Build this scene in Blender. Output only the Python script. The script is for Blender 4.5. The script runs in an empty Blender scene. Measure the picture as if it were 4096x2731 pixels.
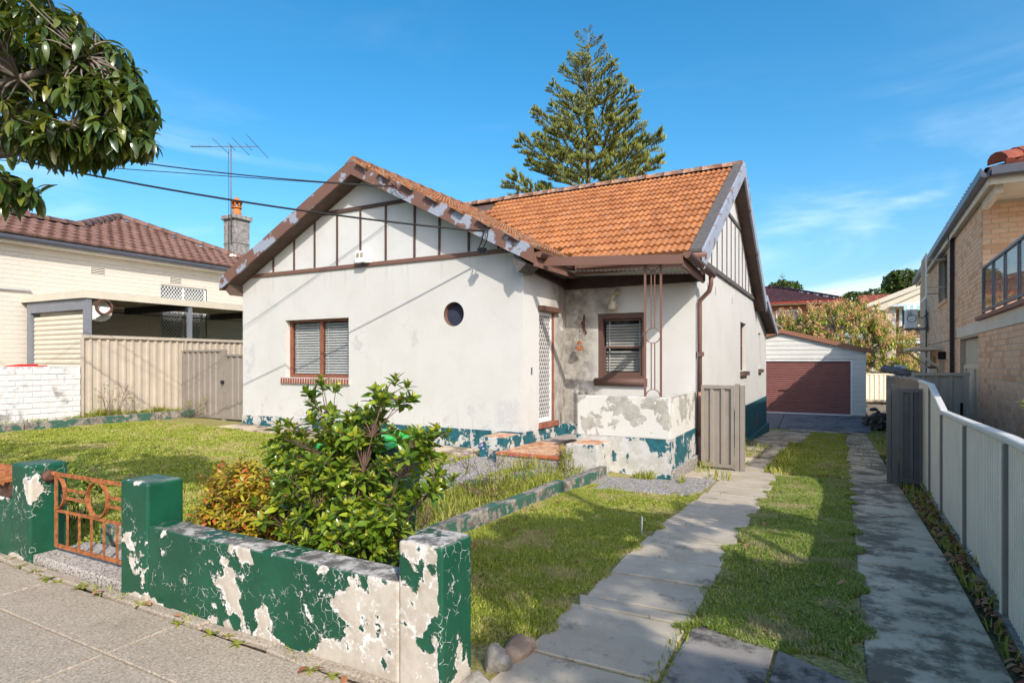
import bpy, bmesh, math, random
import numpy as np
from mathutils import Vector, Matrix, Euler
S = bpy.context.scene
COL = S.collection
R = math.radians

# ------------------------------------------------------------------ camera
cam = bpy.data.objects.new('camera', bpy.data.cameras.new('camera'))
COL.objects.link(cam)
CAMP = Vector((0, 0, 1.65))
cam.location = CAMP
cam.rotation_euler = (R(90), 0, R(28.66))
cam.data.sensor_width = 36
cam.data.lens = 21.09
cam.data.shift_y = 0.0194
cam.data.clip_start = 0.05
cam.data.clip_end = 3000
S.camera = cam

# ------------------------------------------------------------------ sky + sun (travels along -1.1, 1, -1.1)
SUN_L = Vector((-1.1, 1.0, -1.1)).normalized()
SUN_EL = math.asin(-SUN_L.z)
SUN_AZ = math.atan2(-SUN_L.x, -SUN_L.y)          # clockwise from +Y
world = bpy.data.worlds.new("World")
S.world = world
world.use_nodes = True
wn = world.node_tree
wn.nodes.clear()
def WN(t, **k):
    n = wn.nodes.new(t)
    for a, b in k.items(): setattr(n, a, b)
    return n
sky = WN('ShaderNodeTexSky', sky_type='NISHITA', sun_disc=False)
sky.sun_elevation = SUN_EL
sky.sun_rotation = SUN_AZ
sky.air_density = 1.0
sky.dust_density = 2.5
sky.ozone_density = 3.0
hsv = WN('ShaderNodeHueSaturation')
hsv.inputs['Saturation'].default_value = 1.38
hsv.inputs['Hue'].default_value = 0.488
hsv.inputs['Value'].default_value = 1.36
wn.links.new(sky.outputs[0], hsv.inputs['Color'])
tcw = WN('ShaderNodeTexCoord')
mpw = WN('ShaderNodeMapping')
mpw.inputs['Scale'].default_value = (1.0, 1.0, 4.2)
mpw.inputs['Rotation'].default_value = (0.10, -0.12, 0.4)
wn.links.new(tcw.outputs['Generated'], mpw.inputs['Vector'])
nzw = WN('ShaderNodeTexNoise')
nzw.inputs['Scale'].default_value = 1.9
nzw.inputs['Detail'].default_value = 9
nzw.inputs['Roughness'].default_value = 0.56
nzw.inputs['Distortion'].default_value = 0.55
wn.links.new(mpw.outputs[0], nzw.inputs['Vector'])
crw = WN('ShaderNodeMapRange', interpolation_type='SMOOTHSTEP')
crw.inputs['From Min'].default_value = 0.47
crw.inputs['From Max'].default_value = 0.80
wn.links.new(nzw.outputs['Fac'], crw.inputs['Value'])
sxw = WN('ShaderNodeSeparateXYZ')
wn.links.new(tcw.outputs['Generated'], sxw.inputs[0])
elw = WN('ShaderNodeMapRange', interpolation_type='SMOOTHSTEP')      # clouds thin out with height
elw.inputs['From Min'].default_value = 0.42
elw.inputs['From Max'].default_value = 0.05
elw.inputs['To Min'].default_value = 0.04
elw.inputs['To Max'].default_value = 0.95
wn.links.new(sxw.outputs['Z'], elw.inputs['Value'])
mlw = WN('ShaderNodeMath', operation='MULTIPLY')
wn.links.new(crw.outputs[0], mlw.inputs[0]); wn.links.new(elw.outputs[0], mlw.inputs[1])
mxw = WN('ShaderNodeMixRGB')
mxw.inputs['Color2'].default_value = (9.0, 9.6, 10.2, 1)
wn.links.new(mlw.outputs[0], mxw.inputs['Fac']); wn.links.new(hsv.outputs[0], mxw.inputs['Color1'])
bgw = WN('ShaderNodeBackground')
bgw.inputs['Strength'].default_value = 0.13
wn.links.new(mxw.outputs[0], bgw.inputs['Color'])
oww = WN('ShaderNodeOutputWorld')
wn.links.new(bgw.outputs[0], oww.inputs[0])

sun = bpy.data.objects.new('sun', bpy.data.lights.new('sun', 'SUN'))
COL.objects.link(sun)
sun.data.energy = 3.5
sun.data.angle = R(0.5)
sun.data.color = (1.0, 0.945, 0.85)
sun.location = (20, -20, 30)
sun.rotation_euler = SUN_L.to_track_quat('-Z', 'Y').to_euler()

S.view_settings.view_transform = 'Standard'
S.view_settings.look = 'None'
S.view_settings.exposure = 0.43
S.view_settings.gamma = 1
S.view_settings.use_curve_mapping = False
try:
    S.cycles.max_bounces = 8; S.cycles.transparent_max_bounces = 12
except Exception: pass

# ------------------------------------------------------------------ ground heights
def sstep(a, b, x):
    t = np.clip((np.asarray(x, float) - a) / (b - a), 0, 1)
    return t * t * (3 - 2 * t)
def gh(X, Y):
    X = np.asarray(X, float); Y = np.asarray(Y, float)
    L = np.clip(0.022 * np.maximum(0, -X - 3.5), 0, 0.25) * sstep(2.5, 5.0, Y)
    D = -0.0485 * (np.clip(Y, 6, 23.5) - 6) * sstep(-4.5, -2.3, X)
    return L + D
def g1(X, Y): return float(gh(X, Y))

# ------------------------------------------------------------------ material builder
class Mt:
    def __init__(s, name, rough=0.8, spec=0.3):
        s.m = bpy.data.materials.new(name); s.m.use_nodes = True
        s.nt = s.m.node_tree; s.b = s.nt.nodes['Principled BSDF']
        s.b.inputs['Roughness'].default_value = rough
        s.b.inputs['Specular IOR Level'].default_value = spec
        s._g = None
    def N(s, t, **k):
        n = s.nt.nodes.new(t)
        for a, b in k.items(): setattr(n, a, b)
        return n
    def L(s, a, b): s.nt.links.new(a, b)
    def setin(s, sock, v):
        if hasattr(v, 'is_output'): s.L(v, sock)
        else:
            if isinstance(v, (tuple, list)) and len(v) == 3 and sock.type == 'RGBA': v = (*v, 1)
            sock.default_value = v
    @property
    def geo(s):
        if s._g is None: s._g = s.N('ShaderNodeNewGeometry')
        return s._g
    @property
    def pos(s): return s.geo.outputs['Position']
    def xyz(s, v=None):
        n = s.N('ShaderNodeSeparateXYZ'); s.L(v or s.pos, n.inputs[0]); return n.outputs
    def nrm(s):
        n = s.N('ShaderNodeSeparateXYZ'); s.L(s.geo.outputs['True Normal'], n.inputs[0]); return n.outputs
    def vmap(s, scale=(1, 1, 1), rot=(0, 0, 0), vec=None):
        n = s.N('ShaderNodeMapping'); s.L(vec or s.pos, n.inputs[0])
        n.inputs['Scale'].default_value = scale; n.inputs['Rotation'].default_value = rot
        return n.outputs[0]
    def noise(s, sc, det=5, ro=0.6, dist=0, vec=None, out='Fac'):
        n = s.N('ShaderNodeTexNoise'); s.L(vec or s.pos, n.inputs['Vector'])
        n.inputs['Scale'].default_value = sc; n.inputs['Detail'].default_value = det
        n.inputs['Roughness'].default_value = ro; n.inputs['Distortion'].default_value = dist
        return n.outputs[out]
    def vor(s, sc, feat='F1', vec=None, out='Distance', rnd=1.0):
        n = s.N('ShaderNodeTexVoronoi', feature=feat); s.L(vec or s.pos, n.inputs['Vector'])
        n.inputs['Scale'].default_value = sc; n.inputs['Randomness'].default_value = rnd
        return n.outputs[out]
    def rng(s, x, a, b, c=0.0, d=1.0):
        n = s.N('ShaderNodeMapRange', interpolation_type='SMOOTHSTEP')
        s.setin(n.inputs['Value'], x); s.setin(n.inputs['From Min'], a); s.setin(n.inputs['From Max'], b)
        s.setin(n.inputs['To Min'], c); s.setin(n.inputs['To Max'], d); return n.outputs[0]
    def math(s, op, a, b=0.0):
        n = s.N('ShaderNodeMath', operation=op); s.setin(n.inputs[0], a); s.setin(n.inputs[1], b); return n.outputs[0]
    def mul(s, *a):
        r = a[0]
        for b in a[1:]: r = s.math('MULTIPLY', r, b)
        return r
    def add(s, a, b): return s.math('ADD', a, b)
    def sub(s, a, b): return s.math('SUBTRACT', a, b)
    def mx(s, a, b): return s.math('MAXIMUM', a, b)
    def mix(s, f, a, b, mode='MIX'):
        n = s.N('ShaderNodeMixRGB', blend_type=mode)
        s.setin(n.inputs['Fac'], f); s.setin(n.inputs['Color1'], a); s.setin(n.inputs['Color2'], b); return n.outputs[0]
    def warp(s, sc, amt, vec=None):
        n = s.N('ShaderNodeTexNoise'); s.L(vec or s.pos, n.inputs['Vector']); n.inputs['Scale'].default_value = sc
        n.inputs['Detail'].default_value = 3
        m = s.N('ShaderNodeVectorMath', operation='MULTIPLY_ADD'); s.L(n.outputs['Color'], m.inputs[0])
        m.inputs[1].default_value = (amt,) * 3; s.L(vec or s.pos, m.inputs[2]); return m.outputs[0]
    def rnd(s):
        o = s.N('ShaderNodeObjectInfo').outputs['Random']
        return s.math('FRACT', s.add(o, s.geo.outputs['Random Per Island']))
    def attr(s, name):
        n = s.N('ShaderNodeAttribute', attribute_name=name); return n.outputs['Fac']
    def box(s, x=None, y=None, z=None, soft=0.1):
        """1 inside a world box (soft edged): for stains that sit in one place."""
        o = s.xyz(); r = 1.0
        for sock, lim in zip(o, (x, y, z)):
            if lim is None: continue
            r = s.mul(r, s.rng(sock, lim[0] - soft, lim[0] + soft), s.rng(sock, lim[1] + soft, lim[1] - soft)) if not isinstance(r, float) else \
                s.mul(s.rng(sock, lim[0] - soft, lim[0] + soft), s.rng(sock, lim[1] + soft, lim[1] - soft))
        return r
    def col(s, c): s.setin(s.b.inputs['Base Color'], c); return s
    def rough(s, c): s.setin(s.b.inputs['Roughness'], c); return s
    def bump(s, h, strength=0.5, dist=0.01, prev=None):
        n = s.N('ShaderNodeBump'); s.setin(n.inputs['Height'], h)
        n.inputs['Strength'].default_value = strength; n.inputs['Distance'].default_value = dist
        if prev is not None: s.L(prev, n.inputs['Normal'])
        s.L(n.outputs[0], s.b.inputs['Normal']); return n.outputs[0]

def plain(name, c, rough=0.7, var=0.18, sc=6, bump=0.0, spec=0.3, metal=0.0):
    m = Mt(name, rough, spec)
    n = m.noise(sc, 6, 0.65)
    d = tuple(max(0, x * (1 - var)) for x in c); l = tuple(min(1, x * (1 + var)) for x in c)
    m.col(m.mix(m.rng(n, 0.3, 0.7), d, l))
    m.b.inputs['Metallic'].default_value = metal
    if bump: m.bump(m.noise(sc * 9, 4), bump, 0.004)
    return m.m

# ------------------------------------------------------------------ object helpers
WORG = {}
def worg(o): return WORG.get(o.name, Vector((0, 0, 0))) if o else Vector((0, 0, 0))
def thing(name, label, cat, loc=(0, 0, 0), group=None, kind=None):
    o = bpy.data.objects.new(name, None); COL.objects.link(o)
    o.empty_display_size = 0.2
    o.location = loc; WORG[o.name] = Vector(loc)
    o['label'] = label; o['category'] = cat
    if group: o['group'] = group
    if kind: o['kind'] = kind
    return o
def tag(o, label, cat, group=None, kind=None):
    o['label'] = label
    if cat: o['category'] = cat
    if group: o['group'] = group
    if kind: o['kind'] = kind
    return o
def link(name, me, parent=None, worldloc=None, rot=None, scale=None):
    o = bpy.data.objects.new(name, me); COL.objects.link(o)
    w = Vector(worldloc) if worldloc is not None else Vector((0, 0, 0))
    WORG[o.name] = w
    if parent is not None: o.parent = parent
    o.location = w - worg(parent)
    if rot is not None: o.rotation_euler = rot
    if scale is not None: o.scale = scale
    return o
def copy_tree(root, newloc, label=None, group=None, rotz=0.0, scale=1.0):
    def rec(o, par):
        c = o.copy(); COL.objects.link(c); c.parent = par
        for ch in [x for x in root_children.get(o.name, [])]: rec(ch, c)
        return c
    root_children = {}
    for x in COL.objects:
        if x.parent: root_children.setdefault(x.parent.name, []).append(x)
    c = rec(root, None)
    c.location = newloc; c.rotation_euler = (0, 0, rotz); c.scale = (scale,) * 3
    if label: c['label'] = label
    if group: c['group'] = group
    return c

class MB:
    def __init__(s): s.v = []; s.f = []; s.m = []; s.sm = []
    def face(s, pts, m=0, smooth=False):
        i = len(s.v); s.v += [tuple(p) for p in pts]; s.f.append(list(range(i, i + len(pts)))); s.m.append(m); s.sm.append(smooth); return s
    def box(s, a, b, m=0):
        x0, y0, z0 = a; x1, y1, z1 = b
        if x0 > x1: x0, x1 = x1, x0
        if y0 > y1: y0, y1 = y1, y0
        if z0 > z1: z0, z1 = z1, z0
        i = len(s.v)
        s.v += [(x0, y0, z0), (x1, y0, z0), (x1, y1, z0), (x0, y1, z0), (x0, y0, z1), (x1, y0, z1), (x1, y1, z1), (x0, y1, z1)]
        for q in ((0, 3, 2, 1), (4, 5, 6, 7), (0, 1, 5, 4), (1, 2, 6, 5), (2, 3, 7, 6), (3, 0, 4, 7)):
            s.f.append([i + k for k in q]); s.m.append(m); s.sm.append(False)
        return s
    def obox(s, o, u, v, w, m=0):
        """box from corner o along three edge vectors"""
        o, u, v, w = Vector(o), Vector(u), Vector(v), Vector(w)
        if u.cross(v).dot(w) < 0: u, v = v, u
        i = len(s.v)
        s.v += [tuple(p) for p in (o, o + u, o + u + v, o + v, o + w, o + u + w, o + u + v + w, o + v + w)]
        for q in ((0, 3, 2, 1), (4, 5, 6, 7), (0, 1, 5, 4), (1, 2, 6, 5), (2, 3, 7, 6), (3, 0, 4, 7)):
            s.f.append([i + k for k in q]); s.m.append(m); s.sm.append(False)
        return s
    def bar(s, p, q, w, d, up=(0, 0, 1), m=0):
        """rectangular bar from p to q, w wide (sideways), d deep (along up)"""
        p, q = Vector(p), Vector(q); t = (q - p); L = t.length
        t.normalize(); up = Vector(up); side = t.cross(up)
        if side.length < 1e-5: side = t.cross(Vector((1, 0, 0)))
        side.normalize(); up = side.cross(t).normalized()
        return s.obox(p - side * w / 2 - up * d / 2, t * L, side * w, up * d, m)
    def prism(s, poly, ext, m=0):
        """polygon (3D pts) extruded by vector ext, closed"""
        poly = [Vector(p) for p in poly]; ext = Vector(ext); n = len(poly)
        nrm = Vector((0, 0, 0))
        for k in range(n):
            a, b = poly[k], poly[(k + 1) % n]
            nrm += Vector(((a.y - b.y) * (a.z + b.z), (a.z - b.z) * (a.x + b.x), (a.x - b.x) * (a.y + b.y)))
        if nrm.dot(ext) > 0: poly = poly[::-1]
        i = len(s.v)
        s.v += [tuple(p) for p in poly] + [tuple(p + ext) for p in poly]
        s.f.append([i + k for k in range(n)]); s.m.append(m); s.sm.append(False)
        s.f.append([i + n + k for k in reversed(range(n))]); s.m.append(m); s.sm.append(False)
        for k in range(n):
            j = (k + 1) % n
            s.f.append([i + j, i + k, i + n + k, i + n + j]); s.m.append(m); s.sm.append(False)
        return s
    def tube(s, pts, rad, seg=8, m=0, cap=True, smooth=True):
        pts = [Vector(p) for p in pts]; n = len(pts)
        if not isinstance(rad, (list, tuple)): rad = [rad] * n
        i = len(s.v); prev = None
        for k, p in enumerate(pts):
            t = (pts[min(k + 1, n - 1)] - pts[max(k - 1, 0)])
            if t.length < 1e-9: t = Vector((0, 0, 1))
            t.normalize()
            a = prev if prev is not None else (Vector((0, 0, 1)) if abs(t.z) < 0.9 else Vector((1, 0, 0)))
            a = (a - t * a.dot(t)); a.normalize(); prev = a; b = t.cross(a)
            for j in range(seg):
                th = 2 * math.pi * j / seg
                s.v.append(tuple(p + (a * math.cos(th) + b * math.sin(th)) * rad[k]))
        for k in range(n - 1):
            for j in range(seg):
                j2 = (j + 1) % seg
                s.f.append([i + k * seg + j, i + k * seg + j2, i + (k + 1) * seg + j2, i + (k + 1) * seg + j]); s.m.append(m); s.sm.append(smooth)
        if cap:
            s.f.append([i + j for j in reversed(range(seg))]); s.m.append(m); s.sm.append(False)
            s.f.append([i + (n - 1) * seg + j for j in range(seg)]); s.m.append(m); s.sm.append(False)
        return s
    def lathe(s, prof, c, seg=16, m=0, ax='z'):
        """profile [(r, h)] around a vertical (or x / y) axis through c"""
        c = Vector(c); pts = []; i = len(s.v)
        for r, h in prof:
            for j in range(seg):
                th = 2 * math.pi * j / seg; a, b = r * math.cos(th), r * math.sin(th)
                s.v.append(tuple(c + (Vector((a, b, h)) if ax == 'z' else Vector((h, a, b)) if ax == 'x' else Vector((a, h, -b)))))
        for k in range(len(prof) - 1):
            for j in range(seg):
                j2 = (j + 1) % seg
                s.f.append([i + k * seg + j, i + k * seg + j2, i + (k + 1) * seg + j2, i + (k + 1) * seg + j]); s.m.append(m); s.sm.append(True)
        s.f.append([i + j for j in reversed(range(seg))]); s.m.append(m); s.sm.append(False)
        k = len(prof) - 1
        s.f.append([i + k * seg + j for j in range(seg)]); s.m.append(m); s.sm.append(False)
        return s
    def ring(s, c, u, v, r, t, d, seg=28, m=0, a0=0.0, a1=2 * math.pi):
        """flat-bar ring: circle in plane u,v, radial thickness t, depth d along u x v"""
        c, u, v = Vector(c), Vector(u), Vector(v); w = u.cross(v).normalized()
        full = abs(a1 - a0 - 2 * math.pi) < 1e-6
        n = seg if full else seg + 1; i = len(s.v)
        for k in range(n):
            th = a0 + (a1 - a0) * k / seg; e = u * math.cos(th) + v * math.sin(th)
            for rr, dd in ((r - t / 2, -d / 2), (r + t / 2, -d / 2), (r + t / 2, d / 2), (r - t / 2, d / 2)):
                s.v.append(tuple(c + e * rr + w * dd))
        for k in range(seg):
            k2 = (k + 1) % n
            for a, b in ((0, 1), (1, 2), (2, 3), (3, 0)):
                s.f.append([i + k * 4 + a, i + k2 * 4 + a, i + k2 * 4 + b, i + k * 4 + b]); s.m.append(m); s.sm.append(False)
        return s
    def mesh(s, name, mats, bevel=0.0, merge=False, org=None, bseg=2):
        me = bpy.data.meshes.new(name)
        v = s.v if org is None else [(a - org[0], b - org[1], c - org[2]) for a, b, c in s.v]
        me.from_pydata(v, [], s.f)
        for mm in (mats if isinstance(mats, (list, tuple)) else [mats]): me.materials.append(mm)
        me.polygons.foreach_set('material_index', s.m)
        me.polygons.foreach_set('use_smooth', s.sm)
        if bevel or merge:
            bm = bmesh.new(); bm.from_mesh(me)
            bmesh.ops.remove_doubles(bm, verts=bm.verts, dist=1e-5)
            if bevel:
                ed = [e for e in bm.edges if len(e.link_faces) == 2 and e.calc_face_angle(0) > 0.5]
                bmesh.ops.bevel(bm, geom=ed, offset=bevel, segments=bseg, profile=0.5, affect='EDGES', clamp_overlap=True)
            bm.to_mesh(me); bm.free()
        me.update(); return me
    def build(s, name, mats, parent=None, bevel=0.0, merge=False, bseg=2):
        if not s.v: return None
        a = np.array(s.v); c = (a.min(0) + a.max(0)) / 2; c[2] = a[:, 2].min()
        me = s.mesh(name, mats, bevel, merge, org=c, bseg=bseg)
        return link(name, me, parent, c)

def frame_of(p):
    """projected (x, y) in the photo's frame (0..1), and depth: used only to choose which of many alike pieces become single objects"""
    d = Vector(p) - CAMP; th = R(28.66)
    dep = d.x * -math.sin(th) + d.y * math.cos(th); lat = d.x * math.cos(th) + d.y * math.sin(th)
    if dep < 0.1: return None
    return 0.5 + lat / dep * 0.5859, 0.5 - 0.0 + (1445 / 2731 - 0.5) - d.z / dep * 0.8788, dep
def rank_seen(pts):
    """indices of points inside the frame, nearest first, then the others"""
    a = []; b = []
    for i, p in enumerate(pts):
        q = frame_of(p)
        if q and -0.02 < q[0] < 1.02 and -0.02 < q[1] < 1.02: a.append((q[2], i))
        else: b.append(i)
    a.sort(); return [i for _, i in a], b

def np_mesh(name, base_v, base_f, mats4, mat, attrs=None, flat_=False):
    """join many copies of a small mesh (verts, faces) at Nx3x4 matrices; attrs {name: N values}"""
    bv = np.asarray(base_v, np.float32); M = np.asarray(mats4, np.float32); n = len(M); k = len(bv)
    V = np.einsum('nij,kj->nki', M[:, :, :3], bv) + M[:, None, :, 3]
    V = V.reshape(-1, 3)
    me = bpy.data.meshes.new(name)
    lens = np.array([len(f) for f in base_f]); flat = np.concatenate([np.array(f) for f in base_f])
    loops = (flat[None, :] + (np.arange(n) * k)[:, None]).ravel()
    tot = np.tile(lens, n); start = np.concatenate([[0], np.cumsum(tot)[:-1]])
    me.vertices.add(len(V)); me.vertices.foreach_set('co', V.ravel())
    me.loops.add(len(loops)); me.loops.foreach_set('vertex_index', loops.astype(np.int32))
    me.polygons.add(len(tot)); me.polygons.foreach_set('loop_start', start.astype(np.int32)); me.polygons.foreach_set('loop_total', tot.astype(np.int32))
    for a, val in (attrs or {}).items():
        at = me.attributes.new(a, 'FLOAT', 'POINT'); at.data.foreach_set('value', np.repeat(np.asarray(val, np.float32), k))
    me.materials.append(mat); me.update(calc_edges=True); me.validate()
    if flat_: me.shade_flat()
    return me

def rot_from(d, up=Vector((0, 0, 1)), roll=0.0):
    """matrix whose +Y is d and +Z is near up"""
    d = Vector(d).normalized(); x = d.cross(up)
    if x.length < 1e-4: x = Vector((1, 0, 0))
    x.normalize(); z = x.cross(d)
    m = Matrix((x, d, z)).transposed()
    return m @ Matrix.Rotation(roll, 3, 'Y')
# ------------------------------------------------------------------ materials
MT = {}
def mat_stucco():
    m = Mt('white_stucco', 0.85)
    o = m.xyz()
    n1 = m.noise(1.3, 6, 0.6); st = m.noise(1.0, 5, 0.6, vec=m.vmap((5.0, 5.0, 0.45)))
    c = m.mix(m.rng(n1, 0.35, 0.7), (0.585, 0.57, 0.54), (0.55, 0.53, 0.495))
    c = m.mix(m.mul(m.rng(st, 0.56, 0.85), 0.22), c, (0.50, 0.46, 0.40))
    # flaked spots, more of them low on the wall
    low = m.rng(o[2], 1.15, 0.42); pk = m.noise(3.1, 9, 0.68, vec=m.warp(6, 0.08))
    pe = m.rng(m.add(pk, m.mul(low, 0.13)), 0.685, 0.695)
    pe2 = m.rng(m.noise(2.3, 9, 0.72, vec=m.vmap((1, 1, 1), (0.3, 0.2, 0.7))), 0.735, 0.745)
    flake = m.mx(pe, pe2)
    pn = m.noise(5.0, 9, 0.68, vec=m.warp(8, 0.08))
    for bx, thr in (((-12.05, -11.72, 1.25, 2.05), .50), ((-11.3, -10.95, 2.8, 3.1), .55), ((-8.75, -8.3, 1.75, 2.25), .53), ((-6.0, -5.6, .62, .95), .52), ((-5.35, -4.9, .48, .95), .42), ((-7.3, -6.9, 1.9, 2.3), .58)):
        flake = m.mx(flake, m.mul(m.box(bx[:2], (9, 9.6), bx[2:], .08), m.rng(pn, thr, thr + .012)))
    run = m.mul(m.rng(m.noise(1.0, 5, 0.65, vec=m.vmap((9, 9, 0.5))), 0.54, 0.72), m.mx(m.rng(o[2], 3.0, 3.56), m.mx(m.box((-10.8, -8.8), (9, 9.5), (0.5, 1.15), .12), m.rng(o[2], 1.0, 0.42))))
    c = m.mix(m.mul(run, 0.5), c, (0.33, 0.30, 0.26))
    hair = m.mul(m.rng(m.vor(0.9, 'DISTANCE_TO_EDGE', vec=m.warp(2.2, 0.5)), 0.0045, 0.001), m.rng(m.noise(1.1), 0.50, 0.56))
    c = m.mix(m.mul(hair, 0.3), c, (0.28, 0.26, 0.24))
    c = m.mix(flake, c, m.mix(m.noise(20, 4), (0.60, 0.60, 0.60), (0.40, 0.38, 0.35)))
    # the water-stained corner of the porch
    so = m.noise(2.2, 9, 0.66, vec=m.warp(2.5, 0.25))
    zone = m.box((-5.1, -4.16), (10.55, 11.3), (0.3, 3.25), 0.25)
    zone2 = m.box((-4.95, -4.7), (10.3, 11.3), (0.3, 3.2), 0.22)
    zone3 = m.box((-4.3, -3.75), (10.9, 11.3), (2.45, 3.3), 0.2)
    z = m.mx(m.mx(zone, zone2), zone3)
    wet = m.mul(z, m.rng(so, 0.30, 0.42))
    c = m.mix(m.mul(wet, 0.9), c, m.mix(m.rng(m.noise(5, 8, 0.7), 0.3, 0.7), (0.15, 0.135, 0.115), (0.40, 0.37, 0.32)))
    moss = m.mul(z, m.rng(o[2], 1.5, 0.7), m.rng(m.noise(4.5, 8, 0.7, vec=m.vmap((1, 1, 0.4))), 0.52, 0.56))
    c = m.mix(moss, c, (0.16, 0.125, 0.085))
    m.col(c)
    b = m.bump(flake, -0.5, 0.006)
    m.bump(m.noise(26, 6, 0.65), 0.22, 0.012, prev=b)
    return m.m
def mat_parapet():
    m = Mt('peeling_stucco', 0.88); o = m.xyz()
    pk = m.noise(2.5, 10, 0.64, vec=m.warp(4, 0.14))
    pe = m.rng(pk, 0.525, 0.535)
    c = m.mix(m.noise(7, 5), (0.63, 0.61, 0.57), (0.575, 0.545, 0.48))
    rust = m.mul(m.rng(m.noise(1.2, 5, vec=m.vmap((7, 7, 0.5))), 0.5, 0.75), m.rng(o[2], 0.5, 1.15))
    c = m.mix(m.mul(rust, 0.55), c, (0.50, 0.36, 0.18))
    und = m.mix(m.rng(m.noise(5, 7, 0.7), 0.35, 0.65), (0.30, 0.275, 0.24), (0.45, 0.42, 0.37))
    und = m.mix(m.rng(m.noise(11, 8, 0.75), 0.62, 0.66), und, (0.66, 0.65, 0.63))
    c = m.mix(pe, c, und)
    m.col(c); b = m.bump(pe, -0.7, 0.008); m.bump(m.noise(24, 6, 0.65), 0.25, 0.012, prev=b)
    return m.m
def mat_plinth():
    m = Mt('teal_plinth', 0.7); o = m.xyz()
    pk = m.noise(3.0, 10, 0.66, vec=m.warp(5, 0.1))
    far = m.rng(o[1], 11.2, 13.0); leftp = m.rng(o[0], -9.5, -8.5)
    th = m.add(0.50, m.add(m.mul(far, 0.4), m.mul(m.rng(o[0], -4.9, -3.9), m.rng(o[1], 9.6, 9.3), -0.10)))
    th = m.add(th, m.add(m.mul(m.rng(o[2], 0.33, 0.42), m.rng(o[0], -4.0, -3.8), 0.07), m.mul(m.box((-2.62, -2.0), (9.0, 9.9), (-.3, .42), .08), 0.09)))
    pe = m.rng(m.sub(pk, th), 0.0, 0.012)
    t = m.mix(m.rng(m.noise(9, 7, 0.7), 0.3, 0.7), (0.012, 0.065, 0.085), (0.02, 0.13, 0.155))
    t = m.mix(m.rng(m.noise(30, 8, 0.8), 0.60, 0.68), t, (0.22, 0.33, 0.34))
    u = m.mix(m.rng(m.noise(7, 8, 0.7), 0.4, 0.6), (0.43, 0.40, 0.35), (0.53, 0.51, 0.48))
    m.col(m.mix(pe, t, u)); b = m.bump(pe, -0.6, 0.006); m.bump(m.noise(30, 5), 0.15, 0.01, prev=b)
    return m.m
def mat_greenwall():
    m = Mt('peeling_green_paint', 0.42, 0.45); o = m.xyz(); nn = m.nrm()
    wp = m.warp(7, 0.05)
    pk = m.add(m.mul(m.noise(2.0, 5, 0.5, vec=wp), 0.55), m.mul(m.noise(5.5, 10, 0.62, vec=wp), 0.45))
    th = m.rng(o[0], -3.6, -2.0, 0.585, 0.475)
    th = m.add(th, m.rng(o[0], -1.735, -1.71, 0.0, 0.085))
    low = m.rng(o[2], 0.09, 0.0, 0, 0.09)
    pe = m.rng(m.sub(m.add(pk, low), th), 0.0, 0.010)
    top = m.mul(m.rng(nn[2], 0.6, 0.9), m.rng(o[0], -4.6, -3.6, 0, 1))
    topm = m.mul(top, m.rng(m.noise(4.2, 8, 0.62, vec=wp), 0.60, 0.56))
    # network of cracks with curling light edges
    cv = m.warp(22, 0.05)
    ck = m.vor(17.0, 'DISTANCE_TO_EDGE', vec=cv)
    near = m.rng(m.sub(pk, th), -0.15, -0.02)
    zone = m.mul(m.rng(m.noise(2.4, 4, vec=m.vmap((1, 1, 1), (0.4, 0.1, 0.9))), 0.47, 0.58), m.mx(0.25, near))
    crack = m.mul(m.rng(ck, 0.04, 0.010), m.rng(m.noise(13.0, 4), 0.47, 0.56), m.rng(zone, 0.05, 0.35), 0.85)
    g = m.mix(m.rng(m.noise(2.5, 8, 0.7), 0.3, 0.7), (0.006, 0.060, 0.030), (0.010, 0.088, 0.046))
    g = m.mix(m.mul(m.rng(m.noise(55, 6, 0.8), 0.66, 0.74), 0.5), g, (0.35, 0.42, 0.36))
    und = m.mix(m.rng(m.noise(5.5, 8, 0.68), 0.32, 0.68), (0.37, 0.31, 0.24), (0.52, 0.46, 0.38))
    und = m.mix(m.mul(m.rng(m.noise(9, 9, 0.75), 0.60, 0.63), 0.85), und, (0.80, 0.80, 0.78))
    tc = m.mix(m.rng(m.noise(10, 10, 0.78), 0.42, 0.60), (0.10, 0.09, 0.08), (0.47, 0.43, 0.39))
    rim = m.mul(m.rng(m.sub(m.add(pk, low), th), 0.045, 0.004), m.rng(m.noise(15, 5), 0.42, 0.55))
    und = m.mix(m.mul(rim, 0.8), und, (0.78, 0.77, 0.73))
    c = m.mix(crack, g, (0.56, 0.55, 0.49)); c = m.mix(pe, c, und); c = m.mix(topm, c, tc)
    m.col(c); bare = m.mx(m.mx(pe, topm), crack)
    m.rough(m.rng(bare, 0, 1, 0.38, 0.92))
    edge = m.rng(m.sub(m.add(pk, low), th), -0.02, 0.0)      # lips that lift before the paint breaks
    h = m.add(m.mul(bare, -1.0), m.mul(edge, 0.4))
    b = m.bump(h, 0.8, 0.007); m.bump(m.noise(34, 6, 0.6), 0.22, 0.01, prev=b)
    return m.m
def mat_trim(name='brown_trim', peel=0.0, c0=(0.155, 0.080, 0.060), c1=(0.20, 0.105, 0.078), zonal=False):
    m = Mt(name, 0.6)
    c = m.mix(m.noise(3, 5), c0, c1)
    if peel:
        pk = m.noise(2.1, 9, 0.60, vec=m.warp(6, 0.10))
        pe = m.rng(pk, peel, peel + 0.012)
        u = m.mix(m.rng(m.noise(40, 5, 0.7), 0.3, 0.7), (0.22, 0.245, 0.30), (0.37, 0.395, 0.46))
        c = m.mix(pe, c, u); m.bump(pe, -0.6, 0.006)
        c = m.mix(m.rng(m.noise(14, 8, 0.8), 0.70, 0.72), c, (0.7, 0.69, 0.66))
    m.col(c); return m.m
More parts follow.
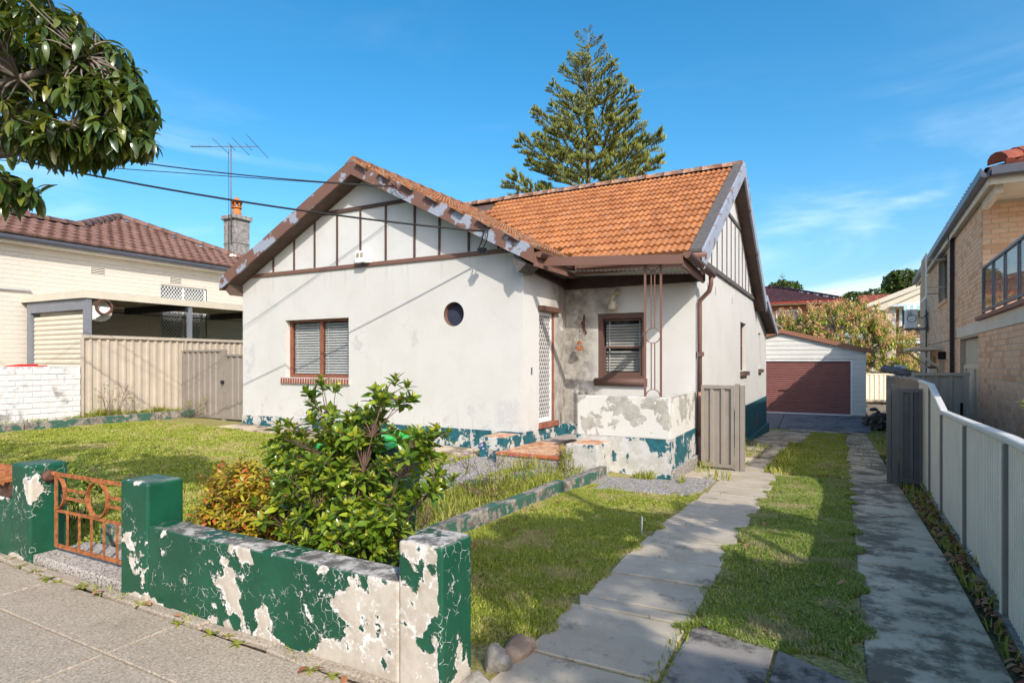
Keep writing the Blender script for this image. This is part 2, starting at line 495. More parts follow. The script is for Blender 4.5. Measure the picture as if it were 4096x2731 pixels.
def mat_tile(name, a, b, lich, lt=0.55, moss=None):
    m = Mt(name, 0.8)
    r = m.rnd()
    c = m.mix(r, a, b)
    c = m.mix(m.rng(m.noise(6, 6, 0.7), 0.4, 0.7, 0, 0.5), c, tuple(x * 0.55 for x in a))
    c = m.mix(m.mul(m.rng(m.noise(10, 9, 0.75), lt, lt + 0.10), 0.8), c, lich)
    if moss: c = m.mix(m.mul(m.rng(m.noise(3, 8, 0.7), 0.62, 0.72), 0.6), c, moss)
    m.col(c); m.bump(m.noise(60, 5), 0.25, 0.006); return m.m
def mat_brick(name, cols, rough=0.88, speck=None, paint=None):
    m = Mt(name, rough)
    r = m.rnd()
    if paint:
        c = m.mix(m.noise(2.2, 6), paint, tuple(x * 0.93 for x in paint))
        dirt, amt = cols
        c = m.mix(m.mul(m.rng(m.noise(2.5, 9, 0.7), 0.52, 0.68), amt), c, dirt)
    else:
        c = m.mix(m.rng(r, 0.0, 0.5), cols[0], cols[1]); c = m.mix(m.rng(r, 0.5, 1.0), c, cols[2])
        c = m.mix(m.rng(m.noise(22, 6, 0.7), 0.35, 0.7, 0, 0.55), c, tuple(x * 0.72 for x in cols[1]))
    if speck: c = m.mix(m.mul(m.rng(m.noise(90, 4, 0.7), 0.62, 0.68), 0.7), c, speck)
    m.col(c); m.bump(m.noise(50, 5), 0.3, 0.006); return m.m
def mat_concrete(name, a, b, dark=(0.05, 0.048, 0.045), dt=0.55, da=0.9, speck=0.0, aggr=None, streak=None):
    m = Mt(name, 0.92, 0.2)
    c = m.mix(m.rng(m.noise(1.6, 7, 0.65), 0.3, 0.7), a, b)
    c = m.mix(m.mul(m.rng(m.rnd(), 0, 1), 0.25), c, tuple(x * 0.8 for x in a))
    v = m.vmap(streak) if streak else None
    c = m.mix(m.mul(m.rng(m.noise(2.1, 10, 0.72, vec=v), dt, dt + 0.13), da), c, dark)
    c = m.mix(m.mul(m.rng(m.noise(9, 8, 0.8), 0.58, 0.66), da * 0.7), c, dark)
    c = m.mix(m.mul(m.rng(m.noise(38, 5, 0.8), 0.60, 0.66), m.rng(m.noise(1.3), 0.45, 0.6), da), c, dark)
    if speck:
        c = m.mix(m.mul(m.rng(m.noise(75, 3, 0.6), 0.45, 0.62), speck), c, tuple(x * 0.42 for x in a))
        c = m.mix(m.mul(m.rng(m.noise(60, 3, 0.6, vec=m.vmap((1, 1, 1), (0.3, 0.5, 0.2))), 0.56, 0.66), speck), c, tuple(min(1, x * 1.35) for x in b))
    if aggr:
        vd = m.vor(aggr, out='Color'); vx = m.xyz(vd)
        c = m.mix(m.rng(vx[0], 0.25, 0.35, 0.85, 0), c, (0.10, 0.09, 0.085)); c = m.mix(m.rng(vx[1], 0.7, 0.8, 0, 0.8), c, (0.55, 0.50, 0.45))
        m.bump(m.vor(aggr), 0.7, 0.008)
    else: m.bump(m.noise(45, 6, 0.7), 0.35, 0.006)
    m.col(c); return m.m
def mat_leaf(name, a, b, c2=None, rough=0.35, trans=0.25, spec=0.5):
    m = Mt(name, rough, spec)
    r = m.math('FRACT', m.add(m.attr('rnd'), m.N('ShaderNodeObjectInfo').outputs['Random']))
    c = m.mix(m.rng(r, 0, 0.7), a, b)
    if c2: c = m.mix(m.rng(r, 0.72, 0.95), c, c2)
    m.col(c)
    tr = m.N('ShaderNodeBsdfTranslucent'); m.L(m.mix(0.5, c, (0.35, 0.42, 0.03), 'MIX'), tr.inputs['Color'])
    mx = m.N('ShaderNodeMixShader'); mx.inputs[0].default_value = trans
    m.L(m.b.outputs[0], mx.inputs[1]); m.L(tr.outputs[0], mx.inputs[2])
    out = [n for n in m.nt.nodes if n.type == 'OUTPUT_MATERIAL'][0]; m.L(mx.outputs[0], out.inputs['Surface'])
    return m.m
def mat_glass(name, tint=(0.02, 0.025, 0.03), alpha=0.35, rough=0.02):
    m = Mt(name, rough, 0.6); m.col(tint)
    t = m.N('ShaderNodeBsdfTransparent'); mx = m.N('ShaderNodeMixShader'); mx.inputs[0].default_value = alpha
    m.L(t.outputs[0], mx.inputs[1]); m.L(m.b.outputs[0], mx.inputs[2])
    out = [n for n in m.nt.nodes if n.type == 'OUTPUT_MATERIAL'][0]; m.L(mx.outputs[0], out.inputs['Surface'])
    return m.m
def mat_ground():
    m = Mt('soil_and_turf', 0.95, 0.15); o = m.xyz()
    n = m.noise(5, 8, 0.7); n2 = m.noise(40, 6, 0.7)
    turf = m.mix(m.rng(n, 0.3, 0.7), (0.32, 0.275, 0.09), (0.48, 0.40, 0.19))
    turf = m.mix(m.rng(n2, 0.4, 0.65), turf, (0.15, 0.15, 0.035))
    soil = m.mix(m.rng(n2, 0.35, 0.7), (0.030, 0.022, 0.015), (0.095, 0.07, 0.045))
    s = m.rng(m.add(o[0], m.mul(m.noise(3, 4), 0.3)), 0.86, 1.0)
    s = m.mul(s, m.rng(o[1], 16.5, 16.0))
    bed = m.mul(m.box((-30, -15.0 + 0.4), (2.3, 10), None, 0.1), 0.7)
    bed2 = m.mul(m.box((-4.25, -3.42), (2.5, 9), None, 0.08), 0.55)
    s = m.mx(m.mx(s, bed), bed2)
    fr = m.rng(o[1], 2.75, 2.45)
    s = m.mx(s, fr)
    m.col(m.mix(s, turf, soil)); m.bump(m.add(n, n2), 0.6, 0.03); return m.m
def mat_grass(name, cols):
    m = Mt(name, 0.65, 0.25); r = m.attr('rnd'); o = m.noise(1.7, 9, 0.72)
    c = m.mix(m.rng(r, 0.0, 0.45), cols[0], cols[1]); c = m.mix(m.rng(r, 0.5, 1.0), c, cols[2])
    c = m.mix(m.mul(m.rng(o, 0.50, 0.62), 0.75), c, cols[3])
    m.col(c)
    tr = m.N('ShaderNodeBsdfTranslucent'); m.L(c, tr.inputs['Color'])
    mx = m.N('ShaderNodeMixShader'); mx.inputs[0].default_value = 0.3
    m.L(m.b.outputs[0], mx.inputs[1]); m.L(tr.outputs[0], mx.inputs[2])
    out = [n for n in m.nt.nodes if n.type == 'OUTPUT_MATERIAL'][0]; m.L(mx.outputs[0], out.inputs['Surface'])
    return m.m

MT.update(
    stucco=mat_stucco(), parapet=mat_parapet(), plinth=mat_plinth(), green=mat_greenwall(),
    trim=mat_trim(), barge=mat_trim('peeling_barge', 0.532), barge2=mat_trim('weathered_barge', 0.42, (0.16, 0.10, 0.085), (0.24, 0.17, 0.15)),
    soffit=plain('brown_soffit', (0.105, 0.068, 0.055)), gable=plain('gable_sheet', (0.60, 0.59, 0.565), 0.7, 0.04, 2, 0.15),
    batten=mat_trim('dark_batten', 0, (0.075, 0.045, 0.036), (0.12, 0.072, 0.056)), dark=plain('dark_inside', (0.012, 0.012, 0.014), 0.9),
    tile=mat_tile('terracotta_tile', (0.32, 0.115, 0.040), (0.46, 0.185, 0.065), (0.30, 0.25, 0.205), 0.545),
    tile_front=mat_tile('mossy_terracotta', (0.27, 0.095, 0.035), (0.38, 0.145, 0.05), (0.25, 0.20, 0.15), 0.47, (0.16, 0.11, 0.03)),
    tile_brown=mat_tile('brown_tile', (0.170, 0.092, 0.072), (0.24, 0.135, 0.105), (0.28, 0.22, 0.19), 0.60),
    tile_dark=mat_tile('plum_glazed_tile', (0.055, 0.022, 0.026), (0.085, 0.035, 0.040), (0.11, 0.07, 0.07), 0.6),
    tile_red=mat_tile('red_tile', (0.24, 0.06, 0.035), (0.31, 0.09, 0.055), (0.28, 0.15, 0.12), 0.6),
    ridge=mat_tile('ridge_mortar', (0.40, 0.17, 0.08), (0.47, 0.21, 0.10), (0.45, 0.42, 0.40), 0.48),
    lead=plain('weathered_timber', (0.105, 0.095, 0.09), 0.8, 0.3, 14),
    beige=plain('cream_render', (0.62, 0.565, 0.48), 0.8, 0.06, 2), cream=plain('cream_paint', (0.60, 0.54, 0.43), 0.55, 0.05, 3),
    slate=plain('slate_grey_paint', (0.19, 0.20, 0.225), 0.5, 0.08, 4), gutter=plain('blue_grey_gutter', (0.085, 0.09, 0.115), 0.4, 0.1, 4),
    colorb=plain('beige_steel', (0.47, 0.40, 0.32), 0.5, 0.07, 3), colorg=plain('taupe_steel', (0.26, 0.225, 0.19), 0.5, 0.07, 3),  # taupe also carries the dimmer light of the side gate and rear fence
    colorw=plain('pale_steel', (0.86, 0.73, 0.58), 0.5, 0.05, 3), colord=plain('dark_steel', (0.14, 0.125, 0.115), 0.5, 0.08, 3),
    cap=plain('cream_fence_cap', (0.74, 0.70, 0.63), 0.35, 0.04, 3, spec=0.5),
    roller=plain('maroon_roller', (0.24, 0.095, 0.080), 0.45, 0.08, 3, spec=0.45), rust=plain('rust', (0.30, 0.105, 0.035), 0.9, 0.45, 22, 0.5),
    rustdark=plain('dark_rust', (0.10, 0.05, 0.035), 0.9, 0.5, 16, 0.4), board=plain('weatherboard', (0.68, 0.655, 0.60), 0.6, 0.05, 2),
    garage_trim=plain('copper_trim', (0.30, 0.135, 0.085), 0.5, 0.06, 3),
    white=plain('white_paint', (0.80, 0.80, 0.79), 0.45, 0.04, 4), alu=plain('white_aluminium', (0.78, 0.78, 0.77), 0.35, 0.04, 4),
    wire=plain('black_cable', (0.010, 0.010, 0.011), 0.5), metal=plain('antenna_metal', (0.16, 0.15, 0.14), 0.5, 0.2, 8, metal=0.3),
    slat=plain('blind_slat', (0.70, 0.71, 0.68), 0.45, 0.05, 4), slatc=plain('cream_blind_slat', (0.62, 0.61, 0.55), 0.45, 0.05, 4),
    frame=plain('red_brown_frame', (0.235, 0.085, 0.048), 0.5, 0.15, 8), sash=mat_trim('brown_sash', 0.66, (0.105, 0.058, 0.046), (0.13, 0.074, 0.058)),
    glass=mat_glass('window_glass', alpha=0.16), glassr=mat_glass('balcony_glass', (0.03, 0.035, 0.04), 0.55),
    mesh=plain('security_mesh', (0.80, 0.80, 0.78), 0.4, 0.03), chim=plain('chimney_render', (0.25, 0.235, 0.22), 0.9, 0.4, 9, 0.5),
    pot=plain('terracotta_pot', (0.52, 0.17, 0.045), 0.8, 0.15, 8),
    pave=mat_concrete('footpath_concrete', (0.36, 0.295, 0.225), (0.44, 0.365, 0.285), (0.19, 0.155, 0.12), 0.58, 0.5, 0.6),
    strip=mat_concrete('strip_concrete', (0.46, 0.37, 0.265), (0.66, 0.535, 0.39), (0.12, 0.095, 0.07), 0.445, 0.85),
    stripl=mat_concrete('pale_strip_concrete', (0.42, 0.35, 0.265), (0.55, 0.465, 0.36), (0.08, 0.066, 0.052), 0.55, 0.7),
    apron=mat_concrete('dark_apron', (0.22, 0.195, 0.17), (0.34, 0.30, 0.26), (0.045, 0.04, 0.037), 0.47, 0.9),
    ramp=mat_concrete('ramp_concrete', (0.15, 0.15, 0.155), (0.22, 0.215, 0.215), (0.07, 0.07, 0.075), 0.5, 0.7),
    pathc=mat_concrete('exposed_path', (0.27, 0.25, 0.23), (0.34, 0.31, 0.285), (0.09, 0.085, 0.08), 0.6, 0.5, 0.0, 70),
    aggr=mat_concrete('pebble_concrete', (0.38, 0.33, 0.29), (0.44, 0.39, 0.34), (0.1, 0.09, 0.08), 0.7, 0.4, 0.0, 95),
    kerb=None, ground=mat_ground(),
    brick_r=mat_brick('tan_brick', ((0.74, 0.46, 0.28), (0.80, 0.55, 0.37), (0.62, 0.34, 0.19)), speck=(0.24, 0.12, 0.06)), mortar_r=plain('tan_mortar', (0.52, 0.45, 0.36), 0.95, 0.1, 20, 0.3),
    brick_w=mat_brick('white_brick', ((0.20, 0.165, 0.14), 0.8), paint=(0.66, 0.65, 0.635)), mortar_w=plain('white_mortar', (0.54, 0.525, 0.51), 0.95, 0.3, 12, 0.3),
    brick_c=mat_brick('cream_brick', ((0.5, 0.42, 0.32), 0.2), paint=(0.62, 0.565, 0.485)), mortar_c=plain('cream_mortar', (0.59, 0.54, 0.46), 0.9, 0.06, 12),
    brick_red=mat_brick('red_brick', ((0.22, 0.06, 0.04), (0.27, 0.085, 0.055), (0.16, 0.045, 0.035))), mortar_d=plain('dark_mortar', (0.2, 0.16, 0.14), 0.95),
    brick_sill=mat_brick('sill_brick', ((0.24, 0.075, 0.05), (0.28, 0.095, 0.062), (0.2, 0.062, 0.045))), mortar_p=plain('pale_mortar', (0.62, 0.58, 0.54), 0.95),
    brick_b=mat_brick('brown_brick', ((0.30, 0.15, 0.09), (0.38, 0.2, 0.12), (0.22, 0.10, 0.065))),
    bark=plain('grey_bark', (0.17, 0.14, 0.115), 0.9, 0.35, 14, 0.6), stem=plain('brown_stem', (0.125, 0.075, 0.055), 0.85, 0.3, 20),
    binb=plain('bin_green', (0.012, 0.035, 0.022), 0.45, 0.1, 5), lidg=plain('lime_lid', (0.07, 0.50, 0.11), 0.4, 0.06, 5), lidr=plain('red_lid', (0.55, 0.03, 0.02), 0.4, 0.06, 5),
    stone=plain('sandstone', (0.34, 0.24, 0.165), 0.92, 0.35, 7, 0.7), stoneg=plain('grey_stone', (0.26, 0.235, 0.20), 0.92, 0.4, 9, 0.7),
    root=plain('dead_root', (0.10, 0.09, 0.082), 0.95, 0.4, 12, 0.6), paper=plain('paper', (0.78, 0.78, 0.80), 0.7), deadleaf=mat_leaf('dead_leaf', (0.30, 0.13, 0.06), (0.38, 0.2, 0.10), (0.22, 0.06, 0.03), 0.7, 0.1),
    mosa=mat_brick('porch_mosaic', ((0.46, 0.16, 0.06), (0.66, 0.45, 0.29), (0.30, 0.085, 0.04)), 0.5), lamp=plain('beige_lamp_glass', (0.50, 0.44, 0.32), 0.3, 0.3, 25),
    eave=plain('pale_corrugated', (0.42, 0.42, 0.40), 0.5, 0.15, 5), lino=plain('grey_cardboard', (0.13, 0.135, 0.15), 0.8), asph=plain('asphalt', (0.05, 0.05, 0.052), 0.9, 0.2, 30, 0.4),
    pole=plain('grey_hardwood', (0.20, 0.165, 0.13), 0.9, 0.3, 18, 0.4),
    leaf_g=mat_leaf('gardenia_leaf', (0.065, 0.13, 0.012), (0.15, 0.23, 0.02), (0.32, 0.38, 0.03), 0.22, 0.22),
    leaf_y=mat_leaf('young_leaf', (0.26, 0.30, 0.02), (0.36, 0.38, 0.03), (0.42, 0.36, 0.03), 0.35, 0.35),
    leaf_n=mat_leaf('nandina_leaf', (0.32, 0.28, 0.02), (0.48, 0.38, 0.03), (0.50, 0.11, 0.03), 0.4, 0.3),
    leaf_t=mat_leaf('street_tree_leaf', (0.030, 0.060, 0.014), (0.070, 0.110, 0.022), (0.17, 0.18, 0.03), 0.22, 0.18, 0.6),
    leaf_p=mat_leaf('pine_needle', (0.11, 0.145, 0.025), (0.22, 0.235, 0.036), (0.38, 0.34, 0.055), 0.6, 0.12),
    leaf_m=mat_leaf('mango_leaf', (0.11, 0.17, 0.016), (0.26, 0.31, 0.025), (0.42, 0.41, 0.04), 0.35, 0.25), blossom=mat_leaf('mango_blossom', (0.74, 0.40, 0.18), (0.82, 0.50, 0.26), (0.66, 0.31, 0.14), 0.8, 0.2),
    leaf_d=mat_leaf('dark_tree_leaf', (0.035, 0.07, 0.014), (0.07, 0.11, 0.02), (0.11, 0.15, 0.03), 0.5, 0.15), leaf_w=mat_leaf('weed_leaf', (0.16, 0.21, 0.02), (0.32, 0.33, 0.04), (0.46, 0.40, 0.08), 0.5, 0.3),
    leaf_h=mat_leaf('golden_hedge_leaf', (0.40, 0.36, 0.02), (0.52, 0.44, 0.03), (0.30, 0.32, 0.02), 0.5, 0.3), flower=mat_leaf('purple_flower', (0.42, 0.25, 0.55), (0.55, 0.38, 0.66), None, 0.6, 0.2),
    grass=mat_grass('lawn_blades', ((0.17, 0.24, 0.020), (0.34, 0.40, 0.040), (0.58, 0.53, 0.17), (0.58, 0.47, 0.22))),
    grass2=mat_grass('shaded_lawn_blades', ((0.12, 0.21, 0.025), (0.25, 0.34, 0.04), (0.50, 0.46, 0.19), (0.50, 0.41, 0.22))),  # lawn colours darkened for the middle strip, shade put into the blades
)
def mat_kerb():
    m = Mt('green_flaking_kerb', 0.85)
    pk = m.noise(3.5, 9, 0.66); nn = m.nrm()
    pe = m.rng(m.add(pk, m.mul(m.rng(nn[2], 0.5, 0.9), 0.07)), 0.49, 0.51)
    c = m.mix(pe, m.mix(m.noise(9), (0.03, 0.085, 0.06), (0.06, 0.14, 0.10)), m.mix(m.rng(m.noise(12, 8, 0.75), 0.4, 0.62), (0.12, 0.105, 0.09), (0.33, 0.29, 0.24)))
    m.col(c); m.bump(m.noise(30, 5), 0.4, 0.008); return m.m
MT['kerb'] = mat_kerb()
# ------------------------------------------------------------------ builders for walls of bricks, tiled roofs, sheet fences
LIM = 300
def place_pieces(name, parent, base, mats4, mat, limit=LIM, attrs=None, stuffname=None, attrname='rnd'):
    """base = (verts, faces) of a piece; mats4 = list of 4x4 Matrices. Nearest in-frame `limit` become objects sharing one mesh, the rest one part."""
    if not mats4: return
    seen, rest = rank_seen([m.translation for m in mats4])
    solo = seen[:limit]; rest = seen[limit:] + rest
    me = bpy.data.meshes.new(name); me.from_pydata(base[0], [], base[1]); me.materials.append(mat); me.update()
    for i in solo:
        M = mats4[i]; loc, q, sc = M.decompose()
        o = link(name, me, parent, loc, q.to_euler(), sc)
    if rest:
        A = np.array([[list(mats4[i][r]) for r in range(3)] for i in rest], np.float32)
        rj = np.random.RandomState(3).rand(len(rest))
        c = A[:, :, 3].mean(0); A[:, :, 3] -= c
        m2 = np_mesh(stuffname or name, base[0], base[1], A, mat, {attrname: rj}, True)
        o = link(stuffname or name + '_field', m2, parent, c); o['kind'] = 'stuff'

def brick_base(l, d, h, ch=0.004):
    """unit-ish brick: front face chamfered, x along wall 0..l, y into the wall (front at y=0), z 0..h"""
    v = [(0, ch, 0), (l, ch, 0), (l, ch, h), (0, ch, h), (ch, 0, ch), (l - ch, 0, ch), (l - ch, 0, h - ch), (ch, 0, h - ch),
         (0, d, 0), (l, d, 0), (l, d, h), (0, d, h)]
    f = [[4, 5, 6, 7], [0, 1, 5, 4], [1, 2, 6, 5], [2, 3, 7, 6], [3, 0, 4, 7], [1, 0, 8, 9], [2, 1, 9, 10], [3, 2, 10, 11], [0, 3, 11, 8]]
    return v, f
def brick_wall(parent, O, u, length, height, mat, mortar, holes=(), bl=0.23, bh=0.076, j=0.01, limit=LIM, proud=0.004, back=0.1, wallname='wall', thick=0.2, seed=1, jit=0.0, poly=None):
    """brick skin on a core. O = bottom-left corner of the face, u = unit vector along it; outward = u x up. holes = (u0,z0,u1,z1)"""
    O = Vector(O); u = Vector(u).normalized(); up = Vector((0, 0, 1)); n = u.cross(up).normalized()
    # core behind the skin, with the holes left open
    us = sorted({0, length, *[h[0] for h in holes], *[h[2] for h in holes]}); zs = sorted({0, height, *[h[1] for h in holes], *[h[3] for h in holes]})
    b = MB()
    for a0, a1 in zip(us[:-1], us[1:]):
        for z0, z1 in zip(zs[:-1], zs[1:]):
            cu, cz = (a0 + a1) / 2, (z0 + z1) / 2
            if any(h[0] <= cu <= h[2] and h[1] <= cz <= h[3] for h in holes): continue
            b.obox(O + u * a0 + up * z0 - n * 0.004, u * (a1 - a0), -n * thick, up * (z1 - z0))
    b.build(wallname, mortar, parent)
    rnd = random.Random(seed); M = []; base = brick_base(bl, back * 0.5, bh)
    rows = int(height / (bh + j))
    basis = Matrix((u, -n, up)).transposed()
    for r in range(rows):
        z = r * (bh + j) + j * 0.5
        x = -((bl + j) / 2 if r % 2 else 0)
        while x < length:
            a0, a1 = max(0, x), min(length, x + bl)
            segs = [(a0, a1)]
            for h in holes:
                if z + bh > h[1] + 0.01 and z < h[3] - 0.01:
                    ns = []
                    for s0, s1 in segs:
                        if s1 <= h[0] or s0 >= h[2]: ns.append((s0, s1)); continue
                        if s0 < h[0]: ns.append((s0, h[0]))
                        if s1 > h[2]: ns.append((h[2], s1))
                    segs = ns
            for s0, s1 in segs:
                if s1 - s0 < 0.03: continue
                k = (s1 - s0) / bl
                pr = proud + rnd.uniform(-0.5, 1) * jit
                m4 = basis.to_4x4() @ Matrix.Diagonal((k, 1, 1, 1)); m4.translation = O + u * s0 + up * z + n * pr
                M.append(m4)
            x += bl + j
    place_pieces('brick', parent, base, M, mat, limit)

def tile_base(w, l, kind='marseille'):
    """one interlocking tile: x across 0..w, y up the slope 0..l, lower edge lifted, z out of the slope"""
    if kind == 'marseille':
        prof = [(0, .022), (.10, .036), (.22, .030), (.30, .008), (.46, .006), (.54, .030), (.64, .036), (.76, .028), (.84, .006), (1.0, .006)]
    else:
        prof = [(0, .034), (.12, .048), (.26, .048), (.40, .030), (.52, .008), (.72, .002), (.88, .010), (1.0, .026)]
    v = []; f = []; n = len(prof); lift = 0.040
    for y, dz in ((0, lift), (l * 1.06, 0.004)):
        for x, z in prof: v.append((x * w, y, z + dz))
    for x, z in prof: v.append((x * w, 0.004, z * 0.25 - 0.004))
    for i in range(n - 1):
        f.append([i, i + 1, n + i + 1, n + i]); f.append([2 * n + i, 2 * n + i + 1, i + 1, i])
    f.append([0, n, 2 * n]); f.append([n - 1, 2 * n + n - 1, 2 * n - 1])
    return v, f
def tile_roof(parent, O, u, v, W, H, mat, inside, tw=0.21, tl=0.33, limit=LIM, kind='marseille', name='tile', seed=2):
    """tiles over the slope plane through O (eave corner) with unit u along the eave and unit v up the slope; inside(a, b) keeps a tile"""
    O = Vector(O); u = Vector(u).normalized(); v = Vector(v).normalized(); n = u.cross(v).normalized()
    rnd = random.Random(seed); M = []; base = tile_base(tw, tl, kind)
    for r in range(int(H / tl) + 1):
        off = (tw / 2 if r % 2 else 0)
        for c in range(-1, int(W / tw) + 2):
            a, b = c * tw + off, r * tl
            if not inside(a + tw / 2, b + tl * 0.4): continue
            B = Matrix((u, v, n)).transposed().to_4x4() @ Matrix.Rotation(rnd.uniform(-0.012, 0.012), 4, 'Z')
            B.translation = O + u * a + v * b + n * rnd.uniform(0, 0.006)
            M.append(B)
    place_pieces(name, parent, base, M, mat, limit)
def ridge_caps(parent, p, q, mat, r=0.11, step=0.38, name='ridge_cap', roll=1.0):
    p, q = Vector(p), Vector(q); d = q - p; L = d.length; d.normalize(); k = max(1, int(L / step))
    side = d.cross(Vector((0, 0, 1))).normalized(); up = side.cross(d)
    b = MB(); n = 7
    for e, (y, rr) in enumerate(((0, r * 1.12), (L / k * 1.05, r))):
        for i in range(n):
            th = math.pi * i / (n - 1); b.v.append((math.cos(th) * rr, y, math.sin(th) * rr * roll))
    for i in range(n - 1): b.f.append([i, i + 1, n + i + 1, n + i]); b.m.append(0); b.sm.append(True)
    b.f.append(list(range(n))); b.m.append(0); b.sm.append(False)
    me = b.mesh(name, mat)
    for i in range(k):
        m = Matrix((side, d, up)).transposed()
        o = link(name, me, parent, p + d * (L / k * i), m.to_euler())
def rib_profile(kind):
    # (position along 0..1 of a pitch, out 0..1)
    return {'pan': [(0, 0), (.58, 0), (.66, 1), (.92, 1), (1.0, 0)], 'fine': [(0, 0), (.3, 0), (.42, 1), (.85, 1), (1.0, 0)],
            'round': [(i / 6, 0.5 - 0.5 * math.cos(2 * math.pi * i / 6)) for i in range(7)]}[kind]
def rib_sheet(name, parent, p, q, z0a, z0b, z1a, z1b, n, mat, pitch=0.19, depth=0.03, kind='pan', th=0.0):
    """upright ribbed steel sheet from p to q (xy), bottoms z0a/z0b and tops z1a/z1b, ribs standing out along n"""
    p, q, n = Vector((p[0], p[1], 0)), Vector((q[0], q[1], 0)), Vector(n).normalized()
    L = (q - p).length; pr = rib_profile(kind); b = MB(); cols = []; k = 0
    while k * pitch < L:
        for a, o in pr[:-1]:
            s = (k + a) * pitch
            if s < L: cols.append((s, o * depth))
        k += 1
    cols.append((L, 0))
    for s, o in cols:
        t = s / L; w = p.lerp(q, t) + n * o
        b.v.append((w.x, w.y, z0a + (z0b - z0a) * t)); b.v.append((w.x, w.y, z1a + (z1b - z1a) * t))
    for i in range(len(cols) - 1):
        b.f.append([2 * i, 2 * i + 2, 2 * i + 3, 2 * i + 1]); b.m.append(0); b.sm.append(False)
    return b.build(name, mat, parent)
def roller_door(parent, O, u, w, h, mat, slat=0.085, name='slat', depth=0.016):
    """slats one by one, each a shallow S in section; outward = u x up"""
    O = Vector(O); u = Vector(u).normalized(); n = u.cross(Vector((0, 0, 1))).normalized()
    prof = [(0, 0.0), (0.10, 0.55), (0.30, 1.0), (0.62, 1.0), (0.82, 0.55), (0.92, 0.0), (1.0, 0.0)]
    b = MB()
    for z, o in prof:
        for s in (0, w):
            pt = u * s + n * (o * depth) + Vector((0, 0, z * slat)); b.v.append(tuple(pt))
    for i in range(len(prof) - 1):
        b.f.append([2 * i, 2 * i + 1, 2 * i + 3, 2 * i + 2]); b.m.append(0); b.sm.append(i not in (4, 5))
    me = b.mesh(name, mat)
    for k in range(int(h / slat)): link(name, me, parent, O + Vector((0, 0, k * slat)))
def diamond_mesh(name, parent, O, u, w, h, mat, px=0.075, pz=0.115, t=0.011, d=0.006):
    """expanded-metal grille: crossing bars clipped to the rectangle (real bars, one part)"""
    O = Vector(O); u = Vector(u).normalized(); up = Vector((0, 0, 1)); n = u.cross(up).normalized(); b = MB()
    sl = pz / px
    for sgn, off in ((1, 0.0), (-1, d * 0.7)):
        k = -int(h / pz) - 2
        while k * px < w + h / sl + px:
            # line x = x0 + sgn*z/sl
            x0 = k * px if sgn > 0 else k * px
            pts = []
            za, zb = 0.0, h
            xa = x0; xb = x0 + sgn * h / sl
            # clip to 0..w
            def at(z): return x0 + sgn * z / sl
            lo, hi = 0.0, h
            if sgn > 0:
                lo = max(lo, (0 - x0) * sl); hi = min(hi, (w - x0) * sl)
            else:
                lo = max(lo, (x0 - w) * sl); hi = min(hi, (x0 - 0) * sl)
            if hi - lo > 0.01:
                p = O + u * at(lo) + up * lo + n * off; q = O + u * at(hi) + up * hi + n * off
                b.bar(p, q, t, d, up=n)
            k += 1
    o = b.build(name, mat, parent)
    return o
def blinds(parent, O, u, w, h, mat, pitch=0.05, tilt=0.75, name='blind_slat'):
    O = Vector(O); u = Vector(u).normalized(); n = u.cross(Vector((0, 0, 1))).normalized(); b = MB()
    for e in range(3):
        a = (e - 1) * 0.5; bow = (1 - (2 * a) ** 2) * 0.006
        off = n * (a * pitch * 1.0 * math.cos(tilt)) + Vector((0, 0, -a * pitch * 1.0 * math.sin(tilt))) + n * bow
        for s in (0, w): b.v.append(tuple(u * s + off))
    for i in range(2): b.f.append([2 * i, 2 * i + 1, 2 * i + 3, 2 * i + 2]); b.m.append(0); b.sm.append(True)
    me = b.mesh(name, mat)
    k = int(h / pitch)
    for i in range(k): link(name, me, parent, O + Vector((0, 0, (i + 0.5) * pitch)))
def wall_with_holes(b, axis, c, t, a0, a1, z0, z1, holes=()):
    """wall slab in plane axis=c (outer face), thickness t inward (signed), between a0..a1 and z0..z1, rectangular holes"""
    us = sorted({a0, a1, *[h[0] for h in holes], *[h[2] for h in holes]}); zs = sorted({z0, z1, *[h[1] for h in holes], *[h[3] for h in holes]})
    us = [x for x in us if a0 <= x <= a1]; zs = [z for z in zs if z0 <= z <= z1]
    for p, q in zip(us[:-1], us[1:]):
        for r, s in zip(zs[:-1], zs[1:]):
            if any(h[0] <= (p + q) / 2 <= h[2] and h[1] <= (r + s) / 2 <= h[3] for h in holes): continue
            if axis == 'y': b.box((p, c, r), (q, c + t, s))
            else: b.box((c, p, r), (c + t, q, s))
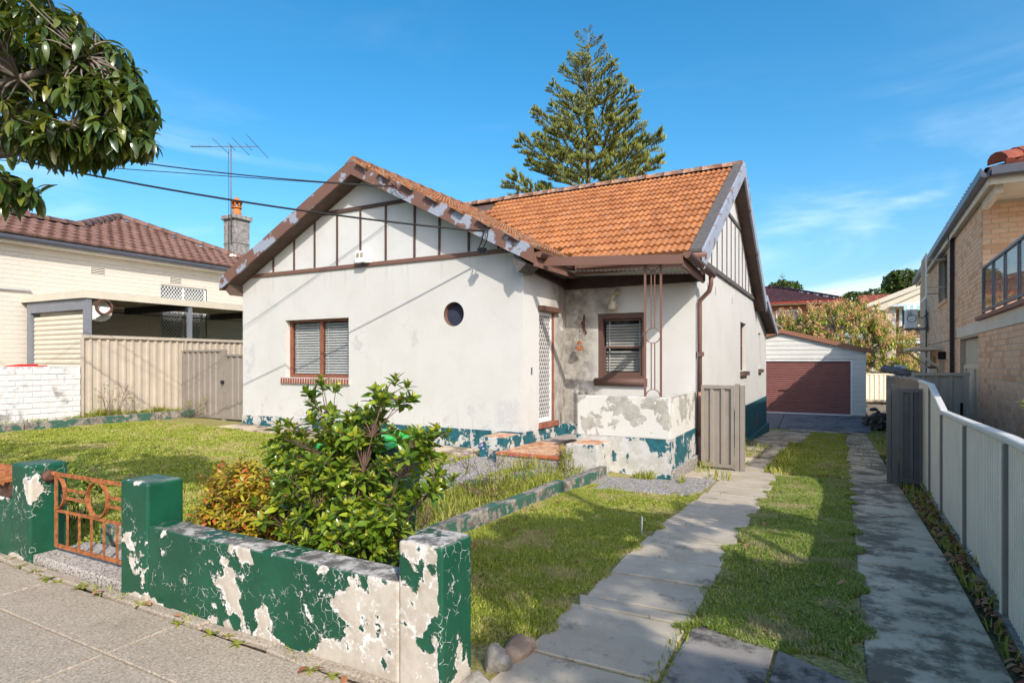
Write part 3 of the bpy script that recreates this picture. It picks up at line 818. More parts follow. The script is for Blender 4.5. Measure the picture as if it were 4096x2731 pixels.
# ------------------------------------------------------------------ leaves
def leaf_base(L, W, fold=0.25, droop=0.3, segs=4, twist=0.0):
    """pointed blade along +y, z up: centre line lower than the margins, tip bending down"""
    v = []; f = []
    for i in range(segs + 1):
        t = i / segs; w = W * 0.5 * (math.sin(math.pi * min(1, t * 0.92 + 0.05)) ** 0.8); y = L * t; z = -droop * L * t * t
        a = twist * t
        for s in (-1, 0, 1):
            v.append((s * w * math.cos(a), y * (1 - 0.12 * droop * t), z + abs(s) * w * fold + s * w * math.sin(a)))
    for i in range(segs):
        for s in (0, 1):
            a = i * 3 + s; f.append([a, a + 1, a + 4, a + 3])
    return v, f
def place_leaves(parent, base, M, mat, limit, solo='leaf', rest='foliage', seed=5):
    """M: list of 4x4 matrices"""
    seen, other = rank_seen([m.translation for m in M])
    solo_i = seen[:limit]; rest_i = seen[limit:] + other
    rr = random.Random(seed)
    if solo_i:
        mes = []
        for k in range(6):
            me = bpy.data.meshes.new(solo); me.from_pydata(base[0], [], base[1]); me.materials.append(mat)
            at = me.attributes.new('rnd', 'FLOAT', 'POINT'); at.data.foreach_set('value', [rr.random()] * len(base[0]))
            me.polygons.foreach_set('use_smooth', [True] * len(base[1])); me.update(); mes.append(me)
        for i in solo_i:
            loc, q, sc = M[i].decompose(); link(solo, mes[i % 6], parent, loc, q.to_euler(), sc)
    if rest_i:
        A = np.array([[list(M[i][r]) for r in range(3)] for i in rest_i], np.float32)
        c = A[:, :, 3].mean(0); A[:, :, 3] -= c
        me = np_mesh(rest, base[0], base[1], A, mat, {'rnd': np.random.RandomState(seed).rand(len(rest_i))})
        o = link(rest, me, parent, c); o['kind'] = 'stuff'
def lmat(p, d, s=1.0, roll=0.0, up=Vector((0, 0, 1))):
    m = (rot_from(d, up, roll) * s).to_4x4(); m.translation = Vector(p); return m
# ------------------------------------------------------------------ ground sheet
def ground_sheet():
    xs = np.concatenate([[-900, -400, -150, -70, -45, -32], np.arange(-26, 8.01, 0.5), [10, 14, 20, 32, 50, 90, 200, 500, 900]])
    ys = np.concatenate([[-500, -200, -80, -30, -14, -8, -5, -2.6], np.arange(-1, 32.01, 0.5), [36, 42, 52, 70, 110, 200, 500, 1500]])
    X, Y = np.meshgrid(xs, ys); Z = gh(X, Y)
    Z = Z - 0.012
    v = np.stack([X, Y, Z], -1).reshape(-1, 3); nx, ny = len(xs), len(ys)
    f = [[j * nx + i, j * nx + i + 1, (j + 1) * nx + i + 1, (j + 1) * nx + i] for j in range(ny - 1) for i in range(nx - 1)]
    me = bpy.data.meshes.new('ground'); me.from_pydata(v.tolist(), [], f); me.materials.append(MT['ground'])
    me.polygons.foreach_set('use_smooth', [True] * len(f))
    o = link('ground', me); o['kind'] = 'structure'
ground_sheet()

rg = random.Random(11)
def slab(name, parent, pts, mat, th=0.07, lift=0.004, bevel=0.006, tilt=True):
    """flat stone/concrete slab over the ground; pts xy corners"""
    b = MB(); z = [g1(x, y) + lift + (rg.uniform(-0.003, 0.003) if tilt else 0) for x, y in pts]
    top = [(x, y, zz) for (x, y), zz in zip(pts, z)]
    b.prism([(x, y, zz - th) for x, y, zz in top], (0, 0, th))
    return b.build(name, mat, parent, bevel=bevel, merge=True, bseg=1)
def structure(name, loc=(0, 0, 0)):
    o = bpy.data.objects.new(name, None); COL.objects.link(o); o['kind'] = 'structure'; o.location = loc; WORG[o.name] = Vector(loc); return o

# footpath slabs along the street (joint parallel to the wall at y = 1.86)
fp = structure('footpath')
for r, (y0, y1) in enumerate(((1.868, 2.30), (0.62, 1.856), (-0.64, 0.608))):
    x = -3.62 - 1.55 * 6
    while x < 9:
        slab('slab', fp, [(x + .006, y0), (x + 1.55 - .006, y0), (x + 1.55 - .006, y1), (x + .006, y1)], MT['pave'], lift=0.010 + r * 0.0, tilt=False)
        x += 1.55
b = MB(); b.box((-30, -1.2, -0.1), (30, -0.66, 0.004)); o = b.build('verge', MT['ground']); o['kind'] = 'structure'
b = MB(); b.box((-40, -9.5, -0.2), (40, -1.36, -0.0)); o = b.build('road', MT['asph']); o['kind'] = 'structure'
b = MB(); b.box((-40, -1.36, -0.1), (40, -1.2, 0.12)); o = b.build('road_kerb', MT['strip'], bevel=0.02, merge=True); o['kind'] = 'structure'
# rough mortar edge between path and wall
b = MB()
x = -6.4
while x < -1.7:
    w = rg.uniform(0.18, 0.4); yy = 2.40 - rg.uniform(0.05, 0.085)
    b.prism([(x, yy, -0.03), (x + w, yy + rg.uniform(-.02, .02), -0.03), (x + w, 2.405, -0.03), (x, 2.405, -0.03)], (0, 0, 0.03 + rg.uniform(0.012, 0.028))); x += w + 0.004
o = b.build('footpath_edge', MT['pave'], bevel=0.01, merge=True); o['kind'] = 'structure'

# driveway: two strips of slabs with a strip of lawn between
dl = structure('driveway_strip'); dr = structure('driveway_strip')
jl = [2.32, 3.06, 3.80, 3.97, 4.51, 5.02, 5.60, 6.18, 6.79, 7.59, 8.30, 9.06]
for a, c in zip(jl[:-1], jl[1:]):
    e = 0.02 * math.sin(a * 7)
    slab('slab', dl, [(-1.58 + e, a + .010), (-.84 + e, a + .008 + .02), (-.83 - e, c - .008), (-1.60 - e, c - .008)], MT['stripl'])
y = 9.06; k = 0
while y < 23.6:
    s = 0.70 if y < 12 else 0.92
    x0 = -1.62 if y < 9.6 else -2.22
    for (p, q) in (((x0, -1.6), (-1.588, -.88)) if y > 9.6 else ((x0, -.86),)):
        slab('slab', dl, [(p, y + .008), (q, y + .008 + rg.uniform(-.01, .02)), (q, y + s - .008), (p, y + s - .008)], MT['stripl'] if y < 12 else MT['strip'])
    y += s
# patch of old concrete between strip and porch
for pts in ([(-2.9, 7.6), (-1.66, 7.9), (-1.65, 9.0), (-2.35, 9.05), (-3.0, 8.6)], [(-3.3, 8.0), (-2.96, 8.0), (-3.02, 8.62), (-3.28, 8.95)], [(-2.2, 9.12), (-1.66, 9.1), (-1.66, 9.58), (-2.2, 9.58)]):
    slab('slab', dl, pts, MT['pathc'], lift=0.016)
y = 2.32
for s in (0.66, 0.62, 0.74, 0.80, 0.55, 0.52, 0.6, 0.57, 0.8, 0.75, 0.8, 0.72, 0.8, 0.85, 0.9, 0.8, 0.9, 0.92, 0.9, 0.95, 0.9, 0.95, 0.92, 0.95, 0.9, 0.9):
    if y > 23.4: break
    slab('slab', dr, [(.125, y + .008 + rg.uniform(0, .02)), (.785, y + .008), (.785, y + s - .008), (.125, y + s - .008 + rg.uniform(-.01, .01))], MT['strip'])
    y += s
# apron between the strips near the street
ap = structure('driveway_apron')
slab('slab', ap, [(-.82, 2.34), (-.36, 2.34), (-.33, 3.74), (-.62, 3.98), (-.80, 3.86)], MT['apron'], lift=0.010)
slab('slab', ap, [(-.34, 2.34), (.11, 2.34), (.11, 3.50), (-.10, 3.62), (-.31, 3.72)], MT['apron'], lift=0.010)
slab('slab', ap, [(-1.6, 23.62), (.78, 23.62), (.78, 24.3), (-1.6, 24.3)], MT['strip'], lift=0.012)
# concrete ramp up to the garage
b = MB(); z0 = g1(-1, 24.3) - 0.02
for x0, x1 in ((-5.3, -2.02), (-1.995, .95)):
    b.prism([(x0, 24.3, z0), (x0, 27.4, z0), (x0, 27.4, -.52), (x0, 24.32, z0 + .05)], (x1 - x0, 0, 0))
o = b.build('garage_ramp', MT['ramp']); o['kind'] = 'structure'
# garden path from the gate to the porch steps
gp = structure('garden_path')
y = 2.78
while y < 8.1:
    slab('slab', gp, [(-5.35, y + .006), (-4.42, y + .006), (-4.42, y + 1.05), (-5.35, y + 1.05)], MT['pathc'], lift=0.02)
    y += 1.07
slab('slab', gp, [(-5.34, 8.16), (-3.4, 8.16), (-3.4, 9.15), (-5.34, 9.15)], MT['pathc'], lift=0.02)
slab('slab', gp, [(-12.1, 8.55), (-5.36, 8.55), (-5.36, 9.17), (-12.1, 9.17)], MT['strip'], lift=0.03)
b = MB(); b.box((-5.78, 2.42, -.05), (-4.49, 2.86, .075)); o = b.build('gate_step', MT['aggr'], bevel=0.012, merge=True); o['kind'] = 'structure'

# kerbs round the beds
def kerb(pts, label, w=0.13, h=0.16, sink=0.03):
    root = thing('garden_kerb', label, 'kerb', (pts[0][0], pts[0][1], g1(*pts[0])))
    for (x0, y0), (x1, y1) in zip(pts[:-1], pts[1:]):
        L = math.hypot(x1 - x0, y1 - y0); n = max(1, round(L / 1.35)); d = Vector((x1 - x0, y1 - y0, 0)) / L
        for i in range(n):
            p = Vector((x0, y0, 0)) + d * (L * i / n + .004); q = Vector((x0, y0, 0)) + d * (L * (i + 1) / n - .004)
            zz = (g1(p.x, p.y) + g1(q.x, q.y)) / 2 + h / 2 - sink + rg.uniform(-.012, .012)
            p.z = q.z = zz; p += Vector((rg.uniform(-.01, .01), 0, 0))
            MB().bar(p, q, w, h).build('kerb_block', MT['kerb'], root, bevel=0.014, merge=True)
kerb([(-3.33, 2.7), (-3.14, 8.62)], 'flaking green kerb between the weedy bed and the right lawn')
kerb([(-4.36, 2.85), (-4.36, 3.9)], 'short green kerb beside the front garden path')
kerb([(-4.30, 6.6), (-3.75, 8.1)], 'pale green kerb half hidden in weeds by the porch steps', h=0.12)
kerb([(-14.55, 3.2), (-14.55, 10.0)], 'long green kerb edging the left lawn below the fence', w=0.16, h=0.2)
kerb([(-5.75, 2.95), (-5.12, 3.35), (-4.6, 3.0)], 'broken green kerb pieces lying behind the iron gate', w=0.15, h=0.22)
# ------------------------------------------------------------------ front garden wall with piers, gate, letterbox
gw = thing('garden_wall', 'low green wall with peeling paint between two square piers', 'garden wall', (-3, 2.5, 0))
def pier(parent, x0, x1, y0, y1, z, label=None):
    o = MB().box((x0, y0, -.12), (x1, y1, z)).build('pier', MT['green'], parent, bevel=0.022, merge=True, bseg=3)
    if label: o['label'] = label
    return o
pier(gw, -1.975, -1.70, 2.40, 2.675, .745, 'pier with most of its green paint peeled off')
pier(gw, -4.48, -4.155, 2.40, 2.665, .815, 'pier with smooth green paint')
MB().box((-4.157, 2.404, -.12), (-1.973, 2.60, .525)).build('wall', MT['green'], gw, bevel=0.016, merge=True, bseg=3)
gw2 = thing('garden_wall', 'end of a low green wall with one pier left of the gate', 'garden wall', (-6.5, 2.5, 0))
pier(gw2, -6.10, -5.79, 2.40, 2.68, .80)
MB().box((-9.5, 2.404, -.12), (-6.098, 2.60, .50)).build('wall', MT['green'], gw2, bevel=0.016, merge=True)

# wrought iron gate between the piers
gt = thing('iron_gate', 'rusty iron pedestrian gate with rings between the green piers', 'gate', (-5.72, 2.56, .1))
u = Vector((1, 0.018, 0)).normalized(); O = Vector((-5.70, 2.55, 0)); up = Vector((0, 0, 1)); W = 1.22
def P(a, z): return O + u * a + up * z
nn_ = Vector((0, 1, 0))
def gbar(name, pts, w=0.028, d=0.010):
    b = MB()
    for p, q in pts: b.bar(p, q, w, d, up=nn_ if abs((Vector(q) - Vector(p)).normalized().z) < .5 else (1, 0, 0))
    return b.build(name, MT['rust'], gt)
zt, zm, zb = .72, .42, .13
def bar1(name, p, q, w, d): return MB().bar(p, q, w, d, up=(0, 1, 0)).build(name, MT['rust'], gt)
bar1('top_rail', P(0, zt), P(W, zt), 0.03, 0.012); bar1('middle_rail', P(0, zm), P(W, zm), 0.022, 0.012); bar1('bottom_rail', P(0, zb), P(W, zb), 0.03, 0.014)
for a in (0.0, W): bar1('stile', P(a, zb - .01), P(a, zt + .01), 0.032, 0.012)
for k in range(6):
    a = W * (k + 1) / 7; bar1('baluster', P(a, zb), P(a, zm), 0.024, 0.008)
rr = (zt - zm) / 2 - .012
for a in (W * .5,): MB().ring(P(a, (zt + zm) / 2), u, up, rr, .010, .030).build('ring', MT['rust'], gt)
MB().ring(P(0, (zt + zm) / 2), u, up, rr, .010, .030, a0=-math.pi / 2, a1=math.pi / 2, seg=16).build('half_ring', MT['rust'], gt)
MB().ring(P(W, (zt + zm) / 2), u, up, rr, .010, .030, a0=math.pi / 2, a1=math.pi * 1.5, seg=16).build('half_ring', MT['rust'], gt)
for z in ((zt + zm) / 2 + .035, (zt + zm) / 2 - .035):
    for a0, a1 in ((rr, W * .5 - rr), (W * .5 + rr, W - rr)):
        bar1('tie', P(a0, z), P(a1, z), 0.022, 0.010)
MB().lathe([(.05, 0), (.05, .03), (.03, .045)], (-5.785, 2.53, .70), 14, ax='x').build('hinge_plate', MT['rustdark'], gt)
MB().tube([P(-.06, zt), P(.02, zt)], .02, 8).build('hinge_pin', MT['rust'], gt)

# letterbox on the left wall
lb = thing('letterbox', 'rusty metal letterbox with a scalloped roof on the left wall', 'letterbox', (-6.35, 2.5, .5))
MB().box((-6.62, 2.40, .505), (-6.115, 2.66, .635)).build('box', MT['rustdark'], lb, bevel=.006, merge=True)
b = MB(); b.prism([(-6.64, 2.36, .64), (-6.64, 2.70, .64), (-6.64, 2.53, .735)], (.53, 0, 0)); b.build('roof', MT['rust'], lb)
b = MB()
for i in range(10):
    x = -6.62 + i * .052; b.lathe([(.024, -.004), (.024, .004)], (x + .02, 2.357, .637), 10, ax='y')
b.build('scallop_trim', MT['rust'], lb)

# rocks beside the right pier
def rock(x, y, z, sx, sy, sz, mat, label, seed):
    r = random.Random(seed); bm = bmesh.new(); bmesh.ops.create_icosphere(bm, subdivisions=3, radius=1)
    bl = [Vector((r.uniform(-1, 1), r.uniform(-1, 1), r.uniform(-1, 1))).normalized() for _ in range(9)]
    for v in bm.verts:
        c = v.co.copy()
        for d in bl:
            e = c.dot(d)
            if e > 0.62: c -= d * (e - 0.62) * 0.85
        c *= 1 + 0.05 * math.sin(c.x * 9 + seed) * math.cos(c.y * 8)
        v.co = Vector((c.x * sx, c.y * sy, c.z * sz))
    me = bpy.data.meshes.new('rock'); bm.to_mesh(me); bm.free(); me.materials.append(mat)
    o = link('rock', me, None, (x, y, z)); tag(o, label, 'rock'); o.rotation_euler = (0.1, -0.08, seed)
rock(-1.60, 2.98, .02, .13, .10, .075, MT['stone'], 'orange sandstone block on the grass edge beside the peeling pier', 1)
rock(-1.625, 2.80, .04, .085, .09, .085, MT['stoneg'], 'grey lichened stone touching the peeling green pier', 2)
rock(-1.62, 2.60, .0, .10, .09, .07, MT['stoneg'], 'half buried grey stone at the foot of the peeling pier', 3)
# ------------------------------------------------------------------ the house
hs = thing('house', 'white rendered bungalow with brown trim and an orange tiled roof', 'house', (-7, 12, 0))
YF, XL, XB, XS, YB = 9.20, -12.13, -4.81, -2.28, 11.03
ZB = 3.56; ZP = .42; T = .22
# plinth courses stand 12 mm proud
b = MB()
b.box((XL - .012, YF - .012, -.3), (XB + .012, YF + .3, ZP)); b.box((XB - .2, YF + .02, -.3), (XB + .0121, YB, ZP - .001)); b.box((XL - .013, YF + .02, -.3), (XL + .2, 18, ZP - .002))
b.box((XS - .2, YB, -1.1), (XS + .012, 22.86, ZP + .02)); b.box((XS - .1, YB + 1.0, -1.1), (XS + .10, 22.84, -.50)); b.box((XB, YB - .012, -.3), (XS - .3, YB + .1, ZP - .003))
b.build('plinth', MT['plinth'], hs)
# front wall with window and round window
WIN = (-10.72, 1.30, -8.85, 2.55); CX, CZ, CR = -6.255, 2.52, .225
b = MB(); sq = (CX - .4, CZ - .4, CX + .4, CZ + .4)
wall_with_holes(b, 'y', YF, T, XL, XB, ZP - .05, ZB, (WIN, sq))
n = 40
for i in range(n):
    t0, t1 = 2 * math.pi * i / n, 2 * math.pi * (i + 1) / n
    def sqp(t):
        c, s_ = math.cos(t), math.sin(t); k = .4 / max(abs(c), abs(s_)); return CX + c * k, CZ + s_ * k
    a0, a1 = sqp(t0), sqp(t1); c0 = (CX + CR * math.cos(t0), CZ + CR * math.sin(t0)); c1 = (CX + CR * math.cos(t1), CZ + CR * math.sin(t1))
    b.face([(a0[0], YF, a0[1]), (c0[0], YF, c0[1]), (c1[0], YF, c1[1]), (a1[0], YF, a1[1])])
b.build('front_wall', MT['stucco'], hs)
rw = MB(); 
for i in range(n):
    t0, t1 = 2 * math.pi * i / n, 2 * math.pi * (i + 1) / n
    c0 = (CX + CR * math.cos(t0), CZ + CR * math.sin(t0)); c1 = (CX + CR * math.cos(t1), CZ + CR * math.sin(t1))
    rw.face([(c0[0], YF, c0[1]), (c0[0], YF + .14, c0[1]), (c1[0], YF + .14, c1[1]), (c1[0], YF, c1[1])], smooth=True)
pw = rw.build('round_window', MT['trim'], hs)
MB().lathe([(CR - .002, .12), (CR - .002, .135)], (CX, YF, CZ), 40, ax='y').build('fly_screen', plain('dark_flyscreen', (0.03, 0.035, 0.06), 0.8), pw)
# side wall of the front block with the door, back wall of the porch, long side wall
b = MB(); DOOR = (9.83, .52, 10.47, 2.66)
wall_with_holes(b, 'x', XB, -T, YF + T, YB, ZP - .05, ZB, (DOOR,)); b.build('door_wall', MT['stucco'], hs)
W2 = (-4.13, 1.32, -3.18, 2.57)
b = MB(); wall_with_holes(b, 'y', YB, T, XB - T, XS, .1, ZB, (W2,)); b.build('porch_wall', MT['stucco'], hs)
SW1 = (16.61, 1.40, 17.7, 2.68); SW2 = (20.55, 1.42, 21.2, 2.56); AV = (20.9, -.45, 21.25, .05)
b = MB(); wall_with_holes(b, 'x', XS, -T, YB + T, 19.75, ZP - .05, ZB, (SW1,)); wall_with_holes(b, 'x', XS, -T, 19.75, 22.85, ZP - .05, 2.75, (SW2,))
b.build('side_wall', MT['stucco'], hs)
b = MB(); b.prism([(XS, 19.75, 2.75), (XS, 22.85, 2.75), (XS, 19.75, 3.5)], (-T, 0, 0)); b.build('rear_gable_wall', MT['stucco'], hs)
b = MB(); b.box((XL, YF + T, ZP - .05), (XL + T, 18.2, ZB)); b.box((XL + T, 18.0, ZP - .05), (XS - .3, 18.2, ZB - .2)); b.build('left_wall', MT['stucco'], hs)
# dark rooms behind the openings
for a_, c_ in (((-11.2, YF + .5, .6), (-8.4, YF + .52, 3.0)), ((-7, YF + .4, 2), (-5.6, YF + .42, 3)), ((XB - .75, 9.5, .3), (XB - .73, 10.9, 2.9)), ((-4.5, YB + .5, 1), (-2.9, YB + .52, 2.9)), ((XS - .5, 16.2, 1.1), (XS - .48, 18, 2.9)), ((XS - .5, 20.2, 1.1), (XS - .48, 21.6, 2.8))): MB().box(a_, c_).build('room_lining', MT['dark'], hs)

# gables
def barge_pt(t): pass
GX, GZ, GS = -8.42, 5.55, .512           # ridge line x, ridge z (top of roof), slope
YG0 = 8.80
hw = 3.98
def zr(x): return GZ - GS * abs(x - GX)
b = MB(); b.prism([(XL, YF + .004, ZB), (XB, YF + .004, ZB), (XB, YF + .004, zr(XB) - .13), (GX, YF + .004, GZ - .13), (XL, YF + .004, zr(XL) - .13)], (0, .12, 0)); b.build('gable_panel', MT['gable'], hs)
def batten(p, q, w=.040, d=.022): return MB().bar(p, q, w, d, up=(0, 1, 0)).build('batten', MT['batten'], hs)
MB().box((XL - .03, YF - .034, ZB - .005), (XB + .03, YF + .003, ZB + .07)).build('gable_beam', MT['trim'], hs)
MB().box((-9.95, YF - .03, 4.72), (-7.0, YF + .003, 4.79)).build('collar_batten', MT['batten'], hs)
for x in (-11.72, -11.09, -10.43, -9.81, -9.16, -8.52, -7.86, -7.15, -6.57, -5.92, -5.30):
    zt_ = min(zr(x) - .15, 4.72)
    batten((x, YF - .012, ZB + .086), (x, YF - .012, zt_))
def barge(name, pts_top, depth, ext, mat):
    b = MB(); p, q = Vector(pts_top[0]), Vector(pts_top[1]); dz = Vector((0, 0, -depth))
    b.prism([p, q, q + dz, p + dz], ext); return b.build(name, mat, hs)
for sx in (-1, 1):
    p = (GX + sx * .004, YG0, GZ + .05); e = GX + sx * (hw + .02); q = (e, YG0, zr(e) + .05)
    barge('barge_board', (p, q), .285, (0, .04, 0), MT['barge'])
    b = MB(); x1 = GX + sx * hw
    b.prism([(GX + sx * .02, YG0 + .042, GZ - .24), (x1, YG0 + .042, zr(x1) - .24), (x1, YG0 + .042, zr(x1) - .20), (GX + sx * .02, YG0 + .042, GZ - .20)], (0, YF - YG0 - .05, 0)); b.build('soffit', MT['soffit'], hs)
    # boxed eave end under the barge foot
    xe = XB if sx > 0 else XL
    b = MB(); b.prism([(xe - sx * .0, YG0 + .05, zr(xe) - .25), (e - sx * .14, YG0 + .05, zr(e) - .22), (e - sx * .30, YG0 + .05, zr(e) - .36), (xe - sx * .0, YG0 + .05, zr(xe) - .42)], (0, .5, 0)); b.build('eave_bracket', MT['lead'] if sx > 0 else MT['soffit'], hs)
b = MB(); b.prism([(GX - .15, YG0 - .004, GZ - .01), (GX + .15, YG0 - .004, GZ - .01), (GX, YG0 - .004, GZ + .07)], (0, .05, 0)); b.build('apex_cap', MT['barge2'], hs)
# front gable roof: right and left slopes
YR, ZRm, MS = 15.0, 6.22, .585           # main ridge y, z, slope
YE = 10.28; XV = -1.95
def zm_(y): return ZRm - MS * abs(y - YR)
def valley_y(x): return YR - (ZRm - zr(x)) / MS
rf = MB()
xe = GX + hw + .06
rf.face([(GX, YG0 + .03, GZ), (xe, YG0 + .03, zr(xe)), (xe, valley_y(xe) + .5, zr(xe)), (GX, valley_y(GX) + .5, GZ)][::1])
rf.face([(GX, YG0 + .03, GZ), (GX, 14.6, GZ), (GX - hw - .06, 14.6, zr(xe)), (GX - hw - .06, YG0 + .03, zr(xe))])
froof = rf.build('front_roof', MT['soffit'], hs)
froof.data.flip_normals() if False else None
L_ = math.hypot(1, GS)
vs = Vector((-1, 0, GS)).normalized()
def ins_f(a, bb):
    x = xe - bb / L_; y = YG0 + .02 + a
    return 0 < bb < hw * L_ + .1 and YG0 - .0 < y < valley_y(x) + .12
tile_roof(froof, (xe, YG0 + .02, zr(xe) + .01), (0, 1, 0), vs, 7, hw * L_ + .1, MT['tile_front'], ins_f, tw=.20, tl=.31, limit=170)
def ins_fl(a, bb): return 0 < bb < hw * L_ and 0 < a < 5.6
tile_roof(froof, (GX - hw - .06, 14.5, zr(xe) + .01), (0, -1, 0), Vector((1, 0, GS)), 5.6, hw * L_ + .1, MT['tile_front'], ins_fl, tw=.25, tl=.40, limit=0)
ridge_caps(froof, (GX, YG0 + .06, GZ + .02), (GX, valley_y(GX) + .3, GZ + .02), MT['tile_front'])
# main roof
HLm = math.hypot(1, MS); XRl = -10.2
rm = MB()
rm.face([(XRl - 2, YE, zm_(YE)), (XV, YE, zm_(YE)), (XV, YR, ZRm), (XRl - 2, YR, ZRm)])
rm.face([(XRl - 2, YR, ZRm), (XV, YR, ZRm), (XV, 19.75, zm_(19.75)), (XRl - 2, 19.75, zm_(19.75))])
rm.face([(XV - .02, 19.5, zm_(19.75) + .1), (XV - .02, 23.1, 2.62), (XRl, 23.1, 2.62), (XRl, 19.5, zm_(19.75) + .1)])
mroof = rm.build('main_roof', MT['soffit'], hs)
def ins_m(a, bb):
    y = YE + bb / HLm; x = -12.2 + a
    if not (0 <= bb < (YR - YE) * HLm - .05): return False
    if x > XV - .12: return False
    if y < valley_y(min(x, xe)) - .02 and x < xe: return False
    return x > GX - .1
tile_roof(mroof, (-12.2, YE, zm_(YE) + .012), (1, 0, 0), Vector((0, 1, MS)), 10.4, (YR - YE) * HLm, MT['tile'], ins_m, tw=.235, tl=.385, limit=300)
ridge_caps(mroof, (XV - .05, YR, ZRm + .03), (XRl, YR, ZRm + .03), MT['ridge'], r=.12, step=.44)
b = MB(); va, vb = Vector((xe, valley_y(xe), zr(xe) + .02)), Vector((GX, valley_y(GX), GZ + .02)); b.bar(va, vb, .20, .008, up=(0.3, -0.3, 1)); b.build('valley_flashing', plain('dark_valley', (.05, .025, .022), .8), mroof)
# side gable on the drive side
b = MB(); b.prism([(XS + .004, 10.98, ZB - .1), (XS + .004, 19.6, ZB - .1), (XS + .004, YR, zm_(YR) - .10), (XS + .004, YR, zm_(YR) - .1)][:3], (-.1, 0, 0)); b.build('gable_panel', MT['gable'], hs)
for y in np.arange(11.9, 19.0, .62):
    zt_ = min(zm_(y) - .24, 5.02)
    if zt_ > ZB + .1: MB().bar((XS + .014, y, ZB + .01), (XS + .014, y, zt_), .035, .022, up=(1, 0, 0)).build('batten', MT['lead'], hs)
MB().box((XS - .01, 10.95, ZB - .085), (XS + .05, 19.75, ZB + .01)).build('gable_beam', MT['lead'], hs)
MB().box((XS - .01, 13.15, 5.03), (XS + .035, 16.85, 5.11)).build('collar_batten', MT['lead'], hs)
for sy in (-1, 1):
    ye = YE - .1 if sy < 0 else 19.85
    b = MB(); p = Vector((XV, YR + sy * .004, ZRm + .10)); q = Vector((XV, ye, zm_(ye) + .10)); dz = Vector((0, 0, -.33)); b.prism([p, q, q + dz, p + dz], (-.045, 0, 0)); b.build('barge_board', MT['barge2'], hs)
    b = MB(); p = Vector((XV - .046, YR + sy * .02, ZRm + .115)); q = Vector((XV - .046, ye, zm_(ye) + .115)); dz = Vector((0, 0, -.05)); b.prism([p, q, q + dz, p + dz], (-.2, 0, 0)); b.build('verge_capping', MT['lead'], hs)
    b = MB(); p = Vector((XV - .046, YR + sy * .02, ZRm - .2)); q = Vector((XV - .046, ye, zm_(ye) - .2)); dz = Vector((0, 0, .03)); b.prism([p, q, q + dz, p + dz], (XS - XV + .05, 0, 0)); b.build('soffit', MT['soffit'], hs)
b = MB(); b.bar((XV, 19.7, zm_(19.75) + .12), (XV, 23.15, 2.66), .05, .2, up=(0, 0.2, 1)); b.build('barge_board', MT['barge2'], hs)
# gutters
def gutter(p, q, name='gutter', w=.12, h=.10, mat='trim'):
    p, q = Vector(p), Vector(q); d = (q - p).normalized(); s = d.cross(Vector((0, 0, 1))).normalized(); b = MB(); n = 7
    for e in (p, q):
        for i in range(n):
            th = math.pi + math.pi * i / (n - 1); b.v.append(tuple(e + s * (math.cos(th) * w / 2) + Vector((0, 0, math.sin(th) * h))))
        b.v.append(tuple(e + s * (w / 2 - .012) + Vector((0, 0, .012)))); b.v.append(tuple(e - s * (w / 2 - .012) + Vector((0, 0, .0))))
    m = n + 2
    for i in range(m):
        j = (i + 1) % m
        if i == n: continue
        b.f.append([i, j, m + j, m + i]); b.m.append(0); b.sm.append(i < n - 1)
    for k in (0, m): b.f.append([k + i for i in range(n)]); b.m.append(0); b.sm.append(False)
    return b.build(name, MT[mat], hs)
gutter((xe + .02, YG0 + .1, zr(xe) - .02), (xe + .02, YE + .2, zr(xe) - .02))
MB().box((xe - .06, YG0 + .06, zr(xe) - .26), (xe - .03, YE + .3, zr(xe) - .03)).build('fascia_board', MT['trim'], hs)
gutter((-4.2, YE - .06, zm_(YE) - .02), (XV + .02, YE - .06, zm_(YE) - .02))
MB().box((-4.3, YE + .01, zm_(YE) - .22), (XV - .05, YE + .04, zm_(YE) - .02)).build('fascia_board', MT['trim'], hs)
# verandah: beam, side beam, back beam, sheet, gutter
YV = 9.16
b = MB(); b.prism([(-4.66, YV, 3.43), (-2.08, YV, 3.265), (-2.08, YV, 3.12), (-4.66, YV, 3.28)], (0, .05, 0)); b.build('verandah_beam', MT['trim'], hs)
MB().bar((-2.10, YV + .05, 3.17), (-2.14, YB - .0, 3.12), .045, .15).build('verandah_side_beam', MT['trim'], hs)
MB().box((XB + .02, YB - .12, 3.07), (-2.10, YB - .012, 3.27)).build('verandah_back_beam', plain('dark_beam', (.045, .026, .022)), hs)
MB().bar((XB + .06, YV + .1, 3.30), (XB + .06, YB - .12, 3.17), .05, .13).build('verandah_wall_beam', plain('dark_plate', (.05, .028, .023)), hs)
b = MB()
for i in range(60):
    x0 = -4.55 + i * .0405; z0 = 3.325 - (x0 + 4.55) * .05
    b.face([(x0, 10.15, z0), (x0 + .0405, 10.15, z0 + (.014 if i % 2 else -.014)), (x0 + .0405, 10.96, z0 + (.014 if i % 2 else -.014)), (x0, 10.96, z0)] if i % 2 == 0 else [(x0, 10.15, z0 - .014), (x0 + .0405, 10.15, z0), (x0 + .0405, 10.96, z0), (x0, 10.96, z0 - .014)])
b.build('verandah_sheet', MT['eave'], hs)
gutter((-2.02, YV + .02, 3.30), (-1.99, YB + .1, 3.22), 'verandah_gutter')
MB().tube([(-2.0, YB - .05, 3.20), (-2.0, YB - .03, 3.02), (-2.04, YB + .02, 2.90), (-2.22, YB + .10, 2.74), (-2.225, YB + .12, 2.6), (-2.225, YB + .12, 1.1)], .04, 10).build('downpipe', MT['trim'], hs)
MB().tube([(-2.225, YB + .12, 1.098), (-2.225, YB + .12, .36)], .042, 10).build('downpipe', plain('tan_downpipe', (.36, .2, .13)), hs)
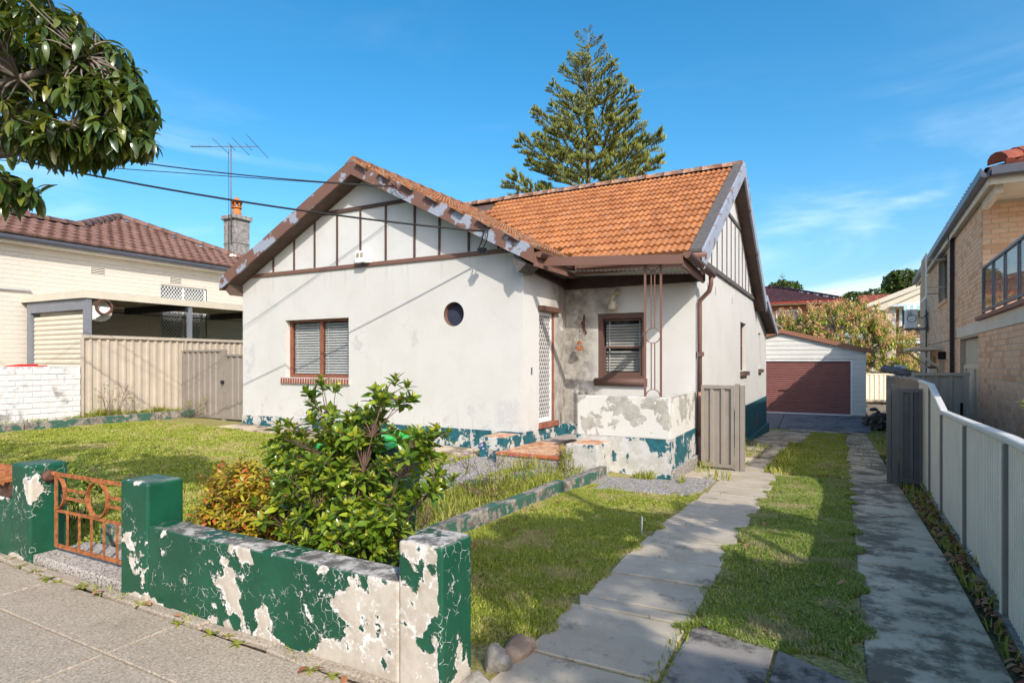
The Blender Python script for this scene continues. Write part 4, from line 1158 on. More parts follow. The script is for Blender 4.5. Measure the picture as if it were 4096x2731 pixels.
MB().tube([(-2.225, YB + .12, .36), (-2.225, YB + .12, -.26)], .04, 10).build('downpipe', plain('pink_downpipe', (.38, .2, .15)), hs)
MB().tube([(-2.225, YB + .12, .30), (-2.225, YB + .12, .40)], .046, 10).build('pipe_collar', MT['rust'], hs)
MB().box((-2.31, YB + .06, 1.74), (-2.16, YB + .18, 1.82)).build('pipe_bracket', MT['trim'], hs)
MB().tube([(-2.25, YB + .03, 2.7), (-2.25, YB + .03, -.15)], .012, 6).build('conduit', MT['gutter'], hs)
# porch floor, parapet, steps
MB().box((XB + .013, 8.62, -.05), (-3.8, YB - .013, .205)).build('porch_floor', MT['aggr'], hs)
b = MB(); b.box((-3.80, YF, ZP + .03), (XS, YF + .2, 1.095)); b.box((XS - .2, YF + .2, ZP + .03), (XS, YB, 1.095)); b.build('parapet', MT['parapet'], hs, merge=True, bevel=.012)
b = MB(); b.box((-3.812, YF - .012, -.35), (XS + .012, YF + .19, ZP + .03)); b.box((XS - .19, YF + .19, -.35), (XS + .012, YB, ZP + .03)); b.build('parapet_plinth', MT['plinth'], hs)
MB().box((XS - .02, YF + .0, -.4), (XS + .06, YB + .1, -.02)).build('footing', MT['pathc'], hs, bevel=.02, merge=True)
stp = MB().box((-4.80, 8.26, -.05), (-3.70, 8.62, .165)).build('porch_step', MT['aggr'], hs)
MB().box((-4.81, 8.235, .166), (-3.69, 8.30, .222)).build('step_nosing', plain('terracotta_nosing', (.42, .12, .055)), hs, bevel=.012, merge=True)
# mosaic tiles on the porch floor and on the two low plinth blocks
def mosaic(parent, x0, y0, x1, y1, z, limit):
    M = []; base = ([(0, 0, 0), (.092, 0, 0), (.092, .043, 0), (0, .043, 0), (.002, .002, .006), (.090, .002, .006), (.090, .041, .006), (.002, .041, .006)], [[4, 5, 6, 7], [0, 1, 5, 4], [1, 2, 6, 5], [2, 3, 7, 6], [3, 0, 4, 7]])
    r = 0; y = y0
    while y + .045 < y1:
        x = x0 - (.047 if r % 2 else 0)
        while x < x1 - .02:
            a, c = max(x, x0), min(x + .092, x1)
            if c - a > .02:
                m4 = Matrix.Diagonal(((c - a) / .092, 1, 1, 1)); m4.translation = (a, y, z); M.append(m4)
            x += .096
        y += .047; r += 1
    place_pieces('mosaic_tile', parent, base, M, MT['mosa'], limit)
MB().box((XB + .02, 8.30, .166), (-3.71, 9.9, .2065)).build('tile_bed', MT['mortar_d'], hs)
mosaic(hs, XB + .03, 8.305, -3.72, 9.75, .207, 150)
def block(x0, x1, y0, y1, z):
    MB().box((x0, y0, -.1), (x1, y1, z)).build('step_block', MT['plinth'], hs, bevel=.012, merge=True)
    mosaic(hs, x0 + .05, y0 + .05, x1 - .04, y1 - .03, z, 60)
block(-5.27, XB + .02, 8.5, YF - .013, .40); block(-3.70, -3.19, 8.5, YF - .013, .385)
MB().box((-4.35, 9.45, .208), (-3.95, 10.2, .222)).build('door_mat', plain('brown_mat', (.10, .075, .055), .95), hs)
# wrought iron post
ip = MB().bar((-2.69, YF + .09, 1.10), (-2.69, YF + .09, 3.18), .03, .03, up=(1, 0, 0)).build('iron_post', MT['trim'], hs)
MB().bar((-2.44, YF + .09, 1.10), (-2.44, YF + .09, 3.16), .03, .03, up=(1, 0, 0)).build('upright', MT['trim'], ip)
for x in (-2.593, -2.537):
    for z0, z1 in ((1.215, 1.93), (2.175, 3.07)): MB().bar((x, YF + .09, z0), (x, YF + .09, z1), .012, .016, up=(1, 0, 0)).build('rod', MT['trim'], ip)
MB().ring((-2.565, YF + .09, 2.052), (1, 0, 0), (0, 0, 1), .117, .011, .02).build('ring', MT['trim'], ip)
MB().ring((-2.565, YF + .09, 1.10), (1, 0, 0), (0, 0, 1), .112, .011, .02, a0=0, a1=math.pi, seg=16).build('arch', MT['trim'], ip)
MB().ring((-2.565, YF + .09, 3.185), (1, 0, 0), (0, 0, 1), .112, .011, .02, a0=math.pi, a1=2 * math.pi, seg=16).build('arch', MT['trim'], ip)

# windows ------------------------------------------------------------
def wbox(parent, name, mat, a, c, bevel=.004): return MB().box(a, c).build(name, mat, parent, bevel=bevel, merge=True)
# front sliding window with venetian blinds
x0, z0, x1, z1 = WIN; yw = YF + .13
fw = wbox(hs, 'front_window', MT['frame'], (x0, yw, z0), (x0 + .07, yw + .07, z1))
for nme, a, c in (('frame_side', (x1 - .05, yw, z0), (x1, yw + .07, z1)), ('frame_head', (x0 + .07, yw, z1 - .05), (x1 - .05, yw + .07, z1)), ('frame_sill', (x0 + .07, yw - .01, z0), (x1 - .05, yw + .07, z0 + .07)), ('mullion', (-9.79, yw - .005, z0 + .07), (-9.73, yw + .07, z1 - .05))):
    wbox(fw, nme, MT['frame'], a, c)
for a, c in ((x0 + .07, -9.79), (-9.73, x1 - .05)):
    MB().box((a, yw + .035, z0 + .07), (c, yw + .039, z1 - .05)).build('pane', MT['glass'], fw)
    blinds(fw, (a + .01, yw + .085, z0 + .08), (1, 0, 0), c - a - .02, z1 - z0 - .14, MT['slat'], .055, .92)
    for xx in (a + .12, c - .12): MB().box((xx, yw + .050, z0 + .08), (xx + .014, yw + .052, z1 - .06)).build('blind_tape', MT['slat'], fw)
# brick sill
bs = MB().box((x0 - .10, YF - .046, z0 - .128), (x1 + .05, YF + .12, z0 - .018)).build('window_sill', MT['mortar_p'], hs)
k = 27; wd = (x1 + .05 - x0 + .10) / k
bm_ = MB().box((0, 0, 0), (wd - .016, .17, .112)).mesh('brick', MT['brick_sill'], bevel=.004, merge=True)
for i in range(k): link('brick', bm_, bs, (x0 - .10 + wd * i + .006, YF - .055, z0 - .122), (R(-4), 0, 0))
# porch double-hung window
x0, z0, x1, z1 = W2; yw = YB + .06
pw2 = wbox(hs, 'porch_window', MT['sash'], (x0, yw - .03, z0), (x0 + .085, yw + .09, z1))
for nme, a, c in (('frame_side', (x1 - .085, yw - .03, z0), (x1, yw + .09, z1)), ('frame_head', (x0 + .085, yw - .03, z1 - .10), (x1 - .085, yw + .09, z1)), ('frame_sill', (x0 + .085, yw - .03, z0), (x1 - .085, yw + .09, z0 + .05)),
                  ('upper_sash', (x0 + .085, yw + .04, z1 - .145), (x1 - .085, yw + .075, z1 - .10)), ('meeting_rail', (x0 + .085, yw + .01, 1.90), (x1 - .085, yw + .05, 1.945)),
                  ('sash_stile', (x0 + .085, yw + .0, z0 + .05), (x0 + .135, yw + .04, 1.90)), ('sash_stile', (x1 - .135, yw + .0, z0 + .05), (x1 - .085, yw + .04, 1.90)), ('lower_rail', (x0 + .135, yw + .0, z0 + .05), (x1 - .135, yw + .04, z0 + .125))):
    wbox(pw2, nme, MT['sash'], a, c)
MB().box((x0 + .10, yw + .06, 1.93), (x1 - .10, yw + .064, z1 - .13)).build('pane', MT['glass'], pw2)
MB().box((x0 + .12, yw + .02, z0 + .12), (x1 - .12, yw + .024, 1.91)).build('pane', MT['glass'], pw2)
for (a, c) in ((z0 + .14, 1.9), (1.93, z1 - .14)): blinds(pw2, (x0 + .1, yw + .16, a), (1, 0, 0), x1 - x0 - .2, c - a, MT['slatc'], .056, .9)
for xx in (x0 + .17, x1 - .18): MB().box((xx, yw + .125, z0 + .12), (xx + .02, yw + .127, z1 - .14)).build('blind_tape', MT['slat'], pw2)
MB().tube([(x0 - .05, YB - .02, z0 - .065), (x1 + .03, YB - .02, z0 - .065)], .075, 16).build('window_sill', MT['sash'], hs)
# side windows: deep reveals with dark sashes and thick sills
for (a, r, c, s_) in (SW1, SW2):
    sw = wbox(hs, 'side_window', MT['sash'], (XS - .16, a, r), (XS - .10, a + .07, s_))
    wbox(sw, 'frame_side', MT['sash'], (XS - .16, c - .07, r), (XS - .10, c, s_)); wbox(sw, 'frame_head', MT['sash'], (XS - .16, a + .07, s_ - .08), (XS - .10, c - .07, s_)); wbox(sw, 'meeting_rail', MT['sash'], (XS - .15, a + .07, (r + s_) / 2), (XS - .10, c - .07, (r + s_) / 2 + .05))
    MB().box((XS - .14, a + .07, r), (XS - .136, c - .07, s_ - .08)).build('pane', MT['glass'], sw)
    MB().prism([(XS - .1, a - .06, r), (XS + .09, a - .06, r - .03), (XS + .09, a - .06, r - .13), (XS - .01, a - .06, r - .15)], (0, c - a + .12, 0)).build('window_sill', MT['soffit'], hs)
# vents in the side wall and the hole in the base
for y, z in ((12.05, 3.12), (12.9, 3.13), (15.1, 3.12)):
    v = MB().box((XS - .02, y, z - .09), (XS + .006, y + .2, z + .09)).build('wall_vent', MT['stucco'], hs)
    for i in range(4): MB().box((XS - .01, y + .06, z - .07 + i * .038), (XS + .0075, y + .14, z - .05 + i * .038)).build('vent_slot', MT['dark'], v)
MB().box((XS - .02, 19.9, -.42), (XS + .016, 20.3, .02)).build('base_hatch', MT['lead'], hs)
# door -----------------------------------------------------------------
y0, z0, y1, z1 = DOOR
dr_ = MB().box((XB - .13, y1 - .04, z0), (XB + .004, y1, z1)).build('front_door', MT['frame'], hs)
MB().prism([(XB - .03, y0 - .05, z1 + .0), (XB + .12, y0 - .05, z1 - .0), (XB + .09, y0 - .05, z1 - .08), (XB - .03, y0 - .05, z1 - .1)], (0, y1 - y0 + .18, 0)).build('door_head', MT['trim'], dr_)
MB().box((XB - .1, y0 - .02, z0 - .10), (XB + .05, y1 + .14, z0)).build('door_sill', plain('worn_red_sill', (.27, .10, .065), .8, .3), dr_, bevel=.008, merge=True)
for nme, a, c in (('screen_stile', (XB - .06, y0, z0), (XB - .03, y0 + .045, z1 - .10)), ('screen_stile', (XB - .06, y1 - .09, z0), (XB - .03, y1 - .04, z1 - .10)), ('screen_rail', (XB - .06, y0 + .045, z1 - .16), (XB - .03, y1 - .09, z1 - .10)), ('screen_rail', (XB - .06, y0 + .045, z0), (XB - .03, y1 - .09, z0 + .09))):
    wbox(dr_, nme, MT['alu'], a, c)
diamond_mesh('security_mesh', dr_, (XB - .045, y0 + .045, z0 + .09), (0, 1, 0), y1 - y0 - .135, z1 - z0 - .25, MT['mesh'], px=.085, pz=.15, t=.010, d=.006)
MB().box((XB - .2, y0, z0), (XB - .16, y1, z1)).build('inner_door', plain('dark_door', (.03, .018, .015)), dr_)
MB().box((XB - .0, 9.50, 1.42), (XB + .015, 9.53, 1.54)).build('door_bell', MT['gutter'], hs)
# wall lamp on the porch
lm = MB().lathe([(.07, 0), (.07, -.02), (.05, -.035), (.035, -.07)], (-3.72, YB, 2.96), 16, ax='y').build('wall_lamp', MT['lamp'], hs)
MB().lathe([(.02, .22), (.035, .19), (.07, .13), (.085, .07), (.07, .02), (.04, .0)], (-3.79, YB - .12, 2.62), 18).build('lamp_globe', MT['lamp'], lm)
MB().tube([(-3.72, YB - .06, 2.96), (-3.76, YB - .11, 2.91), (-3.79, YB - .12, 2.83)], .03, 8).build('lamp_arm', MT['lamp'], lm)
# alarm siren box on the front gable
al = MB().prism([(-8.58, YF - .02, 3.62), (-8.20, YF - .02, 3.62), (-8.28, YF - .17, 3.62), (-8.52, YF - .17, 3.62)], (0, 0, .23)).build('alarm_box', MT['white'], hs, bevel=.008, merge=True)
b = MB()
for i in range(6): b.box((-8.49, YF - .174, 3.72 + i * .016), (-8.41, YF - .1705, 3.728 + i * .016)); b.box((-8.38, YF - .174, 3.72 + i * .016), (-8.31, YF - .1705, 3.728 + i * .016))
b.build('louvre', plain('alarm_slots', (.30, .22, .06)), al)
MB().lathe([(.03, -.05), (.035, 0)], (-8.40, YF - .09, 3.62), 12).build('strobe', plain('blue_strobe', (.01, .04, .16), .3), al)
# service cable terminations on the barge
b = MB(); b.tube([(-7.35, 8.78, 4.95), (-7.30, 8.70, 4.95), (-7.25, 8.70, 4.90)], .008, 6); b.tube([(-7.28, 8.76, 4.98), (-7.2, 8.74, 4.83), (-7.1, 8.76, 4.72), (-7.02, 8.77, 4.70)], .007, 6); b.build('cable_hook', MT['wire'], hs)
b = MB(); b.tube([(-5.32, 8.76, 3.96), (-5.28, 8.70, 3.90), (-5.35, 8.73, 3.72), (-5.45, 8.80, 3.62), (-5.42, 8.9, 3.55)], .010, 6); b.tube([(-5.30, 8.76, 4.05), (-5.22, 8.70, 3.85), (-5.26, 8.72, 3.68), (-5.38, 8.80, 3.60)], .009, 6)
b.box((-5.48, 8.78, 3.54), (-5.34, 8.86, 3.60)); b.box((-5.44, 8.76, 3.50), (-5.36, 8.82, 3.54)); b.build('cable_junction', MT['wire'], hs)

# wind chime hanging on the porch wall: a thing of its own
wc = thing('wind_chime', 'rusty bell wind chime hanging on the stained porch wall', 'wind chime', (-4.42, YB - .1, 2.2))
b = MB(); b.box((-4.425, YB - .02, 2.26), (-4.395, YB, 2.56)); b.tube([(-4.41, YB - .01, 2.30), (-4.42, YB - .10, 2.34), (-4.45, YB - .17, 2.30), (-4.43, YB - .20, 2.24)], .008, 6)
b.tube([(-4.41, YB - .01, 2.5), (-4.43, YB - .08, 2.42), (-4.46, YB - .14, 2.36)], .006, 6); b.build('bracket', MT['rustdark'], wc)
MB().tube([(-4.43, YB - .20, 2.24), (-4.43, YB - .20, 2.05)], .003, 5).build('cord', MT['rustdark'], wc)
for dx, dz, r in ((0, 2.05, .05), (-.045, 1.96, .033), (.04, 1.95, .04), (.0, 1.93, .035)):
    MB().lathe([(r * 1.1, -.075), (r * .85, -.05), (r * .7, -.02), (r * .3, .0)], (-4.43 + dx, YB - .20 + dx * .4, dz), 12).build('bell', MT['rust'], wc)
b = MB()
for i in range(5): b.face([(-4.47 + .02 * i, YB - .012 - .02 * (i % 2), 2.43 - .05 * i), (-4.43 + .02 * i, YB - .03, 2.45 - .05 * i), (-4.41 + .02 * i, YB - .05, 2.40 - .05 * i), (-4.45 + .02 * i, YB - .04, 2.37 - .05 * i)])
b.build('iron_leaf', MT['rustdark'], wc)
# ------------------------------------------------------------------ left neighbour
XN = -18.3
nb = thing('neighbour_house', 'cream painted brick house with a brown hip tiled roof', 'house', (XN, 10, .2))
WU = (10.99, 2.1, 12.52, 4.02)
# wall runs along +Y facing +X: u = -Y would face... u x up must be +X, so u = +Y
O = Vector((XN, 3.0, .1))
brick_wall(nb, O, (0, 1, 0), 12.2, 4.6, MT['brick_c'], MT['mortar_c'], holes=((WU[0] - 3, WU[1] - .1, WU[2] - 3, WU[3] - .1),), bl=.30, bh=.105, j=.012, limit=300, proud=.0035)
MB().box((XN - 8, 3.0, .1), (XN - .2, 3.2, 4.6)).build('front_wall', MT['beige'], nb)
MB().box((XN - 8, 15.0, .1), (XN, 15.2, 4.7)).build('rear_wall', MT['beige'], nb)
# eave, gutter, soffit
MB().box((XN + .0, 2.6, 4.60), (XN + .30, 15.4, 4.66)).build('soffit', MT['beige'], nb)
MB().box((XN + .0, 3.0, 4.42), (XN + .03, 15.2, 4.60)).build('frieze', MT['beige'], nb)
def gut2(parent, p, q, mat='gutter', w=.12, h=.11):
    p, q = Vector(p), Vector(q); d = (q - p).normalized(); s = d.cross(Vector((0, 0, 1))).normalized(); b = MB()
    pr = [(-w / 2, h), (-w / 2, 0), (w * .25, 0), (w / 2, h * .45), (w / 2, h), (w / 2 - .01, h), (w / 2 - .01, h * .5), (-w / 2 + .01, .02)]
    b.prism([p + s * a + Vector((0, 0, z)) for a, z in pr], q - p)
    return b.build('gutter', MT[mat], parent)
gut2(nb, (XN + .36, 2.6, 4.66), (XN + .36, 15.5, 4.66))
# roof: eave plane facing the drive, low front ridge, higher hip behind
e = R(25); ts = math.tan(e); ex, ez = XN + .42, 4.79
Yc, Xa, Za = 11.55, -21.6, ez + ts * (ex + 21.6)
Xr, Zr = -19.55, ez + ts * (ex + 19.55)
rf = MB()
rf.face([(ex, 2.4, ez), (ex, 15.55, ez), (Xa, Yc, Za), (Xr, 9.4, Zr), (Xr, 2.4, Zr)])
rf.face([(ex, 15.55, ez), (Xa - 6, 15.55, ez), (Xa, Yc, Za)]); rf.face([(Xa, Yc, Za), (Xa - 6, 15.55, ez), (Xa - 6, 8, ez)]); rf.face([(Xa, Yc, Za), (Xa - 6, 8, ez), (Xr, 9.4, Zr)])
rf.face([(Xr, 2.4, Zr), (Xr, 9.4, Zr), (Xr - 3.2, 9.4, ez), (Xr - 3.2, 2.4, ez)])
nroof = rf.build('roof', MT['soffit'], nb)
C_ = math.cos(e)
def ins_n(a, bb):
    y = 2.4 + a; x = ex - bb * C_
    if bb < 0: return False
    if y < 9.4: return x > Xr + .05
    if y < Yc: return x > Xr + (Xa - Xr) * (y - 9.4) / (Yc - 9.4) + .05
    return x > Xa + (ex - Xa) * (y - Yc) / (15.55 - Yc) + .08
tile_roof(nroof, (ex, 2.4, ez + .015), (0, 1, 0), Vector((-C_, 0, math.sin(e))), 13.1, 4.4, MT['tile_brown'], ins_n, tw=.30, tl=.34, limit=300, kind='roman')
ridge_caps(nroof, (Xr, 2.4, Zr + .03), (Xr, 9.4, Zr + .03), MT['tile_brown'], r=.13, step=.42)
ridge_caps(nroof, (Xr, 9.35, Zr + .03), (Xa, Yc, Za + .03), MT['tile_brown'], r=.15, step=.42)
ridge_caps(nroof, (Xa, Yc, Za + .04), (ex, 15.55, ez + .05), MT['tile_brown'], r=.13, step=.42)
b = MB(); b.prism([(-21.6, 7.6, 5.55), (-19.95, 7.6, 5.55), (-20.7, 7.6, 6.12)], (0, .9, 0)); b.build('rear_roof', MT['tile_red'], nb)
ridge_caps(nb, (-20.7, 7.5, 6.13), (-20.7, 8.6, 6.13), MT['tile_red'], r=.16, step=.4)
# chimney
cx_, cy_ = -19.35, 14.42
ch = MB().box((cx_ - .31, cy_ - .31, 5.2), (cx_ + .31, cy_ + .31, 6.78)).build('chimney', MT['chim'], nb, bevel=.015, merge=True)
MB().box((cx_ - .385, cy_ - .385, 6.78), (cx_ + .385, cy_ + .385, 6.93)).build('chimney_cap', MT['chim'], ch, bevel=.02, merge=True)
b = MB(); b.lathe([(.17, 0), (.155, .12), (.135, .30)], (cx_, cy_, 6.93), 16); b.lathe([(.18, .30), (.175, .34), (.12, .36)], (cx_, cy_, 6.93), 16)
for k in range(6): a = k * math.pi / 3; b.tube([(cx_ + .13 * math.cos(a), cy_ + .13 * math.sin(a), 7.27), (cx_ + .145 * math.cos(a), cy_ + .145 * math.sin(a), 7.45)], .03, 6)
b.lathe([(.20, .50), (.19, .54), (.10, .62), (.06, .70)], (cx_, cy_, 6.93), 16); b.build('chimney_pot', MT['pot'], ch)
for z in (5.9, 6.72): MB().box((cx_ - .318, cy_ - .318, z), (cx_ + .318, cy_ + .318, z + .03)).build('mast_strap', MT['metal'], ch)
b = MB()
for k in range(7): a = rg.uniform(-.3, .4); b.box((cx_ - .1 + a, cy_ - .52 + .02 * k, 5.32 + .02 * k), (cx_ + .1 + a, cy_ - .36, 5.40 + .02 * k))
b.build('mortar_flashing', MT['mortar_p'], ch, bevel=.02, merge=True)
# vents
for y in (9.0, 11.25):
    v = MB().box((XN - .01, y, 4.08), (XN + .012, y + .42, 4.29)).build('wall_vent', MT['beige'], nb)
    for i in range(4): MB().box((XN, y + .03, 4.105 + i * .047), (XN + .0135, y + .39, 4.125 + i * .047)).build('vent_slot', MT['dark'], v)
# window with diamond grille, upper part above the carport roof
y0, z0, y1, z1 = WU
nw = MB().box((XN - .12, y0, z0), (XN - .06, y0 + .05, z1)).build('window', MT['alu'], nb)
for nme, a, c in (('frame_side', (XN - .12, y1 - .05, z0), (XN - .06, y1, z1)), ('frame_head', (XN - .12, y0 + .05, z1 - .05), (XN - .06, y1 - .05, z1)), ('mullion', (XN - .12, (y0 + y1) / 2 - .03, z0), (XN - .06, (y0 + y1) / 2 + .03, z1 - .05))): wbox(nw, nme, MT['alu'], a, c)
MB().box((XN - .115, y0 + .05, z0), (XN - .111, y1 - .05, z1 - .05)).build('pane', MT['glass'], nw)
MB().box((XN - .6, y0 - .1, z0), (XN - .55, y1 + .1, z1)).build('room_lining', MT['dark'], nb)
blinds(nw, (XN - .28, y0 + .05, z0), (0, 1, 0), y1 - y0 - .1, z1 - z0 - .1, MT['slat'], .055, .7)
diamond_mesh('window_grille', nw, (XN - .04, y0 + .04, z0 + .02), (0, 1, 0), y1 - y0 - .08, z1 - z0 - .07, MT['mesh'], px=.10, pz=.13, t=.014)
# painted panels low on the wall, meter box, water pipe
pn = MB().box((XN + .0045, 5.62, .3), (XN + .12, 6.05, 2.62)).build('brick_pier', MT['slate'], nb)
for k in range(7): MB().box((XN + .1, 5.60, 1.0 + k * .23), (XN + .128, 6.07, 1.215 + k * .23)).build('brick', MT['slate'], pn, bevel=.006, merge=True)
MB().box((XN + .0045, 4.5, 1.6), (XN + .28, 5.0, 2.75)).build('meter_box', MT['slate'], nb, bevel=.01, merge=True)
MB().tube([(XN + .05, 5.35, 1.9), (XN + .05, 5.35, 3.42), (XN + .05, 5.42, 3.46), (XN + .05, 7.6, 3.46)], .022, 8).build('water_pipe', MT['white'], nb)
MB().tube([(XN + .04, 8.8, 2.0), (XN + .04, 8.8, 3.0), (XN + .04, 8.85, 3.05), (XN + .04, 15.0, 3.05)], .018, 8).build('conduit', MT['metal'], nb)

# ------------------------------------------------------------------ carport
cp = thing('carport', 'cream flat carport with a grey framed roller door', 'carport', (-16.8, 7.45, .2))
XC, YC0 = -15.28, 7.40
b = MB(); b.prism([(XN - .2, YC0, 3.14), (XC, YC0, 3.12), (XC, YC0, 3.29), (XN - .2, YC0, 3.31)], (0, .035, 0)); b.build('fascia_front', MT['cream'], cp)
MB().box((XC - .035, YC0 + .036, 3.12), (XC, 14.6, 3.285)).build('fascia_side', MT['cream'], cp)
rib_rows = MB()
y = YC0 + .05
i = 0
while y < 14.5:
    rib_rows.box((XN + .03, y, 3.20 + (.02 if i % 2 else 0)), (XC - .05, y + .085, 3.232 + (.02 if i % 2 else 0))); y += .087; i += 1
o = rib_rows.build('roof_sheet', MT['cream'], cp); o['kind'] = 'stuff'
MB().box((XC - .18, YC0 + .06, .2), (XC - .04, YC0 + .18, 3.12)).build('post', MT['slate'], cp)
MB().box((XC - .12, 9.95, .2), (XC - .03, 10.05, 3.15)).build('post', MT['slate'], cp)
MB().box((XN + .18, YC0 + .06, .2), (XN + .36, YC0 + .16, 3.1)).build('post', MT['slate'], cp)
MB().box((XN + .2, YC0 + .061, 2.86), (XC - .18, YC0 + .15, 3.118)).build('lintel', MT['slate'], cp)
for yy in (9.9, 12.6): MB().box((XN + .05, yy, 3.02), (XC - .04, yy + .12, 3.195)).build('rafter', plain('dark_rafter', (.05, .048, .055)), cp)
roller_door(cp, (XN + .40, YC0 + .14, .75), (1, 0, 0), XC - .2 - XN - .4, 2.12, MT['cream'], slat=.118, depth=.02)
MB().lathe([(.26, 0), (.26, XC - XN - .7)], (XN + .5, YC0 + .46, 2.86), 20, ax='x').build('door_drum', MT['cream'], cp)
dd = MB().ring((XC - .0, YC0 + .42, 2.93), (0, 1, 0), (0, 0, 1), .17, .04, .1).build('drum_end', MT['rustdark'], cp)
MB().prism([(XC - .03, YC0 + .19, 2.62), (XC - .03, YC0 + .19, 2.95), (XC - .03, YC0 + .62, 2.93), (XC - .03, YC0 + .5, 2.82)], (.01, 0, 0)).build('drum_bracket', MT['white'], cp)
MB().box((-16.6, YC0 + .10, .92), (-16.3, YC0 + .125, .98)).build('door_handle', MT['dark'], cp)

# ------------------------------------------------------------------ white brick wall and left steel fence
ww = thing('brick_wall', 'white painted brick wall with bare patches beside the carport', 'wall', (-15, 5, .2))
brick_wall(ww, (-14.98, 2.2, .05), (0, 1, 0), 4.98, 1.49, MT['brick_w'], MT['mortar_w'], bl=.29, bh=.108, j=.012, limit=300, proud=.006, jit=.004, thick=.22)
lf = thing('steel_fence', 'beige ribbed steel fence between the brick wall and the bungalow', 'fence', (-15, 9, .2))
for k, (a, c) in enumerate(((7.24, 9.62), (9.66, 12.0), (12.04, 14.4))):
    rib_sheet('panel', lf, (-15.0, a), (-15.0, c), .22, .22, 2.20, 2.20, (1, 0, 0), MT['colorb'], pitch=.185, depth=.035)
    MB().box((-15.03, a - .02, 2.18), (-14.94, c + .02, 2.25)).build('top_rail', MT['colorb'], lf)
    MB().box((-15.03, a - .02, .20), (-14.94, c + .02, .26)).build('bottom_rail', MT['colorb'], lf)
    MB().box((-15.03, a - .04, .15), (-14.945, a, 2.18)).build('post', MT['colorb'], lf)
sg = thing('steel_gate', 'shade-browned ribbed steel side gate with a latch post by the bungalow', 'gate', (-13.6, 9.6, .2))
YG = 9.55
def leaf(parent, x0, x1, z0, z1, mat, pitch=.22):
    rib_sheet('panel', parent, (x0 + .03, YG + .02), (x1 - .03, YG + .02), z0 + .04, z0 + .04, z1 - .04, z1 - .04, (0, -1, 0), mat, pitch=pitch, depth=.03)
    for a, c in (((x0, YG - .02, z0), (x0 + .045, YG + .03, z1)), ((x1 - .045, YG - .02, z0), (x1, YG + .03, z1))): MB().box(a, c).build('stile', mat, parent)
    for z in (z0, z1 - .05): MB().box((x0 + .046, YG - .018, z), (x1 - .046, YG + .028, z + .05)).build('rail', mat, parent)
leaf(sg, -14.95, -13.33, .24, 1.94, MT['colorg']); leaf(sg, -13.22, -12.18, .24, 1.82, MT['colorg'])  # darker steel than the fence: weaker light on this face put into the colour
MB().box((-13.325, YG - .03, .1), (-13.225, YG + .05, 1.94)).build('latch_post', MT['colorg'], sg)
MB().box((-13.30, YG - .09, 1.10), (-13.24, YG - .03, 1.18)).build('latch', MT['dark'], sg)

# ------------------------------------------------------------------ TV antenna on the chimney
ta = thing('tv_antenna', 'thin TV antenna on a mast strapped to the neighbour chimney', 'antenna', (cx_ + .2, cy_ - .4, 6.0))
mx_, my_ = cx_ + .25, cy_ - .42
MB().tube([(mx_, my_, 5.95), (mx_, my_, 9.38)], .02, 8).build('mast', MT['metal'], ta)
MB().tube([(mx_ - .05, my_ - .05, 9.2), (mx_ - .16, my_, 8.55), (mx_ - .12, my_, 8.2), (mx_ - .10, my_ - .02, 5.6)], .008, 6).build('lead', MT['wire'], ta)
bd = Vector((-.878, -.48, 0)).normalized(); sd = Vector((-.48, .878, .0)).normalized(); top = Vector((mx_, my_, 9.32))
MB().tube([top - bd * .95, top + bd * 1.45], .014, 6).build('boom', MT['metal'], ta)
for k in range(7):
    p = top + bd * (.75 + .11 * k); MB().tube([p - sd * .10, p + sd * .10], .008, 5).build('element', MT['metal'], ta)
for p_, l in ((top + bd * .35, .62), (top - bd * .02, .3), (top - bd * .35, .7), (top - bd * .62, .28), (top - bd * .95, .95)):
    vv = Vector((-.48, .878, -.1)).normalized(); MB().tube([p_ - vv * l, p_ + vv * l], .010, 5).build('element', MT['metal'], ta)

